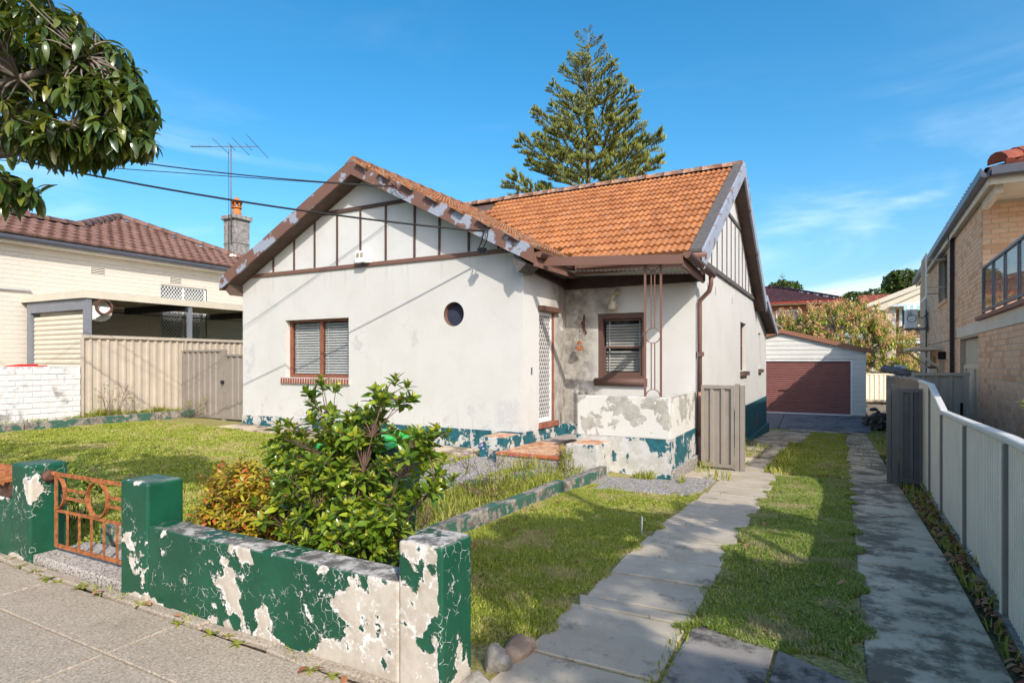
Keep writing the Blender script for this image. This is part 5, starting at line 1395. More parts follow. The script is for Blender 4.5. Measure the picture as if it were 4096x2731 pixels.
# ------------------------------------------------------------------ bins
def bin_(label, loc, rz, lid, group=None, emblem=False):
    root = thing('wheelie_bin', label, 'bin', loc); M = Matrix.Rotation(rz, 4, 'Z'); L0 = Vector(loc)
    def w(p): return tuple(L0 + M @ Vector(p))
    b = MB(); pr = [(.22, .05), (.245, .5), (.28, .93), (.30, .95), (.30, .98)]
    i = 0; ring_ = []
    for r, z in pr:
        y0_, y1_ = -r * 1.05, r * 1.15
        ring_.append([w((-r, y0_, z)), w((r, y0_, z)), w((r, y1_, z)), w((-r, y1_, z))])
    for a, c in zip(ring_[:-1], ring_[1:]):
        for k in range(4): b.face([a[k], a[(k + 1) % 4], c[(k + 1) % 4], c[k]])
    b.face(ring_[0][::-1]); b.face(ring_[-1]); b.build('body', MT['binb'] if lid != 'lidr' else MT['colord'], root, bevel=.018, merge=True)
    b = MB(); lidp = [(-.30, -.36, .985), (.30, -.36, .985), (.30, .36, 1.03), (-.30, .36, 1.03)]; b.prism([w(p) for p in lidp], (0, 0, .035))
    b.build('lid', MT[lid], root, bevel=.014, merge=True)
    b = MB(); b.prism([w(p) for p in ((-.2, -.24, 1.02), (.2, -.24, 1.02), (.2, .22, 1.06), (-.2, .22, 1.06))], (0, 0, .03)); b.build('lid_crown', MT[lid], root, bevel=.02, merge=True)
    MB().tube([w((-.26, .37, .95)), w((.26, .37, .95))], .017, 8).build('handle', MT['binb'] if lid != 'lidr' else MT['colord'], root)
    for s_ in (-1, 1):
        c = Vector(w((s_ * .25, .24, .10))); d = M.to_3x3() @ Vector((s_ * .05, 0, 0)); b = MB(); b.tube([c, c + d], .10, 16); b.build('wheel', MT['dark'], root)
    if emblem:
        e0 = Vector(w((.02, -.285, .68))); uu = M.to_3x3() @ Vector((1, 0, 0)); vv = Vector((0, 0, 1))
        b = MB(); b.ring(e0, uu, vv, .085, .012, .004, seg=30); b.ring(e0, uu, vv, .040, .016, .004, seg=24); b.build('emblem', MT['white'], root)
        b = MB(); n_ = 26; b.face([tuple(e0 + M.to_3x3() @ Vector((0, .004, 0)) + uu * .098 * math.cos(2 * math.pi * k / n_) + vv * .098 * math.sin(2 * math.pi * k / n_)) for k in range(n_)]); b.build('emblem_disc', MT['dark'], root)
    return root
bin_('dark green wheelie bin with lime lid behind the glossy bush', (-3.26, 3.66, 0.0), R(8), 'lidg', emblem=True)
bin_('dark wheelie bin with red lid behind the white brick wall', (-15.65, 6.35, .50), R(-80), 'lidr')
# ------------------------------------------------------------------ right side: fence, gates, brick building (its lot is turned 1.7 degrees)
RA = R(1.7)
RU = Vector((math.sin(RA), math.cos(RA), 0)); RN = Vector((math.cos(RA), -math.sin(RA), 0))
def rp(p, q, z): v = RN * p + RU * q; return Vector((v.x, v.y, z))
rfn = thing('steel_fence', 'pale finely ribbed steel fence with cream cap along the driveway', 'fence', rp(.815, 7, -.1))
PF = .815
segs = [(1.2, 2.9, 1.17, 1.17, 'colorw'), (2.9, 4.95, 1.17, 1.15, 'colorw'), (4.95, 6.75, 1.15, 1.10, 'colorw'), (6.75, 8.60, 1.10, 1.055, 'colorw'), (8.60, 10.05, 1.055, 1.30, 'colorw'), (10.05, 12.0, 1.315, 1.325, 'colorw')]
for a, c, za, zc, mt in segs:
    p, q = rp(PF, a, 0), rp(PF, c, 0); ga, gc = g1(p.x, p.y) + .02, g1(q.x, q.y) + .02
    rib_sheet('panel', rfn, p, q, ga, gc, za - .03, zc - .03, -RN, MT[mt], pitch=.066, depth=.022, kind='fine')
    b = MB(); A, B_ = rp(PF, a, za), rp(PF, c, zc); b.bar(A, B_, .075, .05, up=(0, 0, 1)); b.build('cap_rail', MT['cap'], rfn, bevel=.012, merge=True)
    MB().box(tuple(rp(PF - .045, a - .06, g1(p.x, p.y) - .1)), tuple(rp(PF + .02, a - .027, za - .03))).build('post_gap_shade', MT['colorg'], rfn)  # taupe strip stands in for the shadowed gap beside the post
    MB().box(tuple(rp(PF - .05, a - .025, g1(p.x, p.y) - .1)), tuple(rp(PF + .03, a + .025, za - .028))).build('post', MT['colorw'], rfn)
    b = MB(); b.bar(rp(PF - .03, a, ga - .03), rp(PF - .03, c, gc - .03), .05, .07); b.build('timber_plinth', MT['stoneg'], rfn)
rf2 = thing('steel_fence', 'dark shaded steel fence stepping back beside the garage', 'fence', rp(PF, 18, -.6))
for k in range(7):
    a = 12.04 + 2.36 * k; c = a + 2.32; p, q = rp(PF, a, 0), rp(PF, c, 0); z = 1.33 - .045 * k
    rib_sheet('panel', rf2, p, q, g1(p.x, p.y), g1(q.x, q.y), z - .03, z - .03, -RN, MT['colorg'], pitch=.19, depth=.03)  # darker steel than the front run, with its shade put into the colour
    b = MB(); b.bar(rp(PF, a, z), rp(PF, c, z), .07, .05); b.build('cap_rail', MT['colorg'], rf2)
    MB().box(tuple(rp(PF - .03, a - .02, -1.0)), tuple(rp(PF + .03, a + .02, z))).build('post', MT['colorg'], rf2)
# fence across the back of the drive and cross panel in the neighbour's side passage
rf3 = thing('steel_fence', 'cream steel fence behind the garage under the blossoming tree', 'fence', (1.6, 34, -.8))
for k in range(4):
    x = -.2 + 2.4 * k
    rib_sheet('panel', rf3, (x, 35.0), (x + 2.36, 35.0), -.9, -.9, 1.0, 1.0, (0, -1, 0), MT['colorw'], pitch=.2, depth=.03); MB().box((x - .04, 34.95, -.9), (x, 35.05, 1.0)).build('post', MT['colorw'], rf3); MB().box((x, 34.97, .99), (x + 2.36, 35.03, 1.05)).build('cap_rail', MT['colorw'], rf3)
cg = thing('steel_gate', 'beige steel gate closing the passage beside the brick building', 'gate', rp(1.3, 14.6, 0))
def rsheet(parent, p0, p1, q, z0, z1, mat, pitch, name='panel'):
    A, B_ = rp(p0, q, 0), rp(p1, q, 0); rib_sheet(name, parent, A, B_, z0, z0, z1, z1, -RU, mat, pitch=pitch, depth=.03)
rsheet(cg, .84, 1.74, 14.3, -.5, 1.42, MT['colorb'], .22)
for z in (-.5, 1.40): b = MB(); b.bar(rp(.83, 14.27, z), rp(1.75, 14.27, z), .05, .06); b.build('rail', MT['colorb'], cg)
for p_ in (.85, 1.71): b = MB(); b.bar(rp(p_, 14.26, -.52), rp(p_, 14.26, 1.44), .05, .05, up=RU); b.build('stile', MT['colorb'], cg)
MB().box(tuple(rp(1.60, 14.22, .62)), tuple(rp(1.64, 14.25, .86))).build('handle', MT['dark'], cg)
# driveway gate leaves
def gate_leaf(label, x0, x1, y, z0, z1, mat, pitch, posts):
    t = thing('driveway_gate', label, 'gate', ((x0 + x1) / 2, y, z0))
    rib_sheet('panel', t, (x0 + .03, y + .02), (x1 - .03, y + .02), z0 + .05, z0 + .05, z1 - .05, z1 - .05, (0, -1, 0), mat, pitch=pitch, depth=.03)
    for a, c in (((x0, y - .02, z0), (x0 + .05, y + .03, z1)), ((x1 - .05, y - .02, z0), (x1, y + .03, z1))): MB().box(a, c).build('stile', mat, t, bevel=.004, merge=True)
    for z in (z0, z1 - .06): MB().box((x0 + .051, y - .018, z), (x1 - .051, y + .028, z + .06)).build('rail', mat, t)
    for (px, w, zt) in posts: MB().box((px, y - .03, z0 - .1), (px + w, y + .09, zt)).build('post', mat, t, bevel=.004, merge=True)
    return t
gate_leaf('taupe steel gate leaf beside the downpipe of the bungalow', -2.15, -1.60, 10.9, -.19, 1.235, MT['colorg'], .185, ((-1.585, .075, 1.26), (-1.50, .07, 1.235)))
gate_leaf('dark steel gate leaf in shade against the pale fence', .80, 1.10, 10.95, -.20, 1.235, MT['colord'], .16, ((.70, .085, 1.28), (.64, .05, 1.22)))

# ------------------------------------------------------------------ brick building
bb_ = thing('brick_building', 'two storey tan brick building with glass balcony and dark gutter', 'building', rp(3, 15, -.4))
PB = 1.80
# lower storey wall, upper storey wall, return wall of the balcony (u chosen so that u x up faces out)
zg = -.75
door = (13.67, zg + .25, 16.05, 2.12); lw1 = (18.9, .55, 20.1, 1.82); lw2 = (21.0, .0, 22.0, 1.8)
# the wall faces -RN; running direction u must satisfy u x up = -RN -> u = -RU ; so measure from the far end
QF, Q0 = 26.6, 8.6
def hq(q0, z0, q1, z1, zb): return (QF - q1, z0 - zb, QF - q0, z1 - zb)
brick_wall(bb_, rp(PB, QF, zg), -RU, QF - Q0, 2.155 - zg, MT['brick_r'], MT['mortar_r'], holes=[hq(*h, zg) for h in (door, lw1, lw2)], limit=150, wallname='lower_wall', bh=.078, proud=.004)
uw1 = (18.3, 3.22, 20.3, 4.36); uw2 = (16.9, 3.66, 17.55, 4.40)
brick_wall(bb_, rp(PB, QF, 2.17), -RU, QF - 13.31, 2.27, MT['brick_r'], MT['mortar_r'], holes=[hq(*h, 2.17) for h in (uw1, uw2)], limit=150, wallname='upper_wall', bh=.078, proud=.004, seed=4)
brick_wall(bb_, rp(PB + .01, 13.30, 2.38), RN, 6.5, 2.07, MT['brick_r'], MT['mortar_r'], limit=110, wallname='balcony_wall', bh=.078, proud=.004, seed=5)
MB().obox(rp(PB + .2, 13.5, zg), RU * 13, RN * 9, (0, 0, 5.15)).build('core_wall', MT['mortar_r'], bb_)
MB().obox(rp(PB + .2, Q0, zg), RU * 4.9, RN * 9, (0, 0, 2.85)).build('core_wall', MT['mortar_r'], bb_)
# band, balcony floor edge
b = MB(); b.obox(rp(PB - .02, Q0 - .1, 2.158), RU * (16.4 - Q0 + .1), RN * .22, (0, 0, .21)); b.build('render_band', MT['beige'], bb_)
b = MB(); b.obox(rp(PB - .08, Q0 - .15, 2.37), RU * (13.5 - Q0 + .1), RN * .3, (0, 0, .07)); b.build('balcony_edge', plain('brown_tile_edge', (.22, .085, .055), .6), bb_, bevel=.012, merge=True)
# low wall added out of view at right to cast the drive's shadow edge
brick_wall(bb_, rp(PB + .02, 8.58, -.2), -RU, 1.9, 2.1, MT['brick_r'], MT['mortar_r'], limit=0, wallname='porch_wall')
# balustrade
def rb(name, mat, a, c, w, d, up=(0, 0, 1)): return MB().bar(a, c, w, d, up=up).build(name, mat, bal)
bal = rb.__class__ and MB().bar(rp(PB + .02, Q0, 3.28), rp(PB + .02, 13.28, 3.28), .055, .045).build('balustrade', MT['gutter'], bb_, bevel=.008, merge=True)
rb('bottom_rail', MT['gutter'], rp(PB + .02, Q0, 2.53), rp(PB + .02, 13.28, 2.53), .045, .045)
for q in np.arange(13.25, Q0, -.93):
    rb('baluster_post', MT['gutter'], rp(PB + .02, q, 2.44), rp(PB + .02, q, 3.26), .045, .045, up=RU)
    if q - .9 > Q0: MB().obox(rp(PB + .016, q - .9, 2.56), RU * .87, RN * .008, (0, 0, .69)).build('glass_panel', MT['glassr'], bal)
# door, awnings, windows, downpipe
d_ = MB().obox(rp(PB + .10, 13.70, zg + .25), RU * 2.3, RN * .05, (0, 0, 2.55)).build('double_door', MT['cream'], bb_)
for q in (13.72, 14.66, 14.84, 15.86): MB().obox(rp(PB + .06, q, zg + .25), RU * .11, RN * .05, (0, 0, 2.0)).build('door_stile', MT['cream'], d_)
MB().obox(rp(PB + .06, 13.70, 1.50), RU * 2.3, RN * .05, (0, 0, .08)).build('transom', MT['cream'], d_); MB().obox(rp(PB + .06, 13.83, .18), RU * 2.05, RN * .04, (0, 0, .07)).build('door_rail', MT['cream'], d_)
for k in range(22): MB().obox(rp(PB + .09, 13.8 + k * .1, 1.6), RU * .05, RN * .02, (0, 0, .5)).build('louvre', MT['cream'], d_)
MB().obox(rp(PB + .045, 14.66, .38), RU * .12, RN * .03, (0, 0, .07)).build('handle', MT['metal'], d_)
for (q0, z0, q1, z1), nm in ((uw1, 'upper_window'), (uw2, 'upper_window'), (lw1, 'lower_window'), (lw2, 'lower_window')):
    w_ = MB().obox(rp(PB + .13, q0, z0), RU * (q1 - q0), RN * .03, (0, 0, z1 - z0)).build(nm, plain('dark_glass', (.015, .018, .024), .15) if nm == 'upper_window' else MT['cream'], bb_)
    MB().obox(rp(PB + .11, q0, z0), RU * .06, RN * .05, (0, 0, z1 - z0)).build('frame', MT['cream'], w_); MB().obox(rp(PB + .11, q1 - .06, z0), RU * .06, RN * .05, (0, 0, z1 - z0)).build('frame', MT['cream'], w_)
    n = max(1, int((q1 - q0) / .12)); bm2 = MB().obox((0, 0, 0), RU * .105, RN * .16, (0, 0, .10)).mesh('brick', MT['brick_r'], bevel=.004, merge=True)
    for k in range(n): link('brick', bm2, w_, rp(PB - .05, q0 + (q1 - q0) * k / n, z0 - .11))
# hinged shutter standing open over the big window
sh = MB().obox(rp(PB - .42, 20.05, 3.28), RU * .07, RN * .03, (0, 0, 1.15)).build('shutter', MT['white'], bb_)
MB().obox(rp(PB - .42, 18.65, 3.28), RU * .07, RN * .03, (0, 0, 1.15)).build('shutter_stile', MT['white'], sh)
for z in (3.28, 4.37): MB().obox(rp(PB - .42, 18.72, z), RU * 1.33, RN * .03, (0, 0, .06)).build('shutter_rail', MT['white'], sh)
sl = MB().obox((0, 0, 0), RU * 1.33, RN * .045 + Vector((0, 0, -.03)), (0, 0, .008)).mesh('louvre', MT['cream'])
for k in range(16): link('louvre', sl, sh, rp(PB - .43, 18.72, 3.40 + .06 * k))
for q, z in ((18.75, 3.55), (18.75, 4.25), (20.0, 3.5)): MB().bar(rp(PB - .40, q, z), rp(PB, q, z), .03, .03).build('shutter_arm', MT['cream'], sh)
dp = MB().obox(rp(PB - .10, 16.83, zg), RU * .09, RN * .08, (0, 0, 5.25)).build('downpipe', plain('dark_pipe', (.03, .022, .028), .4), bb_)
MB().obox(rp(PB - .14, 16.78, 4.42), RU * .2, RN * .14, (0, 0, .2)).build('rainhead', MT['gutter'], dp)
MB().tube([rp(PB - .03, 23.9, -.5), rp(PB - .03, 23.9, 4.4)], .035, 8).build('downpipe', MT['cream'], bb_)
MB().tube([rp(PB - .04, 23.6, -.5), rp(PB - .04, 23.6, 2.8)], .02, 8).build('conduit', MT['metal'], bb_)
# roof edge: soffit, fascia, gutter, hip tiles
MB().obox(rp(PB - .10, 11.85, 4.45), RU * 15.0, RN * .10, (0, 0, .035)).build('soffit', MT['beige'], bb_)
MB().obox(rp(PB + .001, 11.85, 4.45), RU * 1.45, RN * 9, (0, 0, .035)).build('soffit', MT['beige'], bb_)
MB().obox(rp(PB - .005, 12.0, 4.30), RU * 1.29, RN * .10, (0, 0, .148)).build('eave_beam', MT['beige'], bb_)
MB().obox(rp(PB - .12, 11.83, 4.40), RU * 15.0, RN * .02, (0, 0, .2)).build('fascia_board', MT['cream'], bb_)
MB().obox(rp(PB - .10, 11.82, 4.40), RU * .03, RN * 9, (0, 0, .2)).build('fascia_board', MT['cream'], bb_)
for A, B_ in ((rp(PB - .16, 11.72, 4.50), rp(PB - .16, 26.9, 4.50)), (rp(9, 11.74, 4.50), rp(PB - .10, 11.74, 4.50))):
    d = (B_ - A); s = d.normalized().cross(Vector((0, 0, 1))); b = MB()
    b.prism([A + s * x + Vector((0, 0, z)) for x, z in ((-.07, .15), (-.07, .02), (-.03, 0), (.03, 0), (.07, .06), (.075, .15), (.06, .15), (.0, .05))], d); b.build('gutter', MT['gutter'], bb_)
e2 = math.tan(R(22)); zE = 4.66; pk = (PB + 4.2)
r_ = MB(); A, B_, C_, D_ = rp(PB - .16, 11.78, zE), rp(PB - .16, 26.9, zE), rp(pk, 22.0, zE + e2 * (pk - PB + .16)), rp(pk, 11.78 + pk - PB + .16, zE + e2 * (pk - PB + .16))
r_.face([A, B_, C_, D_]); r_.face([rp(11, 11.78, zE), A, D_]); r_.face([rp(11, 11.78, zE), D_, C_, rp(11, 26, zE)]); broof = r_.build('roof', MT['tile_red'], bb_)
def ins_r(a, c): return 0 < a < 8 and 0 <= c < 1.6 and a > c * .95
tile_roof(broof, rp(PB - .16, 11.78, zE + .01), RN, (RU + Vector((0, 0, e2))).normalized(), 8, 1.8, MT['tile_red'], ins_r, tw=.25, tl=.33, limit=60, kind='roman')
def ins_r2(a, c): return 0 < a < 14 and 0 <= c < 1.2
tile_roof(broof, rp(PB - .16, 26.9, zE + .01), -RU, (RN + Vector((0, 0, e2))).normalized(), 14, 1.4, MT['tile_red'], ins_r2, tw=.25, tl=.33, limit=0, kind='roman')
ridge_caps(broof, A + (RU + RN) * .18 + Vector((0, 0, .10)), D_ + Vector((0, 0, .03)), MT['tile_red'], r=.15, step=.36)
# oval balcony light
ol = MB().lathe([(.30, 0), (.31, -.05), (.25, -.085)], (0, 0, 0), 24, ax='y'); 
ol.v = [tuple(rp(PB + 1.26 + v[0], 13.29 + v[1], 4.0 + v[2] * .42)) for v in ol.v]; ob_ = ol.build('balcony_light', MT['dark'], bb_)
ol = MB().lathe([(.24, -.07), (.22, -.11), (.1, -.13)], (0, 0, 0), 24, ax='y'); ol.v = [tuple(rp(PB + 1.26 + v[0], 13.29 + v[1], 4.0 + v[2] * .34)) for v in ol.v]; ol.build('diffuser', plain('milky_glass', (.55, .53, .48), .3), ob_)
MB().obox(rp(PB + 1.0, 13.155, 3.992), RN * .52, RU * .02, (0, 0, .016)).build('guard_bar', MT['dark'], ob_)
# air conditioners
def ac(label, p, q, z, rotated=True):
    t = thing('air_conditioner', label, 'air conditioner', rp(p, q, z))
    MB().obox(rp(p, q, z), RU * .85, RN * .32, (0, 0, .60)).build('case', MT['white'], t, bevel=.02, merge=True)
    b = MB(); b.ring(rp(p + .0, q - .004, z) + RN * .16 + Vector((0, 0, .3)), RN, Vector((0, 0, 1)), .12, .02, .012, seg=20); b.build('fan_grille', MT['metal'], t)
    for k in range(7): MB().obox(rp(p + .05, q - .006, z + .38 + k * .025), RN * .12, RU * .01, (0, 0, .008)).build('slot', MT['dark'], t)
    return t
a1_ = ac('white air conditioner unit on a bracket high on the brick wall', PB - .62, 23.1, 2.72)
b = MB(); b.bar(rp(PB - .66, 23.2, 2.70), rp(PB, 23.2, 2.70), .05, .04); b.bar(rp(PB - .66, 23.8, 2.70), rp(PB, 23.8, 2.70), .05, .04); b.bar(rp(PB - .03, 23.2, 2.60), rp(PB - .03, 23.8, 3.3), .04, .04); b.build('wall_bracket', MT['metal'], a1_)
MB().tube([rp(PB - .3, 23.0, 3.12), rp(PB - .2, 22.9, 3.0), rp(PB - .1, 22.95, 3.1), rp(PB - .02, 23.2, 3.2)], .014, 6).build('hose', MT['wire'], a1_)
ac('white air conditioner unit standing low behind the steel fence', .98, 25.6, .92)
mbx = thing('utility_box', 'small white utility box on the brick wall behind the fence', 'box', rp(PB - .2, 20.4, 1.1))
MB().obox(rp(PB - .22, 20.4, .95), RU * .5, RN * .2, (0, 0, .5)).build('case', MT['white'], mbx, bevel=.01, merge=True); MB().obox(rp(PB - .24, 20.38, 1.45), RU * .54, RN * .22, (0, 0, .06)).build('lid', MT['colord'], mbx, bevel=.01, merge=True)
wl2 = thing('outdoor_lamp', 'small black lantern on the brick wall by the porch bracket', 'lamp', rp(PB - .1, 18.7, 1.8))
MB().obox(rp(PB - .16, 18.55, 1.70), RU * .25, RN * .16, (0, 0, .2)).build('case', MT['dark'], wl2, bevel=.03, merge=True)
# awning bracket frames over the lower door
aw = thing('door_awning', 'cream bracketed awning frame above the low side doors', 'awning', rp(PB - .5, 20, 1.9))
MB().obox(rp(PB - .72, 19.0, 1.95), RU * 3.2, RN * .74, (0, 0, .07)).build('awning_board', MT['cream'], aw)
for q in (19.05, 22.1):
    MB().bar(rp(PB - .66, q, 1.94), rp(PB - .02, q, 1.42), .05, .05).build('brace', MT['cream'], aw); MB().bar(rp(PB - .03, q, 1.2), rp(PB - .03, q, 1.94), .06, .05, up=RU).build('wall_plate', MT['cream'], aw)
cr = thing('carpet_roll', 'grey rolled carpet laid across the top of the fence', 'carpet roll', rp(.9, 21, 1.3))
b = MB(); b.tube([rp(.55, 21.6, 1.42), rp(.78, 21.3, 1.38), rp(1.45, 20.6, 1.22)], .115, 14); b.build('roll', MT['lino'], cr)
# ------------------------------------------------------------------ garage
GY = 27.4; gar = thing('garage', 'pale weatherboard garage with a wide maroon roller door', 'garage', (-2.1, GY, -.5))
gz0 = -.50; gxL, gxR = -5.25, .905; ax, az = -2.13, 3.0; gs = .272
def gzr(x): return az - gs * abs(x - ax)
dx0, dx1, dz1 = -4.62, .375, 1.655
b = MB(); b.prism([(gxL, GY + .03, gz0), (dx0, GY + .03, gz0), (dx0, GY + .03, dz1), (dx1, GY + .03, dz1), (dx1, GY + .03, gz0), (gxR, GY + .03, gz0), (gxR, GY + .03, gzr(gxR) - .1), (ax, GY + .03, az - .1), (gxL, GY + .03, gzr(gxL) - .1)], (0, .08, 0))
b.box((gxR - .08, GY + .12, gz0), (gxR, GY + 6.5, gzr(gxR) - .1)); b.box((gxL, GY + .12, gz0), (gxL + .08, GY + 6.5, gzr(gxL) - .1)); b.box((gxL, GY + 6.4, gz0), (gxR, GY + 6.5, gzr(gxL) - .12)); b.build('frame_wall', MT['board'], gar)
bh = .187; z = gz0 + .01
while z < az - .2:
    zt = z + bh; runs = [(gxL, gxR)] if z > dz1 - .02 else [(gxL, dx0 - .06), (dx1 + .06, gxR)]
    if z <= dz1 - .02 and zt > dz1 + .05: runs = [(gxL, dx0 - .06), (dx1 + .06, gxR)]
    for x0, x1 in runs:
        # clip to the gable
        zz = zt + .06
        lim = (az - .06 - zz) / gs
        lim2 = (az - .06 - z) / gs
        a0, a1 = max(x0, ax - lim2), min(x1, ax + lim2); t0, t1 = max(x0, ax - lim), min(x1, ax + lim)
        if a1 - a0 < .05: continue
        if t1 <= t0: t0 = t1 = (a0 + a1) / 2
        b = MB(); pts = [(a0, GY, z), (a1, GY, z), (min(t1, a1), GY + .018, zt + .012), (max(t0, a0), GY + .018, zt + .012)]
        b.prism(pts, (0, .010, 0)); b.build('weatherboard', MT['board'], gar)
    z += bh
roller_door(gar, (dx0, GY + .06, gz0 + .02), (1, 0, 0), dx1 - dx0, dz1 - gz0 - .02, MT['roller'], slat=.0915, depth=.022)
for a, c in (((dx0 - .06, GY - .012, gz0), (dx0 - .0, GY + .05, dz1 + .05)), ((dx1, GY - .012, gz0), (dx1 + .06, GY + .05, dz1 + .05)), ((dx0, GY - .010, dz1), (dx1, GY + .05, dz1 + .048))): MB().box(a, c).build('door_trim', MT['white'], gar)
MB().box((dx0, GY + .02, gz0 - .02), (dx1, GY + .05, gz0 + .03)).build('door_bottom_rail', MT['alu'], gar); MB().box((-2.25, GY + .02, .42), (-2.0, GY + .045, .47)).build('door_handle', MT['dark'], gar)
for sx, xe_ in ((1, gxR + .28), (-1, gxL - .28)):
    b = MB(); p, q = Vector((ax, GY - .12, az)), Vector((xe_, GY - .12, gzr(xe_))); dz = Vector((0, 0, -.17)); b.prism([p, q, q + dz, p + dz], (0, .14, 0)); b.build('barge_capping', MT['garage_trim'], gar)
    b = MB(); b.prism([p + Vector((0, .14, -.02)), q + Vector((0, .14, -.02)), q + Vector((0, .14, -.06)), p + Vector((0, .14, -.06))], (0, 6.6, 0)); b.build('roof_sheet', MT['garage_trim'], gar)
MB().box((gxR + .16, GY - .1, gzr(gxR) - .16), (gxR + .28, GY + 6.6, gzr(gxR) - .06)).build('gutter', MT['white'], gar)
ds = MB(); ds.box((-2.6, 27.0, -.5), (-2.2, 27.3, -.48))
# pile of roots at the garage corner, small wall behind
rt = thing('root_pile', 'heap of grey dead roots beside the garage corner', 'root pile', (1.25, 25.6, -.85))
rr_ = random.Random(4); b = MB()
for k in range(46):
    p = Vector((1.18 + rr_.gauss(0, .16), 25.6 + rr_.gauss(0, .18), -.8 + abs(rr_.gauss(.22, .2)))); d = Vector((rr_.gauss(0, 1), rr_.gauss(0, .8), rr_.gauss(0, .7))).normalized() * rr_.uniform(.2, .45)
    b.tube([p - d * .6, p + Vector((rr_.gauss(0, .05), 0, rr_.gauss(0, .05))), p + d * .6], [.05, .075, .02], 6)
b.build('roots', MT['root'], rt)
lw = thing('retaining_wall', 'low dark stone wall at the end of the side passage', 'wall', (1.4, 31, -.85)); MB().box((.95, 31.0, -1.0), (2.6, 31.4, -.15)).build('wall', MT['apron'], lw, bevel=.02, merge=True); MB().box((.94, 30.9, -.15), (2.6, 31.45, -.05)).build('coping', MT['strip'], lw, bevel=.02, merge=True)

# ------------------------------------------------------------------ houses behind
fh = thing('rear_house', 'dark red brick house with plum glazed tiles behind the garage', 'house', (-8, 57, 0))
HY = 56.0; FX = .10
brick_wall(fh, (-17, HY, 0), (1, 0, 0), 16.4, 6.5, MT['brick_red'], MT['mortar_d'], holes=((12.2, 4.6, 14.2, 6.0), (5, 4.6, 7, 6.0)), bl=.46, bh=.16, j=.02, limit=120)
MB().box((-.8, HY + .2, 0), (-.6, HY + 8, 6.5)).build('side_wall', MT['brick_red'], fh)
for x0, x1 in ((-4.8, -2.8), (-12, -10)):
    w_ = MB().box((x0, HY + .1, 4.6), (x1, HY + .15, 6.0)).build('window', MT['white'], fh); MB().box((x0 + .1, HY + .08, 4.7), (x1 - .1, HY + .1, 5.9)).build('pane', plain('far_glass', (.1, .12, .14), .1), w_)
MB().box((-17, HY - .55, 6.42), (FX, HY, 6.50)).build('soffit', MT['beige'], fh)
RG = plain('red_gutter', (.26, .045, .035), .4)
MB().box((-17, HY - .66, 6.5), (FX + .1, HY - .55, 6.68)).build('gutter', RG, fh); MB().box((FX, HY - .55, 6.5), (FX + .11, HY + 10, 6.68)).build('gutter', RG, fh)
rz, rs, LH = 6.68, .335, 5.3; y0_ = HY - .65; AX = FX + .05 - LH; zA = rz + rs * LH
r_ = MB(); r_.face([(-18, y0_, rz), (FX + .05, y0_, rz), (AX, y0_ + LH, zA), (-18, y0_ + LH, zA)]); r_.face([(FX + .05, y0_, rz), (FX + .05, y0_ + 2 * LH, rz), (AX, y0_ + LH, zA)]); r_.face([(FX + .05, y0_ + 2 * LH, rz), (-18, y0_ + 2 * LH, rz), (-18, y0_ + LH, zA), (AX, y0_ + LH, zA)])
ro = r_.build('roof', MT['tile_dark'], fh)
def ins_d(a, c):
    x = -14 + a; y = c / math.hypot(1, rs); return c >= 0 and y < LH - .1 and x < FX - .05 - y and a > 0
tile_roof(ro, (-14, y0_, rz + .01), (1, 0, 0), Vector((0, 1, rs)), 15, 5.7, MT['tile_dark'], ins_d, tw=.36, tl=.42, limit=300, kind='roman')
ridge_caps(ro, (FX + .05, y0_, rz + .05), (AX, y0_ + LH, zA + .05), MT['tile_dark'], r=.16, step=.5)
ridge_caps(ro, (AX, y0_ + LH, zA + .05), (-14, y0_ + LH, zA + .05), MT['tile_dark'], r=.16, step=.5)

# cream gabled house far right
ch_ = thing('gabled_house', 'brown brick house with cream gable and striped awning', 'house', (7, 55, 0))
def fpt(x, y, d):                        # a point d metres ahead of the lens
    th = R(28.66); F = Vector((-math.sin(th), math.cos(th), 0)); Rr = Vector((math.cos(th), math.sin(th), 0))
    return CAMP + F * d + Rr * ((x - 2048) / 2400 * d) + Vector((0, 0, (1445 - y) / 2400 * d))
KY, kx0, kx1 = 55.0, 3.82, 14.0
brick_wall(ch_, (kx0, KY, -1.0), (1, 0, 0), kx1 - kx0, 7.1, MT['brick_b'], MT['mortar_r'], holes=((.35, 4.1, 4.0, 6.75), (.95, .3, 3.4, 3.05)), bl=.46, bh=.16, j=.02, limit=200)
def gbar2(p, q, w, dy, name='barge_board'):
    b = MB(); p, q = Vector(p), Vector(q); b.prism([p, q, q + Vector((0, 0, -w)), p + Vector((0, 0, -w))], (0, dy, 0)); return b.build(name, MT['cream'], ch_)
gbar2((1.75, KY - .9, 6.08), (8.2, KY - .9, 8.70), .36, .15)
b = MB(); b.prism([(1.95, KY - .72, 5.95), (8.2, KY - .72, 8.5), (8.2, KY - .72, 5.6), (2.3, KY - .72, 5.6)], (0, .2, 0)); b.build('gable_panel', MT['beige'], ch_)
gbar2((3.15, KY - 1.9, 6.05), (8.2, KY - 1.9, 8.45), .34, .15)
b = MB(); b.prism([(3.35, KY - 1.74, 5.9), (8.2, KY - 1.74, 8.2), (8.2, KY - 1.74, 5.72), (3.35, KY - 1.74, 5.72)], (0, 1.0, 0)); b.build('porch_gable', MT['beige'], ch_)
b = MB(); b.face([(1.75, KY - .9, 6.1), (8.2, KY - .9, 8.72), (8.2, KY + 9, 8.72), (1.75, KY + 9, 6.1)]); b.build('roof', MT['tile_red'], ch_)
MB().box((kx0 + .2, KY + .3, 3.0), (kx0 + 4.2, KY + .35, 5.9)).build('balcony_back', plain('screen_back', (.16, .14, .11)), ch_)
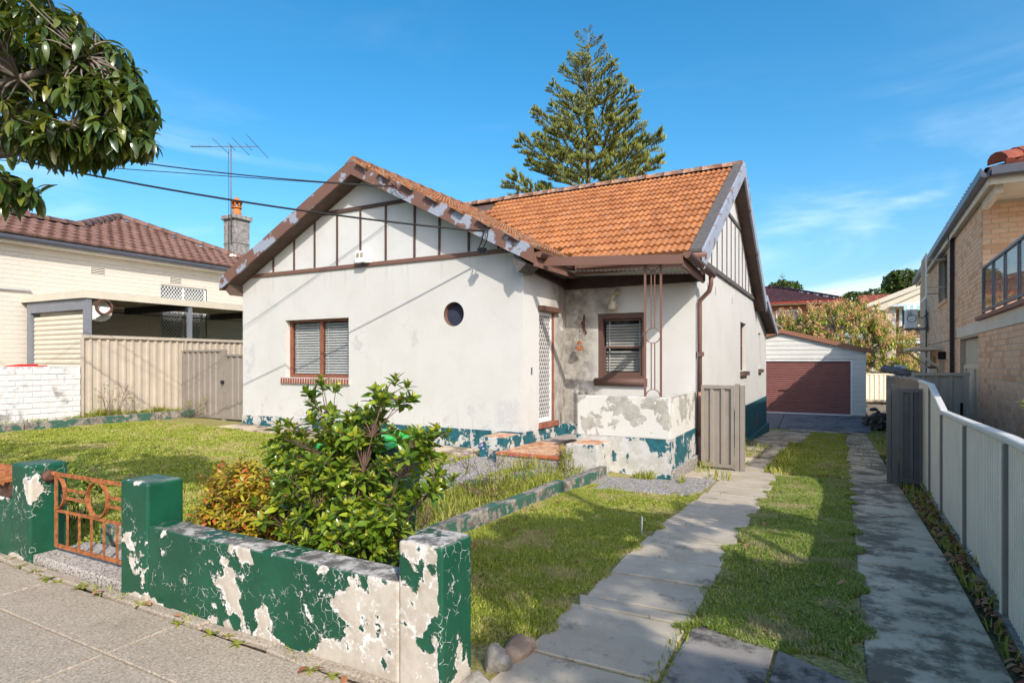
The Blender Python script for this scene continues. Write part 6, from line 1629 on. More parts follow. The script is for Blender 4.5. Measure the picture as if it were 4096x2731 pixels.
diamond_mesh('balcony_grille', ch_, (kx0 + .6, KY + .05, 4.1), (1, 0, 0), 3.4, 1.65, MT['cream'], px=.2, pz=.2, t=.035, d=.02)
diamond_mesh('lower_grille', ch_, (kx0 + .95, KY + .05, -.5), (1, 0, 0), 2.4, 2.5, MT['cream'], px=.2, pz=.2, t=.04, d=.02)
MB().box((kx0 + .9, KY + .3, -.8), (kx0 + 3.6, KY + .35, 2.2)).build('door_back', MT['dark'], ch_)
PBP = plain('pale_blue_post', (.50, .57, .66)); AQ = plain('aqua_stripe', (.35, .55, .58))
for x in (kx0 - .35, kx0 + .12): MB().box((x, KY - 1.2, 4.3), (x + .18, KY - 1.05, 5.75)).build('porch_post', PBP, ch_)
MB().box((kx0 - .5, KY - 1.85, 5.76), (kx0 + 4, KY - 1.72, 5.92)).build('awning_beam', PBP, ch_)
for k in range(16): MB().box((kx0 + .35 + k * .2, KY - 1.9, 5.42 + .02 * (k % 2)), (kx0 + .35 + k * .2 + .19, KY - 1.86, 5.75)).build('awning_stripe', MT['white'] if k % 2 else AQ, ch_)
MB().box((kx0 - .1, KY - 1.3, 3.0), (kx0 + 5, KY - .06, 3.16)).build('balcony_slab', PBP, ch_)
for x in (kx0 + .4, kx0 + 2.0, kx0 + 3.6): MB().box((x, KY - 1.25, 3.16), (x + .13, KY - 1.12, 4.36)).build('rail_post', MT['cream'], ch_)
for z in (3.28, 4.28): MB().box((kx0 + .4, KY - 1.24, z), (kx0 + 5, KY - 1.13, z + .1)).build('rail', MT['cream'], ch_)
b = MB(); b.prism([(kx0 + .9, KY - 1.9, 2.0), (kx0 + .9, KY - .1, 2.9), (kx0 + .9, KY - .1, 2.78), (kx0 + .9, KY - 1.9, 1.85)], (2.6, 0, 0)); b.build('lower_awning', MT['cream'], ch_)
rr2 = thing('red_roof_house', 'cream walled house with a plain red tiled roof peeping above the blossom tree', 'house', (5, 66, 0))
MB().box((2.2, 66.5, 0), (9.5, 74, 6.7)).build('wall', MT['beige'], rr2)
r_ = MB(); r_.face([(1.75, 66, 6.7), (10, 66, 6.7), (10, 70, 8.3), (1.75, 70, 8.3)]); r_.face([(1.75, 74, 6.7), (1.75, 70, 8.3), (10, 70, 8.3), (10, 74, 6.7)]); r_.face([(1.75, 66, 6.7), (1.75, 70, 8.3), (1.75, 74, 6.7)]); r2 = r_.build('roof', MT['tile_red'], rr2)
tile_roof(r2, (1.75, 66, 6.72), (1, 0, 0), Vector((0, 4, 1.6)), 8.2, 4.3, MT['tile_red'], lambda a, c: 0 < a < 8.1 and 0 <= c < 4.2, tw=.4, tl=.5, limit=150, kind='roman')

# ------------------------------------------------------------------ power poles and service cables
def pole(label, x, y, h, r0, r1, arm=True):
    t = thing('power_pole', label, 'power pole', (x, y, 0))
    MB().tube([(x, y, -.2), (x, y, h * .5), (x, y, h)], [r0, (r0 + r1) / 2, r1], 14).build('shaft', MT['pole'], t)
    if not arm: return t
    MB().box((x - 1.0, y - .06, h - .7), (x + 1.0, y + .06, h - .58)).build('crossarm', MT['pole'], t)
    for dx in (-.85, -.4, .4, .85): MB().lathe([(.03, 0), (.05, .03), (.03, .06), (.05, .09), (.02, .13)], (x + dx, y, h - .58), 10).build('insulator', MT['stoneg'], t)
    return t
pole('grey hardwood power pole feeding the house cables from the left street edge', -19.3, -.9, 8.2, .15, .11)
pole('slim grey timber pole standing at the right street edge', 6.0, -1.2, 9.2, .075, .055, False)
def cable(label, a, c, sag, r, cat='cable'):
    a, c = Vector(a), Vector(c); n = 40; pts = []
    for i in range(n + 1):
        t = i / n; p = a.lerp(c, t); p.z -= sag * 4 * t * (1 - t); pts.append(p)
    o = MB().tube(pts, r, 6).build('service_cable', MT['wire'], None); tag(o, label, cat)
    return o
PT = Vector((-19.3, -.9, 7.6))
cable('upper black service cable ending at the barge below the gable peak', (-19.3, -.84, 7.55), (-7.252, 8.74, 4.904), .69, .011)
cable('thin second black cable just below the upper service cable', (-19.3, -.84, 5.25), (-7.205, 8.74, 4.865), .02, .007)
cable('thick twisted black cable ending low on the right barge', (-19.3, -.84, 7.5), (-5.313, 8.74, 3.861), .63, .016)
# ------------------------------------------------------------------ grass
NR = np.random.RandomState(7)
def patch(x, y):
    v = 0
    for k, (a, b_, p) in enumerate(((1.3, .7, .3), (-.9, 1.7, 1.9), (2.3, -1.6, .8), (3.9, 2.7, 2.2), (-4.6, 3.3, .5), (6.1, -5.2, 1.1), (8.3, 7.1, 2.9))): v = v + np.sin(a * x * 1.7 + b_ * y * 1.7 + p + .8 * np.sin(1.3 * y - x)) / (1 + .35 * k)
    return 1 / (1 + np.exp(-1.6 * v))
def blades(name, n, region, mat, h=(.02, .05), w=.004, lean=.7, inside=None, clump=0.0, zoff=0.0, label=None, parent=None, dens=None):
    """curved grass blades (two quads narrowing to a point each) over a region (x0, y0, x1, y1)"""
    x = NR.uniform(region[0], region[2], n); y = NR.uniform(region[1], region[3], n)
    keep = np.ones(n, bool)
    if inside is not None: keep &= inside(x, y)
    if dens is not None: keep &= NR.rand(n) < dens(x, y)
    elif name != 'weed_grass': keep &= NR.rand(n) < .30 + .70 * patch(x, y)
    x, y = x[keep], y[keep]; n = len(x)
    z = gh(x, y) + zoff - .008
    hh = NR.uniform(h[0], h[1], n) * (.62 + .75 * patch(x, y)); az = NR.uniform(0, 2 * np.pi, n); ln = NR.uniform(.15, lean, n) * hh
    ww = w * NR.uniform(.7, 1.3, n); fa = az + NR.normal(0, .6, n) + np.pi / 2
    px, py = np.cos(fa) * ww, np.sin(fa) * ww; lx, ly = np.cos(az) * ln, np.sin(az) * ln
    V = np.zeros((n, 5, 3), np.float32)
    V[:, 0] = np.stack([x - px, y - py, z], -1); V[:, 1] = np.stack([x + px, y + py, z], -1)
    V[:, 2] = np.stack([x + lx * .4 + px * .8, y + ly * .4 + py * .8, z + hh * .62], -1); V[:, 3] = np.stack([x + lx * .4 - px * .8, y + ly * .4 - py * .8, z + hh * .62], -1)
    V[:, 4] = np.stack([x + lx * 1.3, y + ly * 1.3, z + hh * np.clip(1 - (ln / hh) * .35, .3, 1)], -1)
    me = bpy.data.meshes.new(name); me.vertices.add(n * 5); me.vertices.foreach_set('co', V.ravel())
    base = (np.arange(n) * 5)[:, None]; loops = np.concatenate([base + np.array([[0, 1, 2, 3]]), base + np.array([[3, 2, 4]])], 1).ravel()
    me.loops.add(len(loops)); me.loops.foreach_set('vertex_index', loops.astype(np.int32))
    tot = np.tile([4, 3], n); st = np.concatenate([[0], np.cumsum(tot)[:-1]])
    me.polygons.add(len(tot)); me.polygons.foreach_set('loop_start', st.astype(np.int32)); me.polygons.foreach_set('loop_total', tot.astype(np.int32))
    at = me.attributes.new('rnd', 'FLOAT', 'POINT'); at.data.foreach_set('value', np.repeat(NR.rand(n).astype(np.float32), 5))
    me.materials.append(mat); me.update(calc_edges=True)
    o = link(name, me, parent); o['kind'] = 'stuff'
    if label: o['label'] = label; o['category'] = 'grass'
    return o
def edge(x, y, a=.05): return a * np.sin(x * 11 + y * 7.3) + a * .7 * np.sin(y * 17 - x * 5)
def in_right(x, y): return (x > -3.28 + .032 * (y - 2.7) + .06) & (x < -1.60 + edge(x, y)) & (y < 8.3 + edge(y, x, .15) - np.clip(x + 3.0, 0, 2) * .25) & (y > 2.95 + edge(x, y, .12) + np.clip((-x - 1.55) * -1, 0, 1))
blades('lawn_grass', 230000, (-3.3, 2.7, -1.5, 8.6), MT['grass'], (.016, .042), .0032, .9, in_right, label='sunny short lawn between the kerb and the left driveway strip')
def in_mid(x, y): return (x > -.84 + edge(x, y) - np.where(y > 9.3, .04, 0)) & (x < .125 + edge(x, y)) & (y > 3.72 + .25 * np.clip((-.45 - x), 0, 1) - .25 * np.clip(x + .1, 0, 1) + edge(x, y, .06)) & ((y < 10.75) | (y > 11.1)) & (y < 23.3)
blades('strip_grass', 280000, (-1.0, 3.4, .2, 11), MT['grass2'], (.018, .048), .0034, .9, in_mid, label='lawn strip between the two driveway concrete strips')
blades('strip_grass', 60000, (-1.05, 11, .22, 23.4), MT['grass'], (.03, .07), .007, .8, in_mid, label='rough grass strip beyond the driveway gates')
def in_left(x, y): return (x < -5.38 + edge(x, y, .02)) & (x > -14.44 + edge(x, y, .02)) & (y > 2.75) & (y < 8.52)
blades('lawn_grass', 380000, (-14.5, 2.7, -5.3, 8.55), MT['grass'], (.018, .045), .0058, .9, in_left, label='sunny front lawn left of the garden path')
blades('lawn_grass', 30000, (-5.8, 2.85, -3.45, 8), MT['grass'], (.02, .06), .005, .8, lambda x, y: ((x < -5.36) | (x > -4.40)), label='rough grass along both sides of the garden path')
# long weeds: along kerbs, walls, slab joints
def weeds(n, reg, label, h=(.06, .18), w=.006, inside=None): return blades('weed_grass', n, reg, MT['leaf_w'], h, w, .8, inside, label=label)
weeds(2600, (-4.28, 3.2, -3.36, 8.5), 'yellowing weeds filling the bed beside the porch path', (.08, .26), .005)
weeds(2200, (-14.98, 6.8, -14.65, 10.1), 'green weeds at the foot of the left steel fence', (.10, .34), .010)
weeds(2600, (-14.96, 2.4, -14.65, 7.2), 'dark weeds along the white brick wall', (.08, .28), .011)
weeds(700, (-3.1, 8.75, -2.0, 9.17), 'weeds along the foot of the peeling porch wall', (.04, .16), .006, lambda x, y: np.sin(x * 9) > .2)
weeds(500, (-3.0, 7.5, -1.6, 8.9), 'grass tufts on the broken concrete by the porch', (.03, .10), .005, lambda x, y: np.sin(x * 7 + 1) * np.sin(y * 9) > .35)
weeds(900, (-2.2, 9.5, -1.45, 17.0), 'long grass tufts growing along the base of the drive wall', (.06, .22), .008, lambda x, y: np.sin(y * 3.1) * np.sin(x * 5) > .1)
weeds(900, (-1.15, 10.9, -.85, 17.5), 'bright long grass at the left edge of the rear strip', (.08, .20), .010)
weeds(1500, (.80, 4.2, 1.18, 10.7), 'weeds in the leaf filled bed below the pale fence', (.03, .11), .006, lambda x, y: (x < .80 + .012 * y + .2) & (np.sin(x * 21 + y * 5) > -.3))
weeds(260, (-6.2, 2.30, -1.8, 2.41), 'small weeds in the joint below the green wall', (.02, .07), .005, lambda x, y: np.sin(x * 6.5) > .55)
weeds(320, (-1.62, 3.2, -.8, 9.0), 'grass growing in the joints of the left strip', (.02, .05), .004, lambda x, y: np.min(np.abs(y[:, None] - np.array(jl)[None, :]), 1) < .02)
weeds(240, (-.88, 2.4, -.78, 4.2), 'grass in the joint between strip and apron', (.02, .06), .004)
weeds(500, (.1, 12, .8, 22), 'weeds in the far joints of the right strip', (.03, .08), .008, lambda x, y: np.sin(y * 5.3) * np.sin(x * 4) > .3)
weeds(900, (.82, 13, 1.5, 25), 'patchy grass between right strip and dark fence', (.03, .09), .012)

LWD = leaf_base(.07, .022, .2, .5, 3); MW = []; rw_ = random.Random(77)
for k in range(90):
    q = rw_.random(); x, y = (rw_.uniform(-3.1, -1.65), rw_.uniform(3.2, 8)) if q < .4 else (rw_.uniform(-.8, .08), rw_.uniform(4, 10)) if q < .65 else (rw_.uniform(-12, -5.6), rw_.uniform(3.2, 8.2)) if q < .85 else (rw_.uniform(-6.2, -2.2), rw_.uniform(2.28, 2.37))
    for j in range(rw_.randint(5, 9)):
        a = j * 2.4 + rw_.random(); MW.append(lmat((x, y, g1(x, y) + .012), (math.cos(a), math.sin(a), rw_.uniform(.2, .9)), rw_.uniform(.5, 1.2)))
A = np.array([[list(m[i]) for i in range(3)] for m in MW], np.float32); o = link('broadleaf_weeds', np_mesh('broadleaf_weeds', LWD[0], LWD[1], A, MT['leaf_w'], {'rnd': NR.rand(len(MW))})); tag(o, 'small broadleaf weeds scattered through the lawn and paving joints', 'weeds', kind='stuff')
# ------------------------------------------------------------------ shrubs
def curve_pts(p, q, bend, n=6, r=random):
    p, q = Vector(p), Vector(q); m = (p + q) / 2 + Vector((r.uniform(-1, 1), r.uniform(-1, 1), r.uniform(-.3, .6))) * bend; out = []
    for i in range(n + 1):
        t = i / n; out.append(p * (1 - t) ** 2 + m * 2 * t * (1 - t) + q * t * t)
    return out
def shrub(name, label, cat, base, lobes, n_tip, leaf, mat, per=9, size=(.8, 1.15), stems=14, young=None, limit=300, seed=1, stemmat='stem', open_=.35, group=None, shell=.55, sr=.009):
    """stems from the base fork to tips spread through the lobes (centre, radii); each tip carries a whorl of leaves"""
    r = random.Random(seed); root = thing(name, label, cat, base, group)
    tips = []; wts = [l[1][0] * l[1][1] * l[1][2] for l in lobes]
    while len(tips) < n_tip:
        c, rad = r.choices(lobes, wts)[0]; d = Vector((r.gauss(0, 1), r.gauss(0, 1), r.gauss(0, 1))).normalized(); k = r.uniform(shell, 1.0)
        p = Vector((c[0] + d.x * rad[0] * k, c[1] + d.y * rad[1] * k, c[2] + d.z * rad[2] * k))
        if p.z > base[2] + .06: tips.append((p, d))
    B0 = Vector(base); b = MB(); hubs = []
    for i in range(stems):
        a = 2 * math.pi * i / stems + r.uniform(-.3, .3); c, rad = r.choices(lobes, wts)[0]
        q = Vector((c[0] + math.cos(a) * rad[0] * .45, c[1] + math.sin(a) * rad[1] * .45, c[2] + r.uniform(-.9, -.1) * rad[2])); pts = curve_pts(B0 + Vector((math.cos(a) * .07, math.sin(a) * .07, -.03)), q, .10, 6, r)
        b.tube(pts, [sr * (1.5 - .8 * k / 6) for k in range(7)], 6); hubs += pts[2:]
    for p, d in tips:
        h = min(hubs, key=lambda x: (x - p).length + max(0, x.z - p.z + .04) * 4); b.tube(curve_pts(h, p, .03, 4, r), [sr * .75, sr * .7, sr * .6, sr * .5, sr * .4], 5, cap=False)
    b.build('branches', MT[stemmat], root)
    M = []; MY = []
    for p, d in tips:
        axis = (d * .55 + Vector((r.gauss(0, .25), r.gauss(0, .25), .75))).normalized(); s1 = axis.orthogonal().normalized(); s2 = axis.cross(s1); ph = r.uniform(0, 6.28)
        for k in range(per):
            a = ph + k * 2.399; out = s1 * math.cos(a) + s2 * math.sin(a); t = k / per
            el = open_ + .75 * t + r.uniform(-.2, .2); dd = out * math.cos(el) + axis * math.sin(el)
            pp = p - axis * (.055 * (1 - t)) + out * .006; M.append(lmat(pp, dd, r.uniform(*size) * (1 - .25 * t), r.uniform(-.35, .35), up=axis))
        if young:
            for k in range(5): a = ph + k * 1.3; out = s1 * math.cos(a) + s2 * math.sin(a); MY.append(lmat(p, axis * .92 + out * .33, r.uniform(.35, .6), 0, up=out * -1))
    place_leaves(root, leaf, M, mat, limit, seed=seed)
    if young: place_leaves(root, leaf, MY, young, 0, rest='young_foliage', seed=seed + 1)
    return root
LG = leaf_base(.086, .039, .30, .25, 4)
shrub('gardenia_bush', 'tall glossy green bush with upright tips behind the peeling wall', 'bush', (-2.98, 3.12, 0.0),
      [((-2.60, 3.08, 1.46), (.17, .14, .11)), ((-2.75, 3.12, 1.33), (.14, .14, .12)), ((-3.29, 3.14, 1.41), (.16, .15, .15)), ((-2.99, 3.12, 1.16), (.36, .26, .20)), ((-3.68, 3.18, 1.02), (.22, .22, .18)), ((-2.36, 3.10, 1.12), (.22, .22, .14)), ((-3.07, 3.10, .80), (.56, .38, .30)), ((-2.28, 3.05, .90), (.19, .22, .14)), ((-2.95, 3.02, .48), (.48, .32, .20)), ((-2.58, 3.0, .60), (.22, .26, .18)), ((-3.63, 3.15, .60), (.24, .26, .20))],
      560, LG, MT['leaf_g'], per=9, size=(.6, 1.25), stems=24, young=MT['leaf_y'], limit=300, seed=3, shell=.42, sr=.0055)
LN = leaf_base(.062, .023, .25, .35, 4)
shrub('nandina_bush', 'low yellow and red leaved bush beside the green pier', 'bush', (-4.30, 3.30, 0.0),
      [((-4.46, 3.32, .60), (.36, .30, .22)), ((-4.52, 3.30, .36), (.36, .32, .24)), ((-4.18, 3.25, .74), (.22, .24, .14)), ((-4.0, 3.2, .45), (.34, .30, .34))], 620, LN, MT['leaf_n'], per=10, size=(.75, 1.25), stems=16, limit=300, seed=8, shell=.5, sr=.005, open_=.15)
LS = leaf_base(.030, .014, .25, .2, 3)
def flower_shrub(label, base, lobes, n, seed, flowers=14):
    s = shrub('flowering_shrub', label, 'shrub', base, lobes, n, LS, MT['leaf_w'], per=8, size=(.7, 1.3), stems=16, limit=60, seed=seed, shell=.7, sr=.0035, open_=.4)
    r = random.Random(seed); M = []; f5 = ([], [])
    for k in range(5):
        a = 2 * math.pi * k / 5; c, sn = math.cos(a), math.sin(a); i = len(f5[0]); f5[0].extend([(0, 0, 0), (c * .008 - sn * .005, sn * .008 + c * .005, .002), (c * .014, sn * .014, 0), (c * .008 + sn * .005, sn * .008 - c * .005, .002)]); f5[1].append([i, i + 1, i + 2, i + 3])
    for k in range(flowers * 4):
        c, rad = r.choice(lobes); d = Vector((r.gauss(0, 1), r.gauss(0, 1), abs(r.gauss(0, 1)))).normalized(); p = Vector((c[0] + d.x * rad[0], c[1] + d.y * rad[1], c[2] + d.z * rad[2])); M.append(lmat(p, d, r.uniform(.9, 1.5)))
    place_leaves(s, f5, M, MT['flower'], 12, solo='flower', rest='flowers', seed=seed)
flower_shrub('straggly shrub with small purple flowers in the weedy bed', (-3.72, 6.2, .05), [((-3.80, 6.2, .42), (.42, .35, .22)), ((-3.45, 6.4, .38), (.25, .25, .2)), ((-4.05, 6.05, .30), (.22, .25, .2))], 60, 21)
flower_shrub('thin red stemmed plant with purple flowers by the right pier kerb', (-3.55, 4.6, .03), [((-3.62, 4.75, .55), (.24, .25, .22)), ((-3.45, 4.6, .35), (.2, .2, .2))], 26, 22, 6)
flower_shrub('leggy shrub with pink buds against the left steel fence', (-14.75, 7.7, .25), [((-14.7, 7.75, .95), (.18, .62, .26)), ((-14.7, 8.1, .65), (.2, .3, .25))], 46, 23)
flower_shrub('low leafy shrub in front of the ribbed side gate', (-14.5, 9.35, .25), [((-14.3, 9.4, .5), (.4, .2, .22)), ((-13.85, 9.4, .6), (.2, .12, .3))], 34, 24, 2)
shrub('box_shrub', 'small dark green plant at the foot of the porch block', 'shrub', (-3.62, 8.25, .05), [((-3.60, 8.25, .26), (.16, .14, .20))], 70, LS, MT['leaf_w'], per=8, stems=8, limit=40, seed=31, sr=.003)
shrub('seedling_plant', 'dark leafy plant behind the left green pier', 'plant', (-6.75, 3.2, .05), [((-6.75, 3.2, .45), (.35, .25, .22))], 60, LN, MT['leaf_g'], per=8, stems=10, limit=60, seed=32, sr=.004)
shrub('pot_plant', 'few yellow green leaves at the right edge by the brick wall', 'plant', tuple(rp(1.3, 7.1, .1)), [(tuple(rp(1.35, 6.95, 1.28)), (.12, .25, .12))], 8, LN, MT['leaf_w'], per=6, stems=3, limit=40, seed=33, sr=.004)

# bed litter and single fallen leaves
r_ = random.Random(17); LB = leaf_base(.085, .036, .5, .5, 4, twist=.8); M = []
for k in range(900):
    y = r_.uniform(3.2, 10.4); x = .83 + r_.random() ** 1.3 * (.12 + .028 * y); M.append(lmat((x, y, g1(x, y) + r_.uniform(.004, .03)), (r_.gauss(0, 1), r_.gauss(0, 1), r_.gauss(0, .25)), r_.uniform(.4, 1.0), r_.uniform(-.8, .8)))
A = np.array([[list(m[i]) for i in range(3)] for m in M], np.float32); me = np_mesh('leaf_litter', LB[0], LB[1], A, MT['deadleaf'], {'rnd': NR.rand(len(M))}); o = link('leaf_litter', me); tag(o, 'brown leaf litter on the soil below the pale fence', 'leaf litter', kind='stuff')
lm_ = bpy.data.meshes.new('fallen_leaf'); lm_.from_pydata(LB[0], [], LB[1]); lm_.materials.append(MT['deadleaf'])
for k in range(46):
    if k < 16: x, y = r_.uniform(-3.1, -1.7), r_.uniform(3.4, 7.6)
    elif k < 28: x, y = r_.uniform(-.8, .1), r_.uniform(4.0, 9.5)
    elif k < 40: x, y = r_.uniform(-13, -6), r_.uniform(3.6, 8.2)
    else: x, y = r_.uniform(-5.4, -2.0), r_.uniform(2.22, 2.36)
    o = link('fallen_leaf', lm_, None, (x, y, g1(x, y) + .035), (r_.uniform(-.4, .4), r_.uniform(-.4, .4), r_.uniform(0, 6.3)), (r_.uniform(.7, 1.2),) * 3); tag(o, 'curled brown fallen leaf lying on the ' + ('right lawn by the kerb' if k < 16 else 'grass strip between the concrete strips' if k < 28 else 'left front lawn' if k < 40 else 'footpath below the green wall'), 'leaf', 'fallen leaves on the ground')
for (x, y, lab) in ((1.07, 8.85, 'white scrap of paper in the weeds near the dark gate leaf'), (1.0, 6.35, 'crumpled white paper on the leaf litter below the pale fence')):
    b = MB()
    for k in range(5): a = k * .9; b.face([(x + .05 * math.cos(a), y + .05 * math.sin(a), g1(x, y) + .03), (x + .07 * math.cos(a + .8), y + .06 * math.sin(a + .8), g1(x, y) + .05 + .02 * (k % 2)), (x, y, g1(x, y) + .07)])
    o = b.build('paper_scrap', MT['paper']); tag(o, lab, 'paper')
b = MB(); b.tube([(-1.66, 5.62, .0), (-1.655, 5.62, .17)], .007, 6); o = b.build('marker_peg', MT['white']); tag(o, 'thin white peg standing at the edge of the right lawn', 'peg')

# ------------------------------------------------------------------ trees
def limb(b, pts, r0, r1, seg=8): n = len(pts) - 1; b.tube(pts, [r0 + (r1 - r0) * i / n for i in range(n + 1)], seg)
def crown_tree(name, label, base, trunk_top, crowns, n_tip, leaf, mat, per, size, seed, limit=0, r0=.16, shell=.5, open_=-.5, mats='bark', bough=14, twig=.012, droop=.0, skip=None):
    r = random.Random(seed); root = thing(name, label, 'tree', base); B0, T0 = Vector(base), Vector(trunk_top); b = MB()
    limb(b, curve_pts(B0 - Vector((0, 0, .2)), T0, .25, 8, r), r0, r0 * .7, 12); b.build('trunk', MT[mats], root)
    tips = []; wts = [c[2] if len(c) > 2 else c[1][0] * c[1][1] * c[1][2] for c in crowns]
    while len(tips) < n_tip:
        c, rad = r.choices(crowns, wts)[0][:2]; d = Vector((r.gauss(0, 1), r.gauss(0, 1), r.gauss(0, 1))).normalized(); k = r.uniform(shell, 1.0) ** .8
        p = Vector((c[0] + d.x * rad[0] * k, c[1] + d.y * rad[1] * k, c[2] + d.z * rad[2] * k))
        if skip and skip(p): continue
        tips.append((p, d))
    b = MB(); hubs = []
    for i in range(bough):
        c, rad = r.choices(crowns, wts)[0][:2]; d = Vector((r.gauss(0, 1), r.gauss(0, 1), r.gauss(0, .6))).normalized(); q = Vector((c[0] + d.x * rad[0] * .62, c[1] + d.y * rad[1] * .62, c[2] + d.z * rad[2] * .55)); pts = curve_pts(T0, q, .25, 7, r); limb(b, pts, r0 * .42, r0 * .10, 7); hubs += pts[2:]
    b.build('boughs', MT[mats], root); b = MB()
    for p, d in tips:
        h = min(hubs, key=lambda x: (x - p).length); b.tube(curve_pts(h, p, .10, 4, r), [twig * 1.2, twig, twig * .8, twig * .6, twig * .4], 5, cap=False)
    b.build('twigs', MT[mats], root)['kind'] = 'stuff'; M = []
    for p, d in tips:
        axis = (d * .7 + Vector((r.gauss(0, .3), r.gauss(0, .3), .35))).normalized(); s1 = axis.orthogonal().normalized(); s2 = axis.cross(s1); ph = r.uniform(0, 6.28)
        for k in range(per):
            a = ph + k * 2.399; out = s1 * math.cos(a) + s2 * math.sin(a); t = k / per; el = open_ + .9 * t + r.uniform(-.3, .3); dd = out * math.cos(el) + axis * math.sin(el) - Vector((0, 0, droop)); M.append(lmat(p + out * .01 - axis * .03 * (1 - t), dd, r.uniform(*size), r.uniform(-.5, .5)))
    place_leaves(root, leaf, M, mat, limit, seed=seed); return root, tips
LT = leaf_base(.155, .052, .28, .45, 5)
def fpt2(x, y, d): v = fpt(x, y, d); return (v.x, v.y, v.z)
c1 = fpt2(-560, 250, 4.3)
crown_tree('street_tree', 'broad leaved tree with drooping glossy leaves overhanging the left lawn', (-7.6, .2, 0), (-7.1, .8, 2.7), [((c1[0], c1[1], 3.78), (1.9, 1.5, .82), 1.9), ((c1[0] - 1.3, c1[1] - .9, 4.3), (1.7, 1.6, 1.0), 1.4), (fpt2(40, 130, 4.2), (.62, .6, .34), 1.5), (fpt2(330, 250, 4.15), (.30, .34, .26), 1.2), (fpt2(450, 400, 4.05), (.22, .28, .20), 1.0), (fpt2(480, 530, 4.05), (.16, .22, .12), .6), (fpt2(260, 560, 4.1), (.34, .34, .12), .8), (fpt2(60, 470, 4.2), (.34, .4, .2), .5), (fpt2(160, 330, 4.4), (.4, .3, .25), .3), (fpt2(20, 745, 4.0), (.18, .2, .14), .35)], 860, LT, MT['leaf_t'], 8, (.55, 1.0), 41, limit=300, r0=.17, shell=.45, open_=-.45, droop=.45, twig=.009)
crown_tree('street_tree', 'street tree on the right whose crown shades the driveway', (6.3, -1.0, 0), (5.6, -.4, 4.4), [((gx + h, gy - .909 * h, h), (rr_, rr_ * .8, rr_ * .55)) for gx, gy, h, rr_ in ((-2.25, 4.3, 5.4, .85), (-1.9, 6.0, 5.2, .75), (-.9, 6.9, 5.6, .8), (-.5, 4.7, 5.9, .9), (.45, 6.3, 5.8, .85), (.55, 3.7, 6.0, .9), (-1.3, 3.2, 5.6, .7), (-2.6, 5.3, 5.0, .6))], 1000, LT, MT['leaf_t'], 9, (.8, 1.2), 42, limit=0, r0=.18, shell=.25, open_=-.4, droop=.45, bough=10, twig=.010)

# Norfolk pine: whorls of boughs, each a limb with tufted upward shoots
def pine(label, base, H, zlo, rad, levels, seed, scale=1.0):
    r = random.Random(seed); root = thing('norfolk_pine', label, 'tree', base); B0 = Vector(base); b = MB()
    limb(b, [B0 + Vector((0, 0, H * t)) for t in (0, .25, .5, .75, .92, 1.0)], .26 * scale, .02 * scale, 10); b.build('trunk', MT['bark'], root)
    metas = []
    for v in range(5):
        rr = random.Random(seed * 10 + v); bb = MB(); pts = []
        for i in range(9):
            t = i / 8; pts.append(Vector((rr.uniform(-.012, .012), t, -.03 * math.sin(t * math.pi) + .17 * t * t)))
        limb(bb, pts, .011, .003, 6); nb_ = len(bb.f); tuft = []
        for k in range(24):
            t = .26 + .74 * (k + rr.random()) / 24; i = min(7, int(t * 8)); p = pts[i].lerp(pts[i + 1], t * 8 - i); sd = 1 if k % 2 else -1; ln = (.07 + .27 * math.sin(math.pi * min(1, (t - .12) / .92)) ** .8) * rr.uniform(.55, 1.1)
            if t > .93: ln *= .5
            q = p + Vector((sd * ln * rr.uniform(.55, .95), ln * .75, ln * rr.uniform(.02, .32))); bb.tube([p, p.lerp(q, .5) + Vector((0, 0, -.008)), q], [.003, .0025, .002], 4, cap=False)
            for e in np.linspace(.42, 1, 6): tuft.append((p.lerp(q, e), (q - p).normalized()))
            if t > .55: tuft.append((p, Vector((0, 1, 0))))
        for p, d in tuft:
            n_ = rr.randint(8, 12)
            for j in range(n_):
                dd = (d * .55 + Vector((rr.gauss(0, .45), rr.gauss(0, .35), rr.uniform(.5, 1.2)))).normalized(); L = rr.uniform(.035, .075); w = .0050; sdv = dd.cross(Vector((rr.gauss(0, 1), rr.gauss(0, 1), .2))).normalized() * w; i0 = len(bb.v)
                q1 = p + dd * L * .6 + Vector((0, 0, -.004)); q2 = p + dd * L + Vector((0, 0, .010))
                bb.v += [tuple(p - sdv * .7), tuple(p + sdv * .7), tuple(q1 + sdv), tuple(q1 - sdv), tuple(q2)]; bb.f += [[i0, i0 + 1, i0 + 2, i0 + 3], [i0 + 3, i0 + 2, i0 + 4]]; bb.m += [1, 1]; bb.sm += [False, False]
        me = bb.mesh('bough', [MT['stem'], MT['leaf_p']]); at = me.attributes.new('rnd', 'FLOAT', 'POINT'); at.data.foreach_set('value', np.repeat(np.random.RandomState(v).rand(len(me.vertices) // 5 + 1), 5)[:len(me.vertices)].astype(np.float32)); metas.append(me)
    for lv in range(levels):
        t = lv / (levels - 1); z = zlo + (H - zlo) * (t ** .93) * .985; L = rad * (1 - t) ** .78 * (1 + .10 * r.uniform(-1, 1)) + .45 * scale; n = 7 if t < .5 else 6 if t < .8 else 5; ph = r.uniform(0, 6.28)
        for k in range(n):
            l = L * r.uniform(.78, 1.06) if r.random() > .12 else L * r.uniform(.5, .75); a = ph + 2 * math.pi * k / n + r.uniform(-.16, .16); up = .06 + .50 * t + r.uniform(-.05, .07)
            o = link('bough', metas[r.randrange(5)], root, B0 + Vector((0, 0, z + r.uniform(-.22, .22) * scale)), (up, r.uniform(-.1, .1), a), (l * r.uniform(.9, 1.1), l, l))
    return root
pine('tall Norfolk Island pine rising behind the orange roof', (-12.9, 32.9, 0), 20.9, 9.4, 4.6, 13, 5)
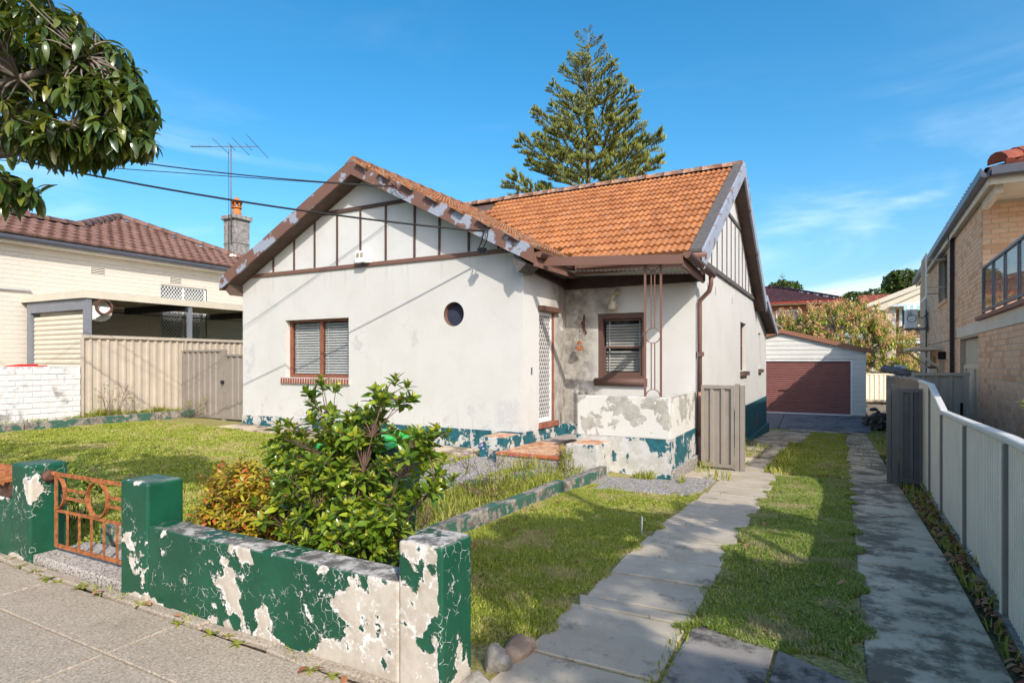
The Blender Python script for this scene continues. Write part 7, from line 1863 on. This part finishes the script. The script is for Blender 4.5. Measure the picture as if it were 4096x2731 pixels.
pq = fpt2(3130, 1445, 150); pine('tiny distant Norfolk pine above the plum roof', (pq[0], pq[1], 0), 23.5, 15.5, 2.6, 9, 9, scale=.7)

# blossoming mango tree behind the garage
LM = leaf_base(.17, .045, .2, .5, 3)
mg, tips = crown_tree('mango_tree', 'wide tree covered in orange blossom behind the garage', (-.3, 39, -.8), (-.3, 39, 1.4), [((-.2, 38.6, 2.9), (3.0, 2.4, 2.0)), ((2.1, 38.3, 2.0), (1.7, 1.8, 1.9)), ((-2.6, 39, 2.9), (1.7, 1.6, 1.6)), ((.4, 38.6, 4.2), (1.9, 1.5, .9)), ((2.9, 38.4, .6), (1.1, 1.2, 1.2)), ((-4.3, 39, 2.6), (1.6, 1.4, 1.9))], 1500, LM, MT['leaf_m'], 10, (1.0, 1.7), 51, limit=0, r0=.22, shell=.7, open_=-.35, droop=.35, bough=18, twig=.015)
r = random.Random(6); pv, pf = [], []
for k in range(26):
    t = k / 26; a = k * 2.4; R0 = .13 * (1 - t) + .02; c = Vector((math.cos(a) * R0, .34 * t, math.sin(a) * R0)); i = len(pv)
    for e in range(4): pv.append(tuple(c + Vector((r.uniform(-.035, .035), r.uniform(-.03, .03), r.uniform(-.035, .035)))))
    pf.append([i, i + 1, i + 2]); pf.append([i, i + 2, i + 3])
M = []
for p, d in tips:
    if r.random() < .9 and (d.y < .5 or d.z > .2): M.append(lmat(p + d * .06, d * .6 + Vector((r.gauss(0, .3), r.gauss(0, .3), .8)), r.uniform(.8, 1.3)))
place_leaves(mg, (pv, pf), M, MT['blossom'], 150, solo='blossom', rest='blossoms', seed=3)

# hedge and far trees
LF = leaf_base(.10, .06, .2, .2, 2)
hx = fpt(3590, 1520, 36)
hd = thing('golden_hedge', 'bright yellow green clipped hedge beside the far brick house', 'hedge', (hx.x, hx.y, -.8)); M = []; r = random.Random(12)
for k in range(2600):
    p = Vector((hx.x + r.uniform(-1.0, 1.3), hx.y + r.uniform(-.5, .5), r.uniform(-.8, 1.75))); s = r.choice((0, 1, 2))
    if s == 0: p.y = hx.y - .5 + r.gauss(0, .05)
    elif s == 1: p.z = 1.75 + r.gauss(0, .06)
    M.append(lmat(p, (r.gauss(0, 1), r.gauss(0, 1) - .5, r.gauss(.4, .8)), r.uniform(.8, 1.5)))
place_leaves(hd, LF, M, MT['leaf_h'], 120, rest='foliage', seed=4); MB().box((hx.x - .9, hx.y - .35, -.8), (hx.x + 1.2, hx.y + .35, 1.6)).build('branches', plain('hedge_inside', (.04, .045, .01)), hd)
LD = leaf_base(.55, .34, .15, .2, 2)
def far_tree(label, px, py, d, rx, rz, seed, n=420, mat='leaf_d', flat=1.0):
    c = fpt(px, py, d); r0 = rx * .08
    crown_tree('background_tree', label, (c.x, c.y, 0), (c.x, c.y, c.z - rz * .6), [((c.x, c.y, c.z), (rx, rx, rz)), ((c.x + rx * .4, c.y, c.z - rz * .25), (rx * .7, rx * .6, rz * .7)), ((c.x - rx * .45, c.y, c.z - rz * .3), (rx * .6, rx * .6, rz * .6))], n, LD, MT[mat], 8, (.7, 1.3), seed, r0=r0, shell=.6, open_=-.2, bough=12, twig=.05)
far_tree('dense rounded dark tree on the skyline above the cream gable', 3612, 1132, 110, 3.5, 2.6, 61, 520)
far_tree('small wispy tree touching the left side of the rounded skyline tree', 3500, 1185, 108, 2.2, 1.3, 62, 130)
far_tree('green tree between the two background roofs', 3425, 1205, 95, 2.3, 1.5, 63, 260)
far_tree('bushy tree top below the distant pine', 3135, 1150, 120, 3.0, 1.5, 64, 260)
far_tree('loose green tree top behind the rear house ridge end', 3365, 1225, 92, 1.6, 1.2, 65, 160)
